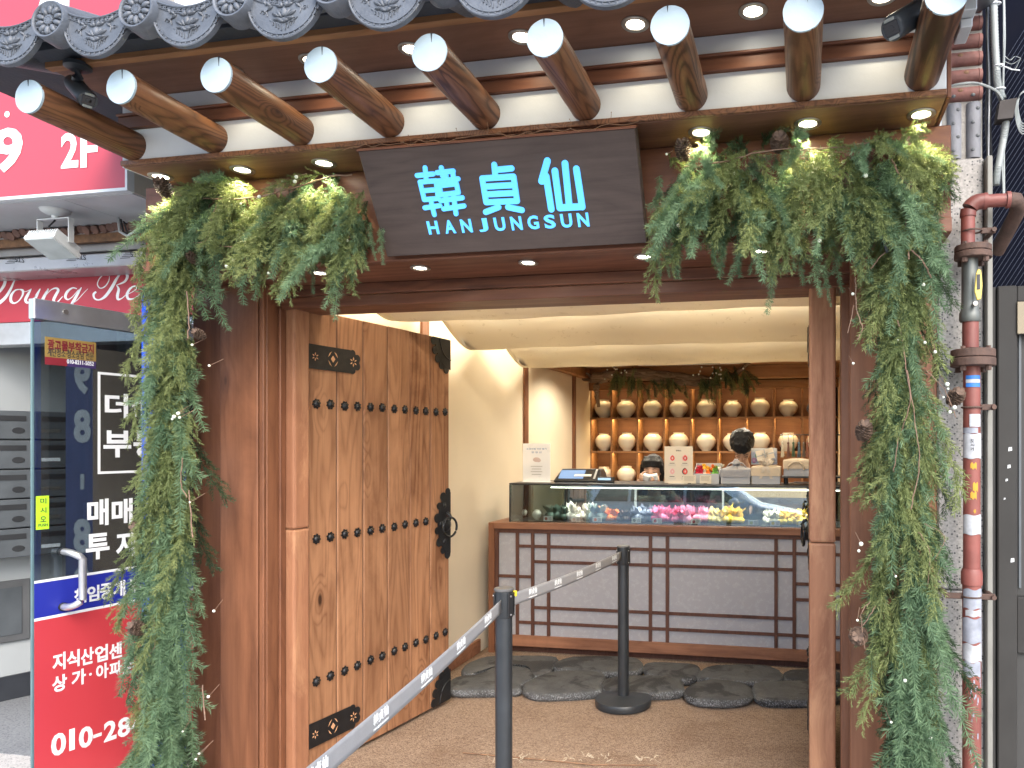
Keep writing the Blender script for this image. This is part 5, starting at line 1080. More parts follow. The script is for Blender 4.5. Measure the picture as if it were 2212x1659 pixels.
# ---- pine cones
def cone_me():
    mb = MB(); rg.seed(3)
    for k in range(11):
        t = k / 10; z = 0.032 - 0.064 * t; r = 0.030 * math.sin(math.pi * (0.16 + 0.72 * t)) ** 0.8; n = 5 + int(5 * math.sin(math.pi * t)); 
        for j in range(n):
            a = 2 * math.pi * (j + 0.5 * (k % 2)) / n + rg.uniform(-.15, .15)
            M = Matrix.Translation((0, 0, z)) @ Matrix.Rotation(a, 4, 'Z') @ Matrix.Translation((r * .62, 0, 0)) @ Matrix.Rotation(R(-30 + 60 * t), 4, 'Y')
            mb.add([(-.012, -.003, 0), (-.012, .003, 0), (.006, .008, .001), (.012, .005, .004), (.012, -.005, .004), (.006, -.008, .001), (.006, 0, -.003), (.0115, 0, -.0005)],
                   [(0, 1, 2, 5), (5, 2, 3, 4), (0, 5, 6), (1, 6, 2), (0, 6, 1), (6, 5, 4, 7), (6, 7, 3, 2), (7, 4, 3)], M)
    mb.ell((0, 0, 0), (0.012, 0.012, 0.028), 8, 6); return mb.mesh('pine_cone', pm('pine_cone_scale', (0.13, 0.085, 0.06), 0.75, var=0.5, scale=70))
CM = cone_me()
cones = [((353, 405), 'pine cone at the upper left corner of the left garland under the first downlight'), ((590, 500), 'dark pine cone in the shade left of the sign board'), ((417, 558), 'pine cone high on the left garland near its corner'), ((430, 722), 'pine cone on the right side of the left garland above door top height'),
 ((308, 1138), 'pine cone on the left garland in front of the blue board'), ((297, 1357), 'lowest pine cone on the left garland, over the red door film'), ((1476, 325), 'pine cone in the right garland closest to the sign board'), ((1684, 308), 'pine cone on top of the right garland under the middle downlight'),
 ((1820, 392), 'pine cone in the middle of the right garland top'), ((1968, 418), 'round pine cone facing the street at the right garland corner'), ((1866, 931), 'pine cone on the inner edge of the right garland at shelf height'), ((2064, 858), 'dark pine cone between the right garland and the gas pipe'), ((1854, 1374), 'lowest pine cone on the right garland, dark and tilted')]
for (u, v), l in cones:
    o = put('pine_cone', CM); p = at(u, v, GY - 0.10 if u not in (2064,) else GY - .02); sc = gr_.uniform(.8, 1.0) * (0.75 if u in (417, 430) else 1)
    o.matrix_basis = Matrix.Translation(p) @ Matrix.Rotation(gr_.uniform(-1, 1), 4, 'Y') @ Matrix.Rotation(R(60) + gr_.uniform(-.5, .5), 4, 'X') @ Matrix.Scale(sc, 4); tag(o, l, 'pine cone', 'pine cones on the garlands')
# plug of the light string hanging in the right garland
pl = thing('light_plug', 'small black inline plug hanging in the right garland', 'plug', at(1910, 525, GY - .12))
a = at(1905, 505, GY - .13); b = at(1918, 545, GY - .13); MB().tube([a, a.lerp(b, .3), a.lerp(b, .35), b], [0.004, 0.004, 0.0075, 0.0075], 8).build('connector', M_BLACK, pl, 40); MB().tube([a, a + Vector((-.02, .03, .05)), a + Vector((-.01, .05, .12))], 0.002, 5).build('cable', M_BLACK, pl)
# ================================================================== CAMERAS UNDER THE EAVE
def cctv(label, mount, lens_from, lens_to, r, txt):
    t = thing('security_camera', label, 'camera', mount)
    a = Vector(lens_from); b = Vector(lens_to); d = (b - a).normalized(); m_ = Vector(mount)
    MB().lathe([(0.0, -0.001), (0.040, -0.001), (0.040, -0.014), (0.030, -0.020), (0.0, -0.020)][::-1], 24, Matrix.Translation(m_)).build('mount_plate', M_CAM, t, 40)
    MB().tube([m_ + Vector((0, 0, -0.018)), m_ + Vector((0, 0, -0.045)), a.lerp(b, 0.2)], [0.014, 0.016, 0.015], 14).build('arm', M_CAM, t, 60)
    MB().tube([a, a + d * .004, a + d * 0.02, b - d * 0.012, b - d * .004, b], [r * .75, r * .92, r, r, r * .97, r * .9], 24).build('housing', M_CAM, t, 40)
    up = Vector((0, 0, 1)); sx_ = d.cross(up).normalized(); su = sx_.cross(d)
    fM = Matrix(((sx_.x, -d.x, su.x, b.x), (sx_.y, -d.y, su.y, b.y), (sx_.z, -d.z, su.z, b.z), (0, 0, 0, 1)))
    MB().box(-r * .62, r * .62, -0.002, 0.001, -r * .5, r * .5, fM).build('lens_window', M_GLO, t, bevel=0.001)
    for s_ in (-1, 1): MB().box(-r * .45, r * .45, -0.0025, 0.001, s_ * r * .68 - 0.004, s_ * r * .68 + 0.004, fM).build('lamp_window', pm('ir_window', (0.22, 0.24, 0.23), 0.2), t, bevel=0.001)
    MB().lathe([(0, 0.004), (0.008, 0.003), (0.009, 0)], 14, fM @ Matrix.Rotation(R(90), 4, 'X')).build('lens', M_GLO, t, 40)
    if txt:
        c = a.lerp(b, 0.28); sd = (Vector((0, -1, 0)) - d * Vector((0, -1, 0)).dot(d)).normalized(); yy = sd.cross(d).normalized()
        text('logo', txt, M_PRINTW, t, c + sd * (r + 0.0006) + yy * -0.002, -d, yy if yy.z > 0 else -yy, 0.024, 0.010, 0.02, 0.0004)
M_CAM = pm('camera_grey', (0.035, 0.042, 0.050), 0.45, var=0.12); M_GLO = pm('lens_gloss', (0.008, 0.009, 0.012), 0.08)
p = atz(168, 138, US - 0.001); a = at(158, 178, 2.10); b = at(191, 217, 2.04)
cctv('dark bullet security camera under the eave beside the first rafter', p, a, b, 0.029, None)
a = at(2005, 14, 2.16); b = at(1926, 62, 2.02); p = Vector((a.x + .02, 2.2, US - .001))
cctv('dark bullet security camera with printed logo beside the last rafter', p, a, b, 0.033, 'ADT')
# ================================================================== DRAPED CEILING CLOTH
def drapemat():
    m, nt, p = newmat('ivory_damask'); v = coords(nt, rand=False); out = nt.nodes['Material Output']
    vo = nd(nt, 'ShaderNodeTexVoronoi', Scale=16.0); lk(nt, v, vo.inputs['Vector']); n1 = noise(nt, v, 34, 4, 0.6, 1.2); n2 = noise(nt, v, 3.5, 2)
    f = mth(nt, 'MULTIPLY', rng(nt, n1, 0.52, 0.58), mth(nt, 'MULTIPLY', rng(nt, vo.outputs['Distance'], 0.28, 0.36, 1, 0), rng(nt, n2, 0.45, 0.55)))
    c = mixc(nt, mth(nt, 'MULTIPLY', f, 0.5), (0.74, 0.67, 0.53), (0.54, 0.46, 0.32)); lk(nt, c, p.inputs['Base Color']); p.inputs['Roughness'].default_value = 0.7
    p.inputs['Specular IOR Level'].default_value = 0.2; bump(nt, p, noise(nt, v, 260, 2), 0.08, 0.002)
    tl = nt.nodes.new('ShaderNodeBsdfTranslucent'); lk(nt, c, tl.inputs[0]); mx = nt.nodes.new('ShaderNodeMixShader'); mx.inputs[0].default_value = 0.22
    lk(nt, p.outputs[0], mx.inputs[1]); lk(nt, tl.outputs[0], mx.inputs[2]); lk(nt, mx.outputs[0], out.inputs[0]); return m
M_DRAPE = drapemat()
dr = thing('ceiling_drape', 'cream patterned cloth hung in three swags under the shop ceiling', 'drape', (-1, 4.4, 2.4))
nodes_ = [(3.04, 2.44), (4.02, 2.40), (4.95, 2.37), (5.90, 2.34)]; sag = [0.265, 0.262, 0.262]
for k in range(3):
    (ya, za), (yb, zb2) = nodes_[k], nodes_[k + 1]
    def fd(a, b, k=k, ya=ya, za=za, yb=yb, zb2=zb2):
        x = -2.215 + 2.50 * b; s_ = math.sin(math.pi * a) ** 0.8
        dz = sag[k] * s_ * (1 + 0.02 * math.sin(5 * b + 2 * k) - 0.06 * (b if k == 2 else 0)) + 0.0025 * math.sin(31 * b + 9 * a) * s_ + 0.004 * math.sin(7 * b + 3 * k) * s_
        return (x + 0.05 * s_ * (1 - b) * (1 if b < .02 else 0), ya + 0.004 + (yb - ya - 0.008) * (a + 0.03 * math.sin(2 * math.pi * a)), za + (zb2 - za) * a - dz)
    o = MB().grid(fd, 28, 60).build('swag', M_DRAPE, dr, 180); s_ = o.modifiers.new('t', 'SOLIDIFY'); s_.thickness = 0.004
for y, z in nodes_: MB().tube([(-2.30, y, z + 0.008), (0.32, y, z + 0.008)], 0.008, 8).build('rod', M_PILLAR, dr, 60)
for y, z in nodes_[:3]:
    MB().box(-2.2, 0.26, y - 0.006, y + 0.006, z - 0.066, z - 0.058).build('valley_led', emat('valley_led_%d' % int(y), (1, 0.85, 0.6), 1.2), dr); area('valley_lamp', (-0.97, y + 0.004, z - 0.070), 2.4, 0.012, 3.6, (1, 0.90, 0.72), (0, 0.8, -0.6), parent=dr)
# warm cove lamps beside the drape, along the left wall
for i, y in enumerate((3.15, 4.02, 4.95, 5.9)):
    t = thing('cove_lamp', 'warm cove lamp above the ceiling drape by the left wall, %s from the entrance' % ords[i], 'lamp', (-2.262, y, 2.62), 0, 'cove lamps above the drape')
    MB().cyl((-2.262, y, 2.62), (-2.262, y, 2.70), 0.035, n=20).build('can', M_WHITE, t, 40); MB().cyl((-2.262, y, 2.612), (-2.262, y, 2.6195), 0.028, n=20).build('lens', M_LENS, t)
    spot('lamp', (-2.262, y, 2.60), 10 if i else 4, (1, 0.82, 0.56), 120, 1.0, 0.09, parent=t)
for i, (x, y) in enumerate(((-1.6, 3.55), (-0.5, 3.55), (-1.6, 4.5), (-0.5, 4.5), (-1.6, 5.4), (-0.5, 5.4))):
    t = thing('ceiling_panel_lamp', 'warm panel lamp on the ceiling above the drape, %s of six' % ords[i], 'lamp', (x, y, 2.74), 0, 'lamps above the drape')
    MB().box(x - .2, x + .2, y - .15, y + .15, 2.735, 2.7495).build('panel', M_LENS, t); area('lamp', (x, y, 2.72), 0.4, 0.3, 1.8, (1, 0.90, 0.72), parent=t)
for i, x in enumerate((-1.75, -1.0, -0.25)):
    t = thing('rear_downlight', 'warm downlight in the wooden ceiling behind the counter, %s from the left' % ords[i], 'downlight', (x, 6.35, 2.298), 0, 'downlights behind the counter')
    MB().cyl((x, 6.35, 2.292), (x, 6.35, 2.2995), 0.05, n=24).build('trim_ring', M_RING, t, 40); MB().cyl((x, 6.35, 2.290), (x, 6.35, 2.2917), 0.035, n=24).build('lens', M_LENS, t)
    spot('lamp', (x, 6.35, 2.28), 26, (1, 0.88, 0.70), 150, 0.5, 0.05, parent=t)
ac = thing('air_conditioner', 'white ceiling air conditioner grille partly hidden by the drape', 'air conditioner', (-1.15, 6.7, 2.29))
MB().box(-1.62, -0.62, 6.45, 7.1, 2.275, 2.2995).build('panel', M_WHITE, ac, bevel=0.004)
for k in range(9): MB().box(-1.45, -0.80, 6.50 + 0.06 * k, 6.53 + 0.06 * k, 2.271, 2.2748).build('slat', M_MBX, ac)
# ================================================================== JAR SHELF
SY = 7.75
sh = thing('display_shelf', 'wooden pigeonhole shelf of white jars on the back wall', 'shelf', (-1.0, 7.85, 0))
zs = [1.062, 1.4275, 1.790, 2.140]
xs_ = [-2.305] + [-2.072 + 0.2913 * k for k in range(9)]
MB().box(-2.309, 0.329, 7.985, 7.999, 0.5, 2.16).build('back_panel', M_SHELFB, sh)
for z in zs + [0.70]:
    MB().box(-2.309, 0.329, SY, 7.984, z - 0.011, z).build('shelf_board', M_SHELF, sh, bevel=0.0015); MB().box(-2.309, 0.329, SY - 0.012, SY - 0.0005, z - 0.020, z + 0.0005).build('shelf_lip', M_SHELF, sh, bevel=0.0015)
for zi, (za, zb2) in enumerate(zip([0.70] + zs[:-1], zs)):
    for x in xs_: MB().box(x - 0.010, x + 0.010, SY + 0.002, 7.984, za + 0.0005, zb2 - 0.0115).build('divider', M_SHELF if True else 0, sh, bevel=0.0015)
MB().box(-2.309, 0.329, 7.70, 7.7485, 2.085, 2.17).build('top_rail', M_CEILW, sh, bevel=0.003)
JAR = [(0.0, 0.0), (0.042, 0.0), (0.045, 0.004), (0.046, 0.012), (0.062, 0.028), (0.082, 0.056), (0.094, 0.088), (0.0975, 0.105), (0.094, 0.125), (0.080, 0.152), (0.062, 0.170), (0.052, 0.176), (0.052, 0.190), (0.055, 0.194), (0.050, 0.1945), (0.046, 0.185), (0.046, 0.176), (0.03, 0.17)]
jar_me = MB().lathe(JAR, 28).mesh('moon_jar', M_CERAM, 60)
rown = ['upper', 'middle', 'lower']; coln = ['first', 'second', 'third', 'fourth', 'fifth', 'sixth', 'seventh', 'eighth', 'ninth']
jr = random.Random(2)
for r_, z in enumerate((zs[2], zs[1], zs[0])):
    for c_ in range(9):
        if r_ == 2 and c_ > 1: continue
        if r_ == 0 and c_ == 8: continue
        x = (xs_[c_] + xs_[c_ + 1]) / 2 + jr.uniform(-.008, .008) if c_ else -2.185
        o = put('moon_jar', jar_me); s_ = jr.uniform(1.02, 1.13); o.matrix_basis = Matrix.Translation((x, SY + 0.11, z + 0.0005)) @ Matrix.Diagonal((s_, s_, jr.uniform(.94, 1.05), 1)) @ Matrix.Rotation(jr.random() * 6, 4, 'Z')
        tag(o, 'round white moon jar, %s from the left on the %s shelf row' % (coln[c_], rown[r_]), 'jar', 'moon jars on the shelf')
for i, z in enumerate((zs[3], zs[2], zs[1])):
    e = [2.2, 4.6, 3.2][i]
    st = MB().box(-2.29, 0.31, SY + 0.012, SY + 0.022, z - 0.0165, z - 0.0118).build('led_strip', emat('led_strip_warm_%d' % i, (1, 0.74, 0.36), [0.1, 0.8, 0.7][i]), sh)
    area('shelf_lamp', (-1.0, SY + 0.03, z - 0.02), 2.55, 0.012, e, (1, 0.72, 0.34), (0, 0.35, -1), parent=sh)
# driftwood with hanging cypress in front of the shelf
dw = thing('driftwood_branch', 'gnarled driftwood branch with hanging cypress above the jar shelf', 'driftwood', at(1480, 815, 7.3))
M_DRIFT = wood('driftwood', (0.12, 0.075, 0.045), (0.34, 0.235, 0.15), 'X', scale=3, knots=0.3, rough=0.8, lines=1.2)
z7 = lambda x, y: (1244.2 + .23436 * x, 760.3 + .23436 * y)
def dwp(pts, Y=7.3): return spline([at(*z7(x, y), Y) for x, y in pts], 4)
def jit(pts, k): return [p + Vector((gr_.uniform(-k, k), gr_.uniform(-k, k), gr_.uniform(-k, k))) for p in pts]
for q, (P_, r0, r1) in enumerate((([(150, 240), (350, 210), (600, 185), (850, 215), (1050, 235), (1300, 250), (1450, 215), (1600, 100)], 0.055, 0.02), ([(330, 225), (600, 215), (900, 265), (1150, 285), (1320, 285)], 0.05, 0.03), ([(290, 235), (200, 280), (190, 380), (205, 510)], 0.05, 0.012), ([(200, 250), (130, 215), (75, 190)], 0.03, 0.006), ([(210, 260), (120, 255), (60, 250)], 0.03, 0.006), ([(640, 190), (850, 225), (1010, 250)], 0.03, 0.02))):
    pp = jit(dwp(P_, 7.3 + 0.01 * q), 0.006); n = len(pp); MB().tube(pp, [(r0 + (r1 - r0) * i / n) * (1 + 0.15 * math.sin(i * 2.3)) for i in range(n)], 9).build('branch', M_DRIFT, dw, 60)
for i in range(95):
    x = gr_.choice([gr_.uniform(330, 560), gr_.uniform(560, 1010), gr_.uniform(1080, 1330), gr_.uniform(1330, 1590)]); y = 190 + gr_.uniform(-70, 60) if x < 560 or x > 1250 else gr_.uniform(225, 290)
    if 560 < x < 700 and y < 200: continue
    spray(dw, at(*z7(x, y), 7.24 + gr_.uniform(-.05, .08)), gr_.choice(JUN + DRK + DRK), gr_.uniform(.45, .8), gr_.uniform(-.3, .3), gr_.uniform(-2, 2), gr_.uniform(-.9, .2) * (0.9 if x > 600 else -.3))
for i in range(26): o = put('berry', bead_me, dw); o.matrix_basis = Matrix.Translation(at(*z7(gr_.choice([gr_.uniform(250, 480), gr_.uniform(1050, 1560)]), gr_.uniform(110, 250)), 7.14)) @ Matrix.Scale(1.5, 4)
# ================================================================== COUNTER
CYF = 4.95
ct = thing('service_counter', 'wooden counter with dark lattice over grey paper panels', 'counter', (-0.95, 5.2, 0))
cxl = at(1056, 1250, CYF).x; zc_top = 0.942; zc_bot = at(1400, 1411, CYF).z
M_HANJI = None
def hanji():
    m, nt, p = newmat('fibre_paper'); v = coords(nt, rand=False)
    n1 = noise(nt, v, 55, 5, 0.7, 2.5); fib = mth(nt, 'SUBTRACT', 1.0, mth(nt, 'MULTIPLY', mth(nt, 'ABSOLUTE', mth(nt, 'SUBTRACT', n1, 0.5)), 26.0), clamp=True)
    sel = noise(nt, v, 30, 2); fib = mth(nt, 'MULTIPLY', fib, rng(nt, sel, 0.5, 0.6))
    c = mixc(nt, mth(nt, 'MULTIPLY', fib, 0.5), (0.33, 0.325, 0.345), (0.56, 0.56, 0.58)); lk(nt, c, p.inputs['Base Color']); p.inputs['Roughness'].default_value = 0.4; return m
MB().box(cxl + 0.03, 0.325, CYF + 0.012, CYF + 0.022, zc_bot + 0.03, zc_top - 0.046).build('paper_panel', hanji(), ct)
MB().box(cxl, cxl + 0.045, CYF - 0.010, CYF + 0.55, 0.0, zc_top - 0.0005).build('corner_post', M_PILLAR, ct, bevel=0.003)
MB().box(cxl + 0.0455, 0.325, CYF - 0.018, CYF + 0.55, zc_top - 0.044, zc_top).build('counter_top', M_COUNTER, ct, bevel=0.003)
zb_r = at(1400, 1386, CYF).z
MB().box(cxl + 0.0455, 0.325, CYF - 0.006, CYF + 0.011, zc_bot, zb_r).build('bottom_rail', M_COUNTER, ct, bevel=0.003)
MB().box(cxl + 0.0455, 0.325, CYF + 0.023, CYF + 0.04, zc_bot, zc_top - 0.045).build('carcass', M_LATT, ct)
MB().box(cxl + 0.05, 0.325, CYF + 0.07, CYF + 0.09, 0.0, zc_bot - 0.001).build('toe_board', M_LATT, ct)
z2 = lambda x, y: (1037 + .35156 * x, 1080 + .35156 * y)
bw2 = 0.0115
def vbar(x, z0=None, z1=None, w=bw2):
    X = at(*z2(x, 480), CYF).x; MB().box(X - w, X + w, CYF - 0.002, CYF + 0.0115, z0 or zb_r + 0.0005, z1 or zc_top - 0.0725).build('lattice_bar', M_LATT, ct, bevel=0.001)
    return X
def hbar(zy, x0, x1, xr=420):
    z = at(*z2(xr, zy), CYF).z; MB().box(x0, x1, CYF + 0.0005, CYF + 0.0110, z - 0.0105, z + 0.0105).build('lattice_bar', M_LATT, ct, bevel=0.001); return z
XB = [vbar(x) for x in (228, 322, 420, 1046, 1150, 1818, 1930)]
xL = cxl + 0.046; xR = 0.325
MB().box(xL, xL + 0.028, CYF - 0.003, CYF + 0.0115, zb_r + 0.0005, zc_top - 0.0725).build('lattice_frame', M_LATT, ct, bevel=0.001)
MB().box(xL, xR, CYF - 0.004, CYF + 0.0115, zc_top - 0.072, zc_top - 0.0445).build('lattice_frame', M_LATT, ct, bevel=0.001)
hbar(288, XB[0], xR); hbar(382, XB[1], XB[6]); hbar(665, XB[1], XB[6]); hbar(760, XB[0], xR); hbar(470, xL, XB[1], 230); hbar(518, XB[6], xR, 1985); hbar(615, XB[6], xR, 1985)
# ---- stepping stones
M_BAS = granite('basalt', (0.045, 0.048, 0.052), (0.085, 0.09, 0.095), (0.015, 0.015, 0.016), 45, 0.75)
def basalt():
    m, nt, p = newmat('basalt_stone'); v = coords(nt); n1 = noise(nt, v, 9, 6, 0.7, 0.6); n2 = noise(nt, v, 120, 4, 0.8); n3 = noise(nt, v, 3.5, 5, 0.6, 0.8)
    c = mixc(nt, rng(nt, n1, 0.3, 0.7), (0.045, 0.047, 0.049), (0.10, 0.103, 0.104)); c = mixc(nt, mth(nt, 'MULTIPLY', rng(nt, n3, 0.52, 0.57), 0.8), c, (0.016, 0.016, 0.017))
    g_ = nt.nodes.new('ShaderNodeNewGeometry'); sx_ = nt.nodes.new('ShaderNodeSeparateXYZ'); lk(nt, g_.outputs['True Normal'], sx_.inputs[0])
    rough_side = rng(nt, sx_.outputs[2], 0.3, 0.8, 1, 0); c = mixc(nt, mth(nt, 'MULTIPLY', rough_side, rng(nt, n2, 0.5, 0.62)), c, (0.30, 0.32, 0.34))
    lk(nt, c, p.inputs['Base Color']); p.inputs['Roughness'].default_value = 0.75; bump(nt, p, n2, 0.7, 0.012); return m
M_BAS = basalt()
stones = [(58, 1020, -110, 335, 1045, 1170), (0, 0, 0, 0, 0, 0)]
def stone(poly, h=0.055):
    pts = [atz(*z2(x, y), 0.066) for x, y in poly]; c = sum(pts, Vector()) / len(pts); ring = []
    s_ = []
    n = len(pts)
    for i in range(n):
        for k in range(4):
            t = k / 4; p0, p1, p2, p3 = pts[i - 1], pts[i], pts[(i + 1) % n], pts[(i + 2) % n]
            s_.append(0.5 * (2 * p1 + (p2 - p0) * t + (2 * p0 - 5 * p1 + 4 * p2 - p3) * t * t + (3 * p1 - p0 - 3 * p2 + p3) * t ** 3))
    mb = MB(); m = len(s_); vs = []; fs = []
    for lv, (off, z) in enumerate(((-0.012, 0.012), (0.004, 0.028), (0.006, 0.045), (-0.003, 0.060), (-0.022, 0.0665))):
        for p in s_:
            d = (p - c); d.z = 0; d.normalize(); jx = gr_.uniform(-.003, .003) if lv < 4 else 0; vs.append((p.x + d.x * (off + jx), p.y + d.y * (off + jx), z + (gr_.uniform(-.0015, .0015))))
    for lv in range(4):
        for i in range(m): a = lv * m + i; b = lv * m + (i + 1) % m; fs.append((a, b, b + m, a + m))
    fs.append(tuple(range(4 * m, 5 * m))); mb.add(vs, fs); mb.build('stepping_stone', M_BAS, fl, 40)
for poly in ([(-110, 1040), (-60, 990), (80, 955), (440, 955), (462, 985), (430, 1040), (340, 1075), (300, 1020), (120, 1010), (-40, 1060)],
             [(-205, 1130), (-150, 1085), (-20, 1065), (120, 1015), (290, 1025), (335, 1080), (250, 1125), (235, 1155), (0, 1162), (-160, 1160)],
             [(262, 1135), (340, 1085), (470, 1045), (700, 1045), (768, 1075), (738, 1130), (735, 1165), (500, 1185), (320, 1182)],
             [(450, 1010), (560, 960), (900, 958), (990, 985), (985, 1035), (800, 1052), (560, 1040)],
             [(750, 1130), (800, 1085), (1000, 1072), (1210, 1085), (1245, 1130), (1235, 1165), (1000, 1180), (790, 1170)],
             [(1005, 1020), (1060, 992), (1300, 1000), (1352, 1030), (1330, 1075), (1250, 1092), (1060, 1068)],
             [(1255, 1175), (1300, 1125), (1420, 1095), (1590, 1110), (1668, 1150), (1665, 1200), (1540, 1225), (1330, 1215)],
             [(1345, 1055), (1440, 1010), (1740, 1010), (1850, 1050), (1840, 1098), (1600, 1108), (1420, 1090), (1350, 1095)],
             [(1680, 1130), (1760, 1108), (2030, 1108), (2200, 1150), (2195, 1205), (2000, 1222), (1720, 1212)],
             [(1865, 1060), (1930, 1035), (2150, 1035), (2230, 1070), (2180, 1105), (1910, 1100)]): stone(poly)
# ================================================================== GLASS CASE
gx0 = at(1101, 1080, 5.0).x; gz0, gz1 = zc_top + 0.0005, 1.222; GT = 0.0047
case = thing('display_case', 'refrigerated glass display case of wrapped sweets on the counter', 'display case', (-0.9, 5.2, gz0))
M_GL = glassmat('case_glass', (0.86, 0.93, 0.92), 0.13)
TILT = 0.0085
gv = [(gx0, 5.0, gz0), (0.32, 5.0, gz0), (0.32, 5.0 + TILT, gz1 - 0.013), (gx0, 5.0 + TILT, gz1 - 0.013)]
MB().add(gv + [(x, y + .006, z) for x, y, z in gv], [(0, 1, 2, 3), (7, 6, 5, 4), (0, 4, 5, 1), (1, 5, 6, 2), (2, 6, 7, 3), (3, 7, 4, 0)]).build('front_glass', M_GL, case)
MB().box(gx0, gx0 + 0.006, 5.0075, 5.46, gz0, gz1 - 0.013).build('side_glass', M_GL, case)
MB().box(gx0 - 0.003, gx0 + 0.004, 4.997, 5.0, gz0, gz1 - 0.013).build('corner_seal', M_BLACK, case)
MB().box(gx0 - 0.004, 0.322, 4.998, 5.47, gz1 - 0.0125, gz1).build('top_panel', M_BLACK, case, bevel=0.002)
M_CASEB = pm('case_back_panel', (0.05, 0.055, 0.055), 0.25, var=0.1, scale=2)
MB().box(gx0 + 0.006, 0.32, 5.45, 5.462, gz0, gz1 - 0.013).build('back_panel', glassmat('case_back_glass', (0.45, 0.50, 0.50), 0.05), case)
xm1 = at(1220, 1100, 5.44).x; xm2 = at(1378, 1100, 5.44).x
MB().box(xm1, xm2, 5.435, 5.4495, gz0, gz1 - 0.014).build('dark_door', M_CASEB, case)
for u in (1222, 1373, 1562): x = at(u, 1090, 5.43).x; MB().box(x - 0.008, x + 0.008, 5.425, 5.4345, gz0, gz1 - 0.014).build('back_post', M_BLACK if u == 1222 else M_SILVER, case)
MB().box(gx0 + 0.30, 0.318, 5.03, 5.045, gz1 - 0.034, gz1 - 0.0265).build('led_tube', emat('case_led', (1, 0.93, 0.80), 2.0), case); MB().box(gx0 + 0.30, 0.318, 5.028, 5.05, gz1 - 0.026, gz1 - 0.0135).build('led_holder', M_SILVER, case)
area('case_lamp', (-0.75, 5.08, gz1 - 0.04), 2.1, 0.02, 5.0, (1, 0.93, 0.82), (0, 0.25, -1), parent=case)
MB().box(gx0 + 0.01, 0.318, 5.03, 5.43, gz0, gz0 + 0.006).build('tray_floor', M_BLACK, case)
# wrapped sweets
z6 = lambda x, y: (1080 + .3125 * x, 933 + .3125 * y)
def sweet_me(name, col, seed):
    r_ = random.Random(seed); mb = MB(); mb.ell((0, 0, 0.026), (0.032, 0.032, 0.026), 12, 8)
    for k in range(11):
        a = 2 * math.pi * k / 11 + r_.uniform(-.3, .3); l = r_.uniform(.018, .055); sp = r_.uniform(.012, .045); w = r_.uniform(.010, .017); b = Vector((math.cos(a) * .010, math.sin(a) * .010, .046)); t = Vector((math.cos(a) * sp, math.sin(a) * sp, .046 + l)); s_ = Vector((-math.sin(a), math.cos(a), 0))
        mb.add([tuple(b - s_ * .006), tuple(b + s_ * .006), tuple(b.lerp(t, .6) + s_ * w + Vector((0, 0, r_.uniform(-.006, .006)))), tuple(t), tuple(b.lerp(t, .6) - s_ * w), tuple(b.lerp(t, .6) * 0.93)], [(0, 1, 2, 5), (5, 2, 3), (0, 5, 4), (5, 3, 4)])
    m_ = pm(name + '_cloth', col, 0.7, var=0.2, scale=40); return mb.mesh(name, m_, 50)
GRP = [('dark green', (0.05, 0.09, 0.07), 345, 450, 8), ('white', (0.75, 0.72, 0.66), 450, 630, 10), ('grey green', (0.20, 0.24, 0.23), 640, 720, 6), ('orange', (0.85, 0.24, 0.06), 690, 810, 9), ('dark brown', (0.06, 0.035, 0.03), 830, 905, 7), ('slate grey', (0.22, 0.24, 0.32), 920, 1060, 8), ('deep pink', (0.80, 0.16, 0.32), 1060, 1260, 12), ('magenta', (0.55, 0.03, 0.12), 1200, 1260, 5), ('light pink', (0.80, 0.27, 0.42), 1265, 1420, 10), ('pale yellow', (0.80, 0.65, 0.26), 1455, 1560, 8), ('yellow', (0.85, 0.55, 0.05), 1550, 1670, 9), ('cream', (0.78, 0.74, 0.62), 1840, 1930, 7), ('golden', (0.70, 0.50, 0.07), 1930, 2110, 12)]
for gi, (cn, col, xa_, xb_, n) in enumerate(GRP):
    me = sweet_me('wrapped_sweet', col, gi)
    for k in range(n):
        fr2 = (k // 2) / max(1, (n - 1) // 2); row = k % 2; u, v = z6(xa_ + (xb_ - xa_) * (fr2 * 0.86 + 0.07), 640); Y = 5.13 + 0.11 * row + gr_.uniform(-.025, .025); x = at(u, v, Y).x + gr_.uniform(-.012, .012)
        o = put('wrapped_sweet', me); o.matrix_basis = Matrix.Translation((x, Y, gz0 + 0.0065)) @ Matrix.Rotation(gr_.uniform(0, 6), 4, 'Z') @ Matrix.Rotation(gr_.uniform(-.3, .3), 4, 'X') @ Matrix.Scale(gr_.uniform(.8, 1.3) * (0.8 if cn in ('dark brown', 'cream') else 1), 4)
        tag(o, '%s cloth-wrapped sweet in the glass case, %s from left in its %s row' % (cn, ords[k // 2], 'back' if row else 'front'), 'sweet', '%s wrapped sweets' % cn)
o = put('small_jar', jar_me); o.matrix_basis = Matrix.Translation((at(*z6(255, 630), 5.12).x, 5.12, gz0 + 0.0065)) @ Matrix.Scale(.37, 4); tag(o, 'tiny white jar at the left end inside the glass case', 'jar')
o = put('small_jar', jar_me); o.matrix_basis = Matrix.Translation((at(*z6(160, 615), 5.3).x, 5.3, gz0 + 0.0065)) @ Matrix.Scale(.33, 4); tag(o, 'dim little white jar behind, against the left side of the glass case', 'jar')
M_CARD = pm('card_white', (0.84, 0.83, 0.80), 0.6, var=0.03)
PC = [(332, (0.35, 0.05, 0.03), 'dark red'), (525, (0.7, 0.55, 0.5), 'pale pink'), (672, (0.85, 0.2, 0.03), 'orange'), (942, (0.15, 0.17, 0.15), 'grey'), (1087, (0.55, 0.06, 0.06), 'red'), (1353, (0.5, 0.08, 0.10), 'crimson'), (1752, (0.6, 0.62, 0.2), 'lime'), (1902, (0.75, 0.6, 0.05), 'yellow'), (2097, (0.7, 0.65, 0.3), 'straw')]
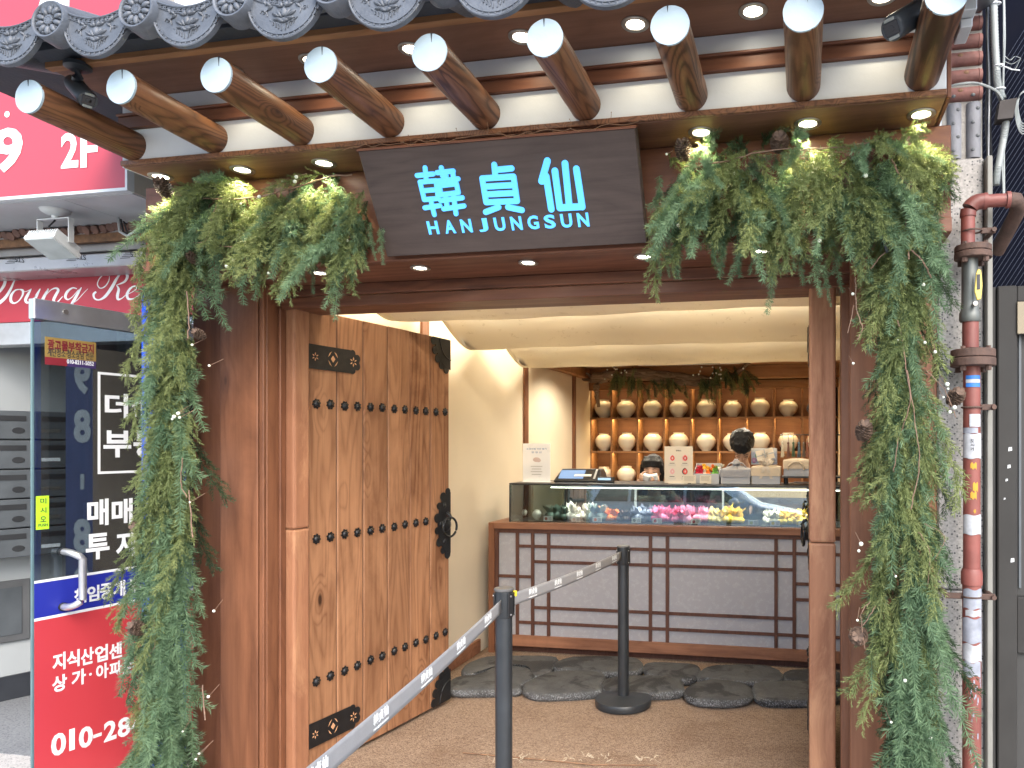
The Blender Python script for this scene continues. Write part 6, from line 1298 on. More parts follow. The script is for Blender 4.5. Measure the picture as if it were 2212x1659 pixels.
for i, (x, col, cn) in enumerate(PC):
    p = at(*z6(x, 640), 5.035); t = thing('price_card', 'small price card with %s sweet picture, %s from the left in the case' % (cn, ords[i]), 'card', (p.x, 5.035, gz0 + 0.0065), 0, 'price cards in the case')
    MB().box(p.x - 0.033, p.x + 0.033, 5.033, 5.036, gz0 + 0.0067, gz0 + 0.042).build('card', M_CARD, t)
    MB().cyl((p.x - 0.014, 5.0328, gz0 + 0.024), (p.x - 0.014, 5.0318, gz0 + 0.024), 0.011, n=16).build('picture', pm('pic_%d' % i, col, 0.6), t)
    for k in range(3): MB().box(p.x + 0.006, p.x + 0.027, 5.0318, 5.0328, gz0 + 0.014 + 0.008 * k, gz0 + 0.0165 + 0.008 * k).build('print', M_MBX, t)
# ================================================================== ON TOP OF THE CASE
T = gz1 + 0.0005; YT = 5.16
def XZ(x, y, Y=YT): p = at(*z6(x, y), Y); return p.x, p.z
# leaflet in acrylic stand
x0, zt_ = XZ(158, 80); x1, _ = XZ(348, 80)
lf = thing('leaflet_stand', 'upright white printed notice standing at the left end of the case', 'notice stand', ((x0 + x1) / 2, YT, T))
MB().box(x0, x1, YT, YT + 0.003, T + 0.004, zt_).build('leaflet', pm('laminated_sheet', (0.84, 0.83, 0.82), 0.3, var=.02, coat=0.6), lf); MB().box(x0 - 0.003, x1 + 0.003, YT - 0.02, YT + 0.04, T, T + 0.0028).build('foot', M_CARD, lf)
M_BLP = pm('blue_print', (0.12, 0.22, 0.42), 0.6); M_ROSE = pm('rose_print', (0.62, 0.48, 0.44), 0.6)
xm = (x0 + x1) / 2; h_ = zt_ - T
text('print', '눈꽃처럼 하얀 딸기', M_BLP, lf, (xm, YT - 0.0004, T + h_ * .86), X1, Z1, (x1 - x0) * .72, 0.013, 0.01, 0.0003); text('print', '한 정 선', M_BLP, lf, (xm, YT - 0.0004, T + h_ * .77), X1, Z1, (x1 - x0) * .36, 0.013, 0.01, 0.0003)
MB().ell((xm, YT, T + h_ * .58), (0.028, 0.0008, 0.017), 14, 8).ell((xm + .016, YT, T + h_ * .56), (0.018, 0.001, 0.013), 14, 8).build('picture', M_ROSE, lf)
for k in range(4): MB().box(xm - 0.045 + 0.008 * (k % 2), xm + 0.045 - 0.008 * (k % 2), YT - 0.0007, YT - 0.0002, T + h_ * (.40 - .07 * k), T + h_ * (.40 - .07 * k) + 0.004).build('print', M_RING, lf)
# point of sale terminal and card reader
xa_, za_ = XZ(362, 345); xb_, zb_ = XZ(690, 262)
pos = thing('sales_terminal', 'black sloped sales terminal with a blue screen on the case', 'terminal', ((xa_ + xb_) / 2, YT + .1, T))
MB().prism([(0, 0), (xb_ - xa_, 0), (xb_ - xa_ - 0.01, 0.02), (xb_ - xa_ - 0.045, zb_ - T), (0.045, zb_ - T), (0.0, 0.012)][::-1], 0, 0.0, Matrix.Identity(4)) if False else None
w_ = xb_ - xa_; hh = zb_ - T
bodyv = [(0, 0, 0), (w_, 0, 0), (w_, .22, 0), (0, .22, 0), (0.004, 0, 0.016), (w_ - .004, 0, 0.016), (w_ - .03, .10, hh), (0.035, .10, hh), (w_ - .03, .22, hh), (.035, .22, hh)]
MB().add([(xa_ + x, YT + .02 + y, T + z) for x, y, z in bodyv], [(3, 2, 1, 0), (0, 1, 5, 4), (4, 5, 6, 7), (7, 6, 8, 9), (9, 8, 2, 3), (0, 4, 7, 9, 3), (1, 2, 8, 6, 5)]).build('housing', M_BLACK, pos, bevel=0.006, seg=2)
Mp = Matrix.Translation((xa_, YT + .02, T + 0.016)) @ Matrix.Rotation(math.atan2(hh - .016, .10), 4, 'X'); Ls = math.hypot(.10, hh - .016)
MB().box(0.035, w_ * .62, Ls * .12, Ls * .88, 0.001, 0.003, Mp).build('screen', emat('screen_glow', (0.10, 0.17, 0.30), 0.5), pos); MB().box(w_ * .42, w_ * .78, Ls * .30, Ls * .48, 0.0032, 0.006, Mp).build('receipt', M_CARD, pos); MB().box(w_ - .06, w_ - .045, Ls * .1, Ls * .95, 0.001, 0.004, Mp).build('side_trim', M_SILVER, pos)
xa2, _ = XZ(655, 345); xb2, zb2_ = XZ(790, 312)
crd = thing('card_reader', 'black card reader box beside the sales terminal', 'card reader', ((xa2 + xb2) / 2, YT + .06, T))
MB().box(xa2, xb2, YT - .0, YT + .015 + .0, T, T + .001).build('pad', M_BLACK, crd); MB().box(xa2 + .02, xb2, YT - .02, YT + .0185 - .0, T + 0.0012, zb2_).build('housing', M_BLACK, crd, bevel=0.003); MB().box(xa2 + .03, xb2 - .02, YT - .0225, YT - .0203, zb2_ - .022, zb2_ - .006).build('screen', emat('reader_glow', (0.25, 0.38, 0.5), 0.4), crd)
# menu board with strawberry pictures
x0, zt_ = XZ(1137, 100); x1, _ = XZ(1333, 100)
mn = thing('menu_board', 'cream menu board with four cut strawberry pictures on the case', 'menu board', ((x0 + x1) / 2, YT, T))
MB().box(x0, x1, YT, YT + 0.008, T + 0.002, zt_).build('board', pm('menu_cream', (0.66, 0.58, 0.47), 0.6, var=0.02), mn, bevel=0.001); MB().box(x0 + .03, x1 - .03, YT - .02, YT + .07, T, T + 0.0018).build('foot', M_CARD, mn)
xm = (x0 + x1) / 2; h_ = zt_ - T; w_ = x1 - x0
text('print', '韓貞仙', M_PRINTD, mn, (xm, YT - .0005, T + h_ * .885), X1, Z1, w_ * .18, 0.010, 0.02, 0.0003)
M_BERRY = pm('strawberry_print', (0.62, 0.08, 0.06), 0.6, var=0.2, scale=60); M_BERRY2 = pm('pale_berry_print', (0.72, 0.38, 0.36), 0.6); M_MOCHI = pm('mochi_print', (0.70, 0.55, 0.52), 0.6)
for i, (fx, fz) in enumerate(((.27, .69), (.72, .69), (.27, .33), (.72, .33))):
    cx, cz = x0 + w_ * fx, T + h_ * fz; r = 0.021
    def egg(rx, rz, top): return [(cx + rx * math.cos(a) * (1 - .35 * max(0, math.sin(a))), cz + rz * math.sin(a)) for a in [2 * math.pi * k / 20 for k in range(20)]]
    MB().prism(egg(r, r * 1.15, 0), YT - .0010, YT - .0002).build('picture', [M_MOCHI, M_BERRY2, M_MOCHI, M_PRINTD][i], mn); MB().prism([((x - cx) * .78 + cx + .003, (z - cz) * .82 + cz - .001) for x, z in egg(r, r * 1.15, 0)], YT - .0016, YT - .0011).build('picture', [M_BERRY, M_BERRY, M_BERRY2, M_BERRY][i], mn)
    MB().prism([(cx + .003 + .005 * math.cos(a), cz - .002 + .008 * math.sin(a)) for a in [2 * math.pi * k / 12 for k in range(12)]], YT - .0021, YT - .0017).build('picture', M_MOCHI, mn)
    MB().box(cx - .018, cx + .018, YT - .0007, YT - .0002, cz - .040, cz - .036).build('print', M_PRINTD, mn)
    for k in range(2): MB().box(cx - .027, cx + .027, YT - .0006, YT - .0002, cz - .049 - .008 * k, cz - .047 - .008 * k).build('print', M_RING, mn)
def tag_card(label, xa, xb, ya, yb, Y):
    a, zt = XZ(xa, ya, Y); b, zbm = XZ(xb, yb, Y); t = thing('table_card', label, 'card', ((a + b) / 2, Y, T)); MB().box(a, b, Y, Y + .002, T + .004, zt).build('card', pm('cream_card', (0.68, 0.60, 0.46), .6, var=.02), t); MB().box((a + b) / 2 - .012, (a + b) / 2 + .012, Y - .008, Y + .012, T, T + .006).build('clip', M_BLACK, t)
    for k in range(4): MB().box(a + .008, b - .008 - .006 * (k % 2), Y - .0006, Y - .0001, zt - .010 - .008 * k, zt - .0085 - .008 * k).build('print', M_PRINTD, t)
tag_card('small cream card leaning at the right foot of the menu board', 1266, 1354, 300, 350, 5.10); tag_card('small cream card in front of the open box of sweets', 1381, 1460, 300, 350, 5.10)
# open box of colourful sweets
xa_, zt_ = XZ(1337, 288); xb_, _ = XZ(1515, 288); M_GBOX = pm('grey_card_box', (0.42, 0.43, 0.46), 0.6, var=0.03)
ob = thing('sweets_box', 'open grey box heaped with colourful wrapped sweets on the case', 'box', ((xa_ + xb_) / 2, YT + .08, T))
MB().box(xa_, xb_, YT, YT + .004, T, zt_).build('front_panel', M_GBOX, ob); MB().box(xa_, xb_, YT + .16, YT + .164, T, zt_ + .07).build('back_panel', M_GBOX, ob)
for x in (xa_, xb_ - .004): MB().add([(x, YT + .004, T), (x + .004, YT + .004, T), (x + .004, YT + .16, T), (x, YT + .16, T), (x, YT + .004, zt_), (x + .004, YT + .004, zt_), (x + .004, YT + .16, zt_ + .07), (x, YT + .16, zt_ + .07)], [(3, 2, 1, 0), (4, 5, 6, 7), (0, 1, 5, 4), (1, 2, 6, 5), (2, 3, 7, 6), (3, 0, 4, 7)]).build('side_panel', M_GBOX, ob)
MB().box(xa_ + .004, xb_ - .004, YT + .0045, YT + .1595, T, T + .05).build('filling', M_CARD, ob)
pal = {'red': (0.55, 0.02, 0.05), 'yellow': (0.85, 0.50, 0.04), 'orange': (0.80, 0.18, 0.02), 'green': (0.14, 0.38, 0.06), 'cream': (0.72, 0.66, 0.52), 'pink': (0.75, 0.25, 0.30)}
cme = {k: sweet_me('box_sweet', c, 70 + i) for i, (k, c) in enumerate(pal.items())}
for i, (k, fx, fy, zz_) in enumerate((('red', .12, .03, .050), ('red', .28, .02, .048), ('red', .2, .09, .07), ('yellow', .33, .11, .085), ('yellow', .45, .07, .07), ('orange', .55, .03, .052), ('orange', .60, .10, .08), ('green', .74, .03, .050), ('green', .86, .05, .055), ('green', .72, .11, .075), ('cream', .42, .02, .045), ('cream', .90, .12, .085), ('pink', .12, .12, .075))):
    o = put('wrapped_sweet', cme[k]); o.matrix_basis = Matrix.Translation((xa_ + (xb_ - xa_) * fx, YT + .015 + fy, T + zz_)) @ Matrix.Rotation(i * 1.3, 4, 'Z') @ Matrix.Rotation(gr_.uniform(-.5, .5), 4, 'X') @ Matrix.Scale(.62, 4); tag(o, '%s wrapped sweet in the open grey box, %s' % (k, 'at the %s' % ['far left front', 'left front', 'left, on top', 'back, highest of the yellows', 'middle of the heap', 'front, right of centre', 'back, behind the other orange', 'right front', 'right edge front', 'right, on top', 'front centre', 'back right corner', 'back left corner'][i]), 'sweet', '%s sweets in the open box' % k)
# furoshiki wrapped gift boxes
def gift(label, xa, xb, ybody, ytop, cloth, boxm, knot, Y=YT, base=None, depth=.17, dome=0.02):
    a, zt = XZ(xa, ybody, Y); b, _ = XZ(xb, ybody, Y); B = T if base is None else base; cx = (a + b) / 2; h = zt - B; w = b - a; mid = B + h * .50
    t = thing('gift_box', label, 'gift box', (cx, Y + depth / 2, B)); MB().box(a + .004, b - .004, Y + .003, Y + depth, B, mid).build('carton', boxm, t, bevel=.002)
    def cl(u_, v_):                                                     # cloth gathered to the knot with radiating folds
        ang = 2 * math.pi * u_; ca_, sa_ = math.cos(ang), math.sin(ang); k = max(abs(ca_), abs(sa_)); ex, ey = ca_ / k, sa_ / k; fold = math.sin(ang * 11) * .5 + math.sin(ang * 7 + 1) * .5
        if v_ < .35: t_ = v_ / .35; r = 1.0; z = mid - .004 + (zt - mid + .004) * t_ + .0015 * fold * t_; gx = 1 + .004 * fold * t_
        else: t_ = (v_ - .35) / .65; r = 1 - t_ * .86; z = zt + dome * t_ ** 1.6 + .005 * fold * math.sin(math.pi * t_); gx = 1
        return (cx + ex * (w / 2 + .001) * r * gx, Y + depth / 2 + ey * (depth / 2 + .003) * r * gx, z)
    MB().grid(cl, 120, 16).build('wrapping_cloth', cloth, t, 180)
    kz = zt + dome; ky = Y + depth * (.5 if knot != 'bow' else .35)
    if knot == 'rose':
        for q in range(5):
            r = .024 - .004 * q; MB().tube([(cx + r * math.cos(s_ * .5) * (1 + .1 * math.sin(s_)), ky - .02 + r * .8 * math.sin(s_ * .5), kz + .004 + .006 * q + .004 * math.sin(s_ * 1.3)) for s_ in range(14)], .0085, 7, False).build('knot', cloth, t, 180)
        for s_ in (-1, 1): MB().grid(lambda u_, v_: (cx + s_ * (.02 + .05 * u_), ky - .01 + (v_ - .5) * .05 * (1 - u_ * .7), kz + .012 - .035 * u_ ** 2 + .006 * math.sin(v_ * 9)), 6, 6).build('cloth_tail', cloth, t, 180)
    if knot == 'bow':
        for q in range(10):
            an = q * 0.63 + .3; l = .055 if q % 2 else .045
            MB().grid(lambda u_, v_: (cx + math.cos(an) * l * math.sin(math.pi * u_ * .9) + (v_ - .5) * .03 * -math.sin(an), ky - .045 + (v_ - .5) * .02 - .01 * u_, kz - .002 + abs(math.sin(an)) * l * math.sin(math.pi * u_ * .9) + .012 * math.cos(an * 2) * u_ + (v_ - .5) * .02 * math.cos(an)), 6, 3).build('bow_loop', M_ORG, t, 180)
        for s_ in (-1, 1): MB().grid(lambda u_, v_: (cx + s_ * (.008 + .03 * u_) + (v_ - .5) * .02, Y - .003 - .004 * math.sin(u_ * 6), kz - .01 - .085 * u_), 6, 2).build('ribbon_tail', M_ORG, t, 180)
    return t, zt
M_ORG = pm('organza', (0.62, 0.54, 0.44), 0.6, var=0.08); M_CLG = pm('grey_linen', (0.30, 0.30, 0.32), 0.75, var=0.12, scale=30, bmp=.1, bscale=200); M_CLC = pm('cream_linen', (0.58, 0.48, 0.36), 0.75, var=0.1, scale=30, bmp=.1, bscale=200)
gift('grey cloth-wrapped gift box tied with a rose knot on the case', 1522, 1733, 258, 195, M_CLG, M_GBOX, 'rose', dome=.034); _t, ztc = gift('cream wrapped gift box with an organza bow on the case', 1737, 1940, 240, 195, M_CLC, M_GBOX, 'bow', dome=.012)
# clear gift carton with card and ribbon, on the cream box
xa_, zt_ = XZ(1738, 112, YT + .12); xb_, _ = XZ(1915, 112, YT + .12)
gb = thing('ribbon_carton', 'clear carton of sweets with a cream ribboned card on top of the bow box', 'gift box', ((xa_ + xb_) / 2, YT + .12, ztc + .014)); zb0 = ztc + 0.0125
MB().box(xa_, xb_, YT + .10, YT + .165, zb0, zb0 + .006).build('base', M_CARD, gb); MB().box(xa_, xb_, YT + .0985, YT + .1, zb0, zt_).build('clear_lid', glassmat('clear_lid', (.93, .93, .93), .05), gb); MB().box(xa_, xb_, YT + .16, YT + .164, zb0 + .0062, zt_).build('back', M_GBOX, gb)
for x in (xa_, xb_ - .003): MB().box(x, x + .003, YT + .1002, YT + .1598, zb0 + .0062, zt_).build('side', M_GBOX, gb)
for i, k in enumerate(('red', 'green', 'green', 'cream', 'yellow', 'orange', 'cream')): MB().ell((xa_ + .02 + (xb_ - xa_ - .04) * i / 6, YT + .128, zb0 + .028 + (.035 if i % 2 else 0)), (.020, .018, .02), 10, 8).build('sweet', pm('carton_sweet_%d' % i, pal[k], .6), gb, 180)
Mc = Matrix.Translation(((xa_ + xb_) / 2 + .008, YT + .094, (zb0 + zt_) / 2 + .012)) @ Matrix.Rotation(R(-14), 4, 'Y'); MB().box(-.062, .062, -.001, .001, -.038, .038, Mc).build('card', pm('gift_card', (.72, .62, .48), .6), gb); MB().box(-.003, .003, -.003, -.0012, -.038, .038, Mc).box(-.062, .062, -.0032, -.0013, -.003, .003, Mc).build('ribbon', M_RING, gb)
for s_ in (-1, 1): MB().tube([Mc @ Vector(p) for p in ((0, -.004, 0), (s_ * .018, -.008, .012), (s_ * .024, -.008, .002), (0, -.005, 0), (s_ * .014, -.006, -.018))], .0028, 6).build('ribbon_loop', M_RING, gb, 60)
# right stand with another wrapped box and tassels
xa_, zt_ = XZ(1945, 306, YT + .02); sd = thing('riser_stand', 'small dark riser stand at the right end of the case', 'stand', (xa_ + .12, YT + .1, T))
MB().box(xa_, .30, YT + .0, YT + .2, zt_ - .012, zt_).build('top', M_BLACK, sd, bevel=.002)
for x in (xa_ + .03, .25): MB().cyl((x, YT + .1, T), (x, YT + .1, zt_ - .0125), .016).build('leg', M_BLACK, sd, 40)
gift('cream wrapped gift box with a looped handle on the dark riser', 1957, 2150, 195, 165, M_CLC, M_GBOX, 'none', Y=YT + .02, base=zt_ + .0005, dome=.012)
a0, _ = XZ(1990, 240, YT + .01); hd_ = MB().tube([(a0 + .0 + .055 * (1 - math.cos(s_)), YT + .012 - .01 * math.sin(s_), zt_ + .045 + .055 * math.sin(s_)) for s_ in [math.pi * k / 12 for k in range(13)]], .006, 8).build('handle_cloth', M_CLC, bpy.data.objects[_t.name] if False else None, 60); tag(hd_, 'twisted cloth loop handle on the gift box at the right end', 'handle')
rk_x0, rz = XZ(1935, 20, YT + .30); rk_x1 = .28
rk = thing('tassel_rack', 'dark thin rod rack for hanging tassels right of the staff', 'rack', (rk_x0 + .1, YT + .3, T)); MB().cyl((rk_x0, YT + .30, rz), (rk_x1, YT + .30, rz), .004, n=8).cyl((rk_x1 - .01, YT + .3, T), (rk_x1 - .01, YT + .3, rz - .0045), .005, n=8).build('rod', M_BLACK, rk, 40); MB().box(rk_x0 + .1, rk_x1, YT + .27, YT + .33, T, T + .004).build('base', M_BLACK, rk)
for i, (x, col, nm) in enumerate(((1953, (.66, .60, .48), 'ivory'), (1993, (.20, .10, .08), 'brown'), (2028, (.10, .17, .10), 'olive'), (2067, (.10, .16, .20), 'teal'), (2100, (.14, .11, .09), 'umber'), (2125, (.3, .12, .08), 'rust'))):
    X, _ = XZ(x, 60, YT + .30); t = thing('tassel', 'hanging %s silk tassel on the dark rod, %s from the left' % (nm, ords[i]), 'tassel', (X, YT + .3, rz - .12), 0, 'tassels on the rack'); m_ = pm('silk_' + nm, col, .7, var=.2, scale=60)
    MB().tube([(X, YT + .3, rz - .004), (X + .001, YT + .3, rz - .03), (X, YT + .3, rz - .06)], .0022, 6).build('cord', m_, t); mb = MB().ell((X, YT + .3, rz - .062), (.009, .009, .011), 10, 8); mb.build('knot', m_, t, 180)
    mb = MB()
    for k in range(26): an = k * .9; r = .004 + .010 * (k % 5) / 5; mb.tube([(X + r * .4 * math.cos(an), YT + .3 + r * .4 * math.sin(an), rz - .07), (X + r * math.cos(an), YT + .3 + r * math.sin(an), rz - .165 + .004 * (k % 3))], .0018, 4)
    mb.build('fringe', m_, t)
# ================================================================== QUEUE POSTS AND BELTS
def post(label, x, y, h, r=0.0315):
    t = thing('queue_post', label, 'queue post', (x, y, 0.0), 0, 'belt queue posts'); M = Matrix.Translation((x, y, 0))
    MB().lathe([(0.0, 0.016), (0.158, 0.016), (0.160, 0.020), (0.160, 0.052), (0.157, 0.056), (0.08, 0.064), (0.04, 0.070), (0.034, 0.072)], 48, M).build('base', M_POST, t, 40); MB().lathe([(r, 0.0725), (r, h - .11)], 28, M).build('pole', M_POST, t, 60)
    MB().lathe([(r + .0005, h - .1098), (r + .003, h - .106), (r + .003, h - .012), (r + .0005, h - .011)], 28, M).build('belt_head', M_POST, t, 40); MB().lathe([(r + .004, h - .0108), (r + .0055, h - .008), (r + .0055, h - .003), (r + .003, h - .0005), (0, h)], 28, M).build('cap', pm('cap_' + label[:5], (.10, .10, .10), .5, var=.1), t, 40)
    for an in (-2.6, -0.45, .6):
        c, s_ = math.cos(an), math.sin(an); q = Matrix.Translation((x, y, 0)) @ Matrix.Rotation(an, 4, 'Z')
        MB().box(r + .003, r + .007, -.012, .012, h - .105, h - .018, q).build('belt_clip', M_BLACK, t, bevel=.001)
        for z in (h - .028, h - .096): MB().cyl(q @ Vector((r + .0072, 0, z)), q @ Vector((r + .009, 0, z)), .0035, n=10).build('screw', M_STEEL, t)
    return t
PA = (-1.020, 4.08, .925); PB = (-1.106, 2.586, .965); PC_ = (-0.909, 1.10, .925)
post('rear black queue post standing by the counter stones', *PA); pb_ = post('middle black queue post in the doorway with two belts', *PB); post('nearest black queue post, only its cap showing at the bottom edge', *PC_)
q = MB().box(0, .012, -.004, .004, -.010, .010, Matrix.Translation((PB[0] + .030, PB[1] + .02, PB[2] - .024))).build('release_tab', pm('yellow_tab', (.80, .62, .03), .5), pb_)
M_BELT = pm('grey_webbing', (0.27, 0.275, 0.285), 0.7, var=.06, scale=50, bmp=.15, bscale=300)
def belt(label, A, B, za, zb, n_, f0, f1, w=.049, tilt=0.0):
    t = thing('queue_belt', label, 'belt', A); A = Vector(A); B = Vector(B); d = (B - A); L = d.length; dn_ = Vector((d.x, d.y, 0)).normalized(); nn = Vector((-dn_.y, dn_.x, 0));  nn = nn if nn.dot(Vector((-A.x, -A.y, 0))) > 0 else -nn
    def pt(s_, v): p = A + d * s_; z = za + (zb - za) * s_ - .012 * math.sin(math.pi * s_); return Vector((p.x, p.y, z + v)) + nn * (tilt * v)
    o = MB().grid(lambda a, b: tuple(pt(a, (b - .5) * w)), 30, 4).build('webbing', M_BELT, t, 180); s_ = o.modifiers.new('t', 'SOLIDIFY'); s_.thickness = .0016; s_.offset = 0
    xd = (d if d.x > 0 else -d).normalized()
    for k in range(n_):
        s_ = f0 + (f1 - f0) * (k + .5) / n_; c = pt(s_, .007) + nn * .0022; tx = (pt(s_ + .01, 0) - pt(s_ - .01, 0)).normalized(); rt = Vector((0, 0, 1)).cross(nn); xd_ = tx if tx.dot(rt) > 0 else -tx; up = nn.cross(xd_)
        text('print', '韓貞仙', M_PRINTW, t, c, xd_, up, .078, .026, .02, .0003); text('print', 'HANJUNGSUN', M_PRINTW, t, c - up * .022, xd_, up, .078, .007, .02, .0003)
    return t
def edge(a, b, r=.038): a = Vector((a[0], a[1], 0)); b = Vector((b[0], b[1], 0)); d = (b - a).normalized(); return a + d * r, b - d * r
a, b = edge(PB, PC_); belt('grey printed queue belt slanting from the middle post down to the near left', a, b, PB[2] - .062, PC_[2] - .062, 5, .02, 1.0)
a, b = edge(PB, PA); belt('grey printed queue belt from the middle post to the rear post', a, b, PB[2] - .058, PA[2] - .052, 5, .06, 1.0)
# ================================================================== STAFF BEHIND THE COUNTER
def remesh(o, v, it=4):
    m = o.modifiers.new('remesh', 'REMESH'); m.mode = 'VOXEL'; m.voxel_size = v; m.use_smooth_shade = True; s_ = o.modifiers.new('smooth', 'SMOOTH'); s_.iterations = it; s_.factor = .5
M_SKIN = pm('skin', (0.58, 0.36, 0.26), 0.5, var=0.05, scale=10); M_HAIR = pm('black_hair', (0.006, 0.006, 0.007), 0.45, var=.4, scale=60, bmp=.4, bscale=160, spec=.25); M_SHIRT = pm('cream_shirt', (0.58, 0.52, 0.43), .8, var=.05); M_GSH = pm('grey_shirt', (0.30, 0.31, 0.32), .8, var=.2, scale=30); M_LIP = pm('lip', (.45, .14, .13), .5)
def person(label, x, y, headz, pitch, cloth, hairstyle, hands):
    """headz: centre of head; standing figure, head pitched forward"""
    t = thing('person', label, 'person', (x, y, 0)); H = Vector((x, y, headz)); MH = Matrix.Translation(H) @ Matrix.Rotation(pitch, 4, 'X')
    nk = Vector((x, y + .045 + .10 * math.sin(pitch), headz - .20)); hip = Vector((x, y + .10, max(.80, headz - .70)))
    b = MB(); b.ell((0, 0, .018), (.074, .090, .098), 20, 14, MH); b.ell((0, -.030, -.052), (.056, .058, .062), 16, 12, MH); b.ell((0, -.048, -.088), (.030, .030, .024), 10, 8, MH)
    b.tube([MH @ Vector(p) for p in ((0, -.082, .018), (0, -.094, -.004), (0, -.103, -.026), (0, -.090, -.034))], [.008, .010, .0135, .008], 8); 
    for s_ in (-1, 1): b.ell((s_ * .075, .005, -.012), (.010, .018, .030), 10, 8, MH); b.ell((s_ * .012, -.094, -.031), (.008, .008, .007), 8, 6, MH); b.ell((s_ * .034, -.070, -.030), (.022, .018, .020), 10, 8, MH)
    b.tube([MH @ Vector((0, .015, -.06)), nk + Vector((0, 0, .05)), nk + Vector((0, .005, -.03))], [.050, .050, .062], 14)
    b.tube([nk, nk.lerp(hip, .18), nk.lerp(hip, .45), nk.lerp(hip, .75), hip, hip + Vector((0, 0, -.10))], [.06, .125, .130, .112, .135, .14], 18)
    arms = []
    for s_, hd in zip((-1, 1), hands):
        sh_ = nk + Vector((s_ * .165, .01, -.075)); hnd = Vector(hd); el_ = sh_.lerp(hnd, .5) + Vector((s_ * .09, .04, -.10)); arms.append((sh_, el_, hnd)); b.tube([nk + Vector((s_ * .03, 0, -.05)), sh_, sh_.lerp(el_, .5), el_, el_.lerp(hnd, .5), hnd], [.05, .055, .045, .038, .032, .024], 12)
        d = (hnd - el_).normalized(); sd_ = Vector((-s_, 0, 0)); up = Vector((0, 0, 1)); pal_ = hnd + d * .035
        b.ell((0, 0, 0), (.018, .038, .040), 12, 8, Matrix.Translation(pal_))
        for k, (off, l) in enumerate(((-.030, .052), (-.010, .062), (.010, .066), (.029, .058))):
            r0 = pal_ + up * off + Vector((0, -.030, 0)); b.tube([r0 + Vector((0, .015, 0)), r0 + Vector((-s_ * .006, -l * .45, 0)), r0 + Vector((-s_ * (.018), -l * .8, -.004)), r0 + Vector((-s_ * .032, -l * .95, -.008))], [.0095, .009, .0085, .007], 8)
        b.tube([pal_ + Vector((0, .0, .025)), pal_ + Vector((-s_ * .022, -.012, .046)), pal_ + Vector((-s_ * .040, -.03, .050))], [.011, .010, .008], 8)
    for s_ in (-1, 1): b.tube([hip + Vector((s_ * .075, 0, -.05)), Vector((x + s_ * .08, y + .10, hip.z * .52)), Vector((x + s_ * .08, y + .12, .09)), Vector((x + s_ * .085, y + .08, .05)), Vector((x + s_ * .09, y - .03, .04))], [.085, .058, .042, .045, .035], 12)
    o = b.build('body', M_SKIN, t, 180); remesh(o, .0075, 3)
    c = MB(); c.tube([nk + Vector((0, .004, .0)), nk.lerp(hip, .16), nk.lerp(hip, .45), nk.lerp(hip, .75), hip, hip + Vector((0, 0, -.16))], [.072, .145, .150, .135, .155, .165], 20)
    for (sh_, el_, hnd) in arms: c.tube([nk + Vector((0, 0, -.06)), sh_, sh_.lerp(el_, .5), el_, el_.lerp(hnd, .55)], [.06, .072, .060, .052, .044], 12)
    for s_ in (-1, 1): c.tube([hip + Vector((s_ * .075, 0, -.05)), Vector((x + s_ * .08, y + .10, hip.z * .52)), Vector((x + s_ * .08, y + .12, .11))], [.105, .075, .062], 12)
    o = c.build('clothes', cloth, t, 180); remesh(o, .012, 3)
    h = MB(); h.ell((0, .030, .036), (.086, .090, .098), 24, 16, MH)
    if hairstyle == 'fringe':
        h.ell((0, .035, -.03), (.088, .075, .11), 20, 14, MH)
        for k in range(15):                                                # straight fringe over the forehead
            a = R(-62 + 124 * k / 14); h.tube([MH @ Vector((.060 * math.sin(a), -.040 * math.cos(a), .112)), MH @ Vector((.080 * math.sin(a), -.092 * math.cos(a), .075)), MH @ Vector((.082 * math.sin(a), -.099 * math.cos(a), .040 - .010 * abs(math.sin(a)) * 6 * (1 if k in (0, 14) else .3)))], [.016, .014, .009], 7)
        for s_ in (-1, 1): h.tube([MH @ Vector((s_ * .078, -.04, .05)), MH @ Vector((s_ * .086, -.035, -.02)), MH @ Vector((s_ * .078, -.02, -.085))], [.016, .015, .010], 8)
    else:
        h.ell((0, .05, -.01), (.088, .070, .085), 18, 12, MH); h.ell((0, .018, .052), (.098, .102, .098), 22, 14, MH)
        rr = random.Random(8)
        for k in range(60): a = rr.uniform(0, 6.28); e_ = rr.uniform(.15, 1.3); p = Vector((.094 * math.cos(a) * math.cos(e_), .018 + .10 * math.sin(a) * math.cos(e_), .050 + .096 * math.sin(e_))); h.tube([MH @ p, MH @ (p * 1.06 + Vector((rr.uniform(-.012, .012), -.015, rr.uniform(-.01, .004))))], [.012, .004], 6)
        for k in range(11): a = R(-55 + 11 * k); h.tube([MH @ Vector((.05 * math.sin(a), -.05 * math.cos(a), .115)), MH @ Vector((.078 * math.sin(a), -.094 * math.cos(a), .075)), MH @ Vector((.078 * math.sin(a) + .006, -.098 * math.cos(a), .045 + .008 * (k % 3)))], [.018, .014, .006], 7)
    o = h.build('hair', M_HAIR, t, 180); remesh(o, .0055, 2)
    for s_ in (-1, 1):                                                     # lowered lids, lashes, brows, mouth
        MB().tube([MH @ Vector((s_ * (.018 + .030 * q), -.0885 + .010 * q * q - .002, -.002 - .006 * math.sin(math.pi * q))) for q in (0, .25, .5, .75, 1)], [.0012, .0022, .0026, .0022, .0012], 6).build('eye', M_PRINTD, t, 60); MB().tube([MH @ Vector((s_ * (.016 + .034 * q), -.090 + .010 * q * q, .020 + .004 * math.sin(math.pi * q))) for q in (0, .5, 1)], [.0018, .0028, .0014], 6).build('eyebrow', M_HAIR, t, 60)
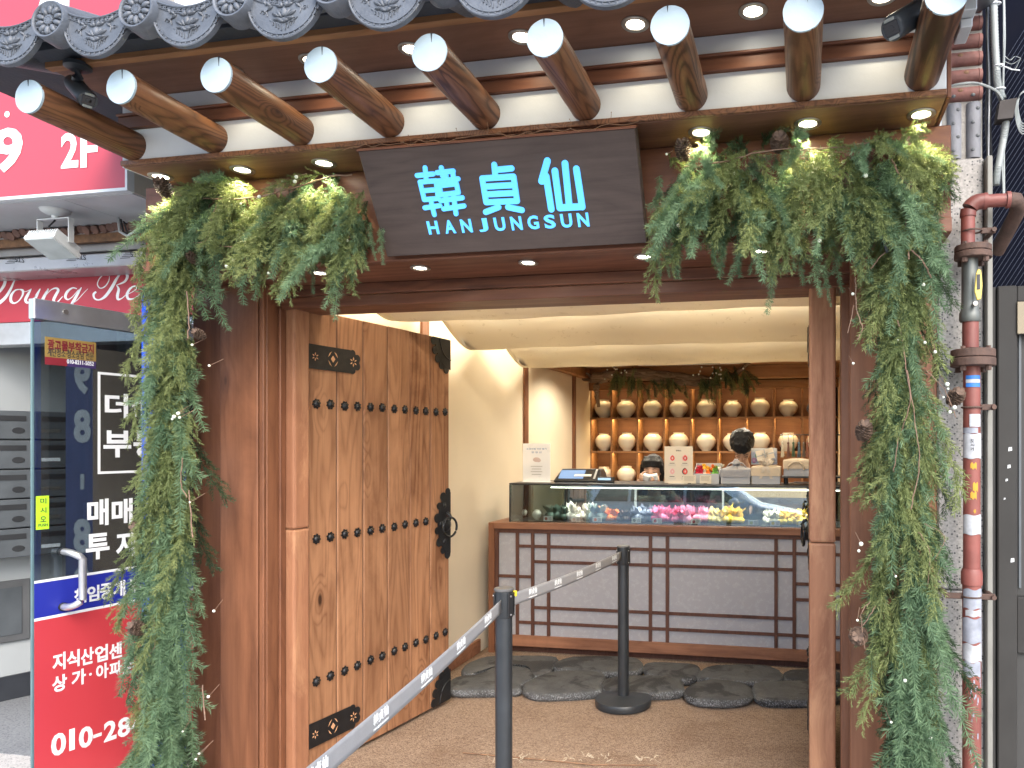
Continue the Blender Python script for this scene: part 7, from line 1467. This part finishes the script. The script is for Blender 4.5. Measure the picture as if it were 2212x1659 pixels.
    MB().tube([MH @ Vector((.022 * q, -.084 + .006 * q * q, -.062 + .004 * q * q)) for q in (-1, -.5, 0, .5, 1)], [.001, .003, .0035, .003, .001], 6).build('mouth', M_LIP, t, 60)
    return t
hp = at(*z6(1057, 268), 5.72)
person('member of staff with black fringe looking down behind the display case', hp.x, 5.72, hp.z, R(3), M_SHIRT, 'fringe', [(hp.x - .075, 5.58, 1.215), (hp.x + .08, 5.60, 1.20)])
cu = thing('white_packet', 'small white packets held up by the member of staff with the fringe', 'packet', (hp.x + .02, 5.53, 1.26))
for k, (dx, rz_) in enumerate(((-.028, .3), (.032, -.2))): MB().box(-.030, .030, -.02, .02, -.026, .026, Matrix.Translation((hp.x + .018 + dx, 5.525, 1.246)) @ Matrix.Rotation(rz_, 4, 'Y') @ Matrix.Rotation(.4, 4, 'X')).build('packet', M_PRINTW, cu, bevel=.010, seg=3)
hp = at(*z6(1676, 96), 5.68)
person('member of staff with short black hair bowing over the counter', hp.x, 5.68, hp.z - .005, R(60), M_GSH, 'short', [(hp.x - .12, 5.56, 1.02), (hp.x + .12, 5.56, 1.02)])
# ================================================================== CAR ACROSS THE STREET (seen mirrored in the case glass)
car = thing('parked_car', 'pale blue hatchback parked across the street, mirrored in the display case', 'car', (-1.9, -2.9, 0))
M_CARP = pm('pale_blue_paint', (0.66, 0.80, 0.84), 0.25, var=.03, scale=2, coat=.8); M_CGL = pm('car_glass', (0.02, 0.025, 0.03), .06); M_TYR = pm('tyre', (.02, .02, .02), .8)
secs = [(-4.05, .45, .60, .62), (-3.95, .30, .88, .90), (-3.7, .24, .95, 1.30), (-3.2, .22, .96, 1.45), (-2.4, .22, .96, 1.50), (-1.7, .22, .95, 1.47), (-1.15, .22, .94, 1.25), (-.75, .22, .92, 1.00), (-.2, .24, .86, .90), (.12, .30, .76, .78), (.22, .42, .62, .63)]
vs = []; N = 10
for x, zl, zb3, zt3 in secs:
    e = 0.80 if -3.9 < x < 0 else .62
    prof = [(-.0, zl), (e * .92, zl), (e, zl + .12), (e * 1.02, (zl + zb3) / 2), (e * .99, zb3), (e * .86, zb3 + (zt3 - zb3) * .6), (e * .70, zt3 - .02), (0, zt3)]
    for yy, zz_ in prof: vs.append((x, -2.9 + yy, zz_))
    for yy, zz_ in prof[::-1][1:-1]: vs.append((x, -2.9 - yy, zz_))
K = 14; fs = [(i * K + j, i * K + (j + 1) % K, (i + 1) * K + (j + 1) % K, (i + 1) * K + j) for i in range(len(secs) - 1) for j in range(K)] + [tuple(range(K)), tuple(reversed(range((len(secs) - 1) * K, len(secs) * K)))]
o = MB().add(vs, fs).build('body', M_CARP, car, 50, bevel=.02, seg=2)
for poly in ([(-3.55, .99), (-2.95, .99), (-2.95, 1.38), (-3.35, 1.36)], [(-2.9, .99), (-2.0, .99), (-2.0, 1.40), (-2.9, 1.39)], [(-1.95, .99), (-1.05, .99), (-1.55, 1.34), (-1.95, 1.39)]):
    m_ = MB().add([(x, -2.9 + (.80 - (z - .96) * .30) + .012, z) for x, z in poly], [(0, 1, 2, 3)]); m_.build('side_window', M_CGL, car)
for x in (-3.25, -.62):
    w = thing('wheel', 'w', 'w') if False else None
    wh = MB().tube([(x, -2.32, .31), (x, -2.12, .31), (x, -2.08, .31)], [.31, .31, .28], 28).build('wheel', M_TYR, car, 40); MB().cyl((x, -2.10, .31), (x, -2.065, .31), .20, n=24).build('rim', M_STEEL, wh, 40)
MB().ell((-.02, -2.22, .68), (.20, .10, .07), 14, 8).build('headlight', pm('headlamp', (.7, .75, .78), .1), car, 180); MB().ell((-4.02, -2.25, .80), (.06, .10, .10), 12, 8).build('tail_light', M_REDB, car, 180)
for x in (-2.15, -1.25 + -.0): MB().box(x, x + .16, -2.10, -2.075, .82, .845).build('door_handle', M_STEEL, car, bevel=.004)
MB().ell((-1.15, -2.02, 1.0), (.09, .07, .07), 12, 8).build('wing_mirror', M_CARP, car, 180)
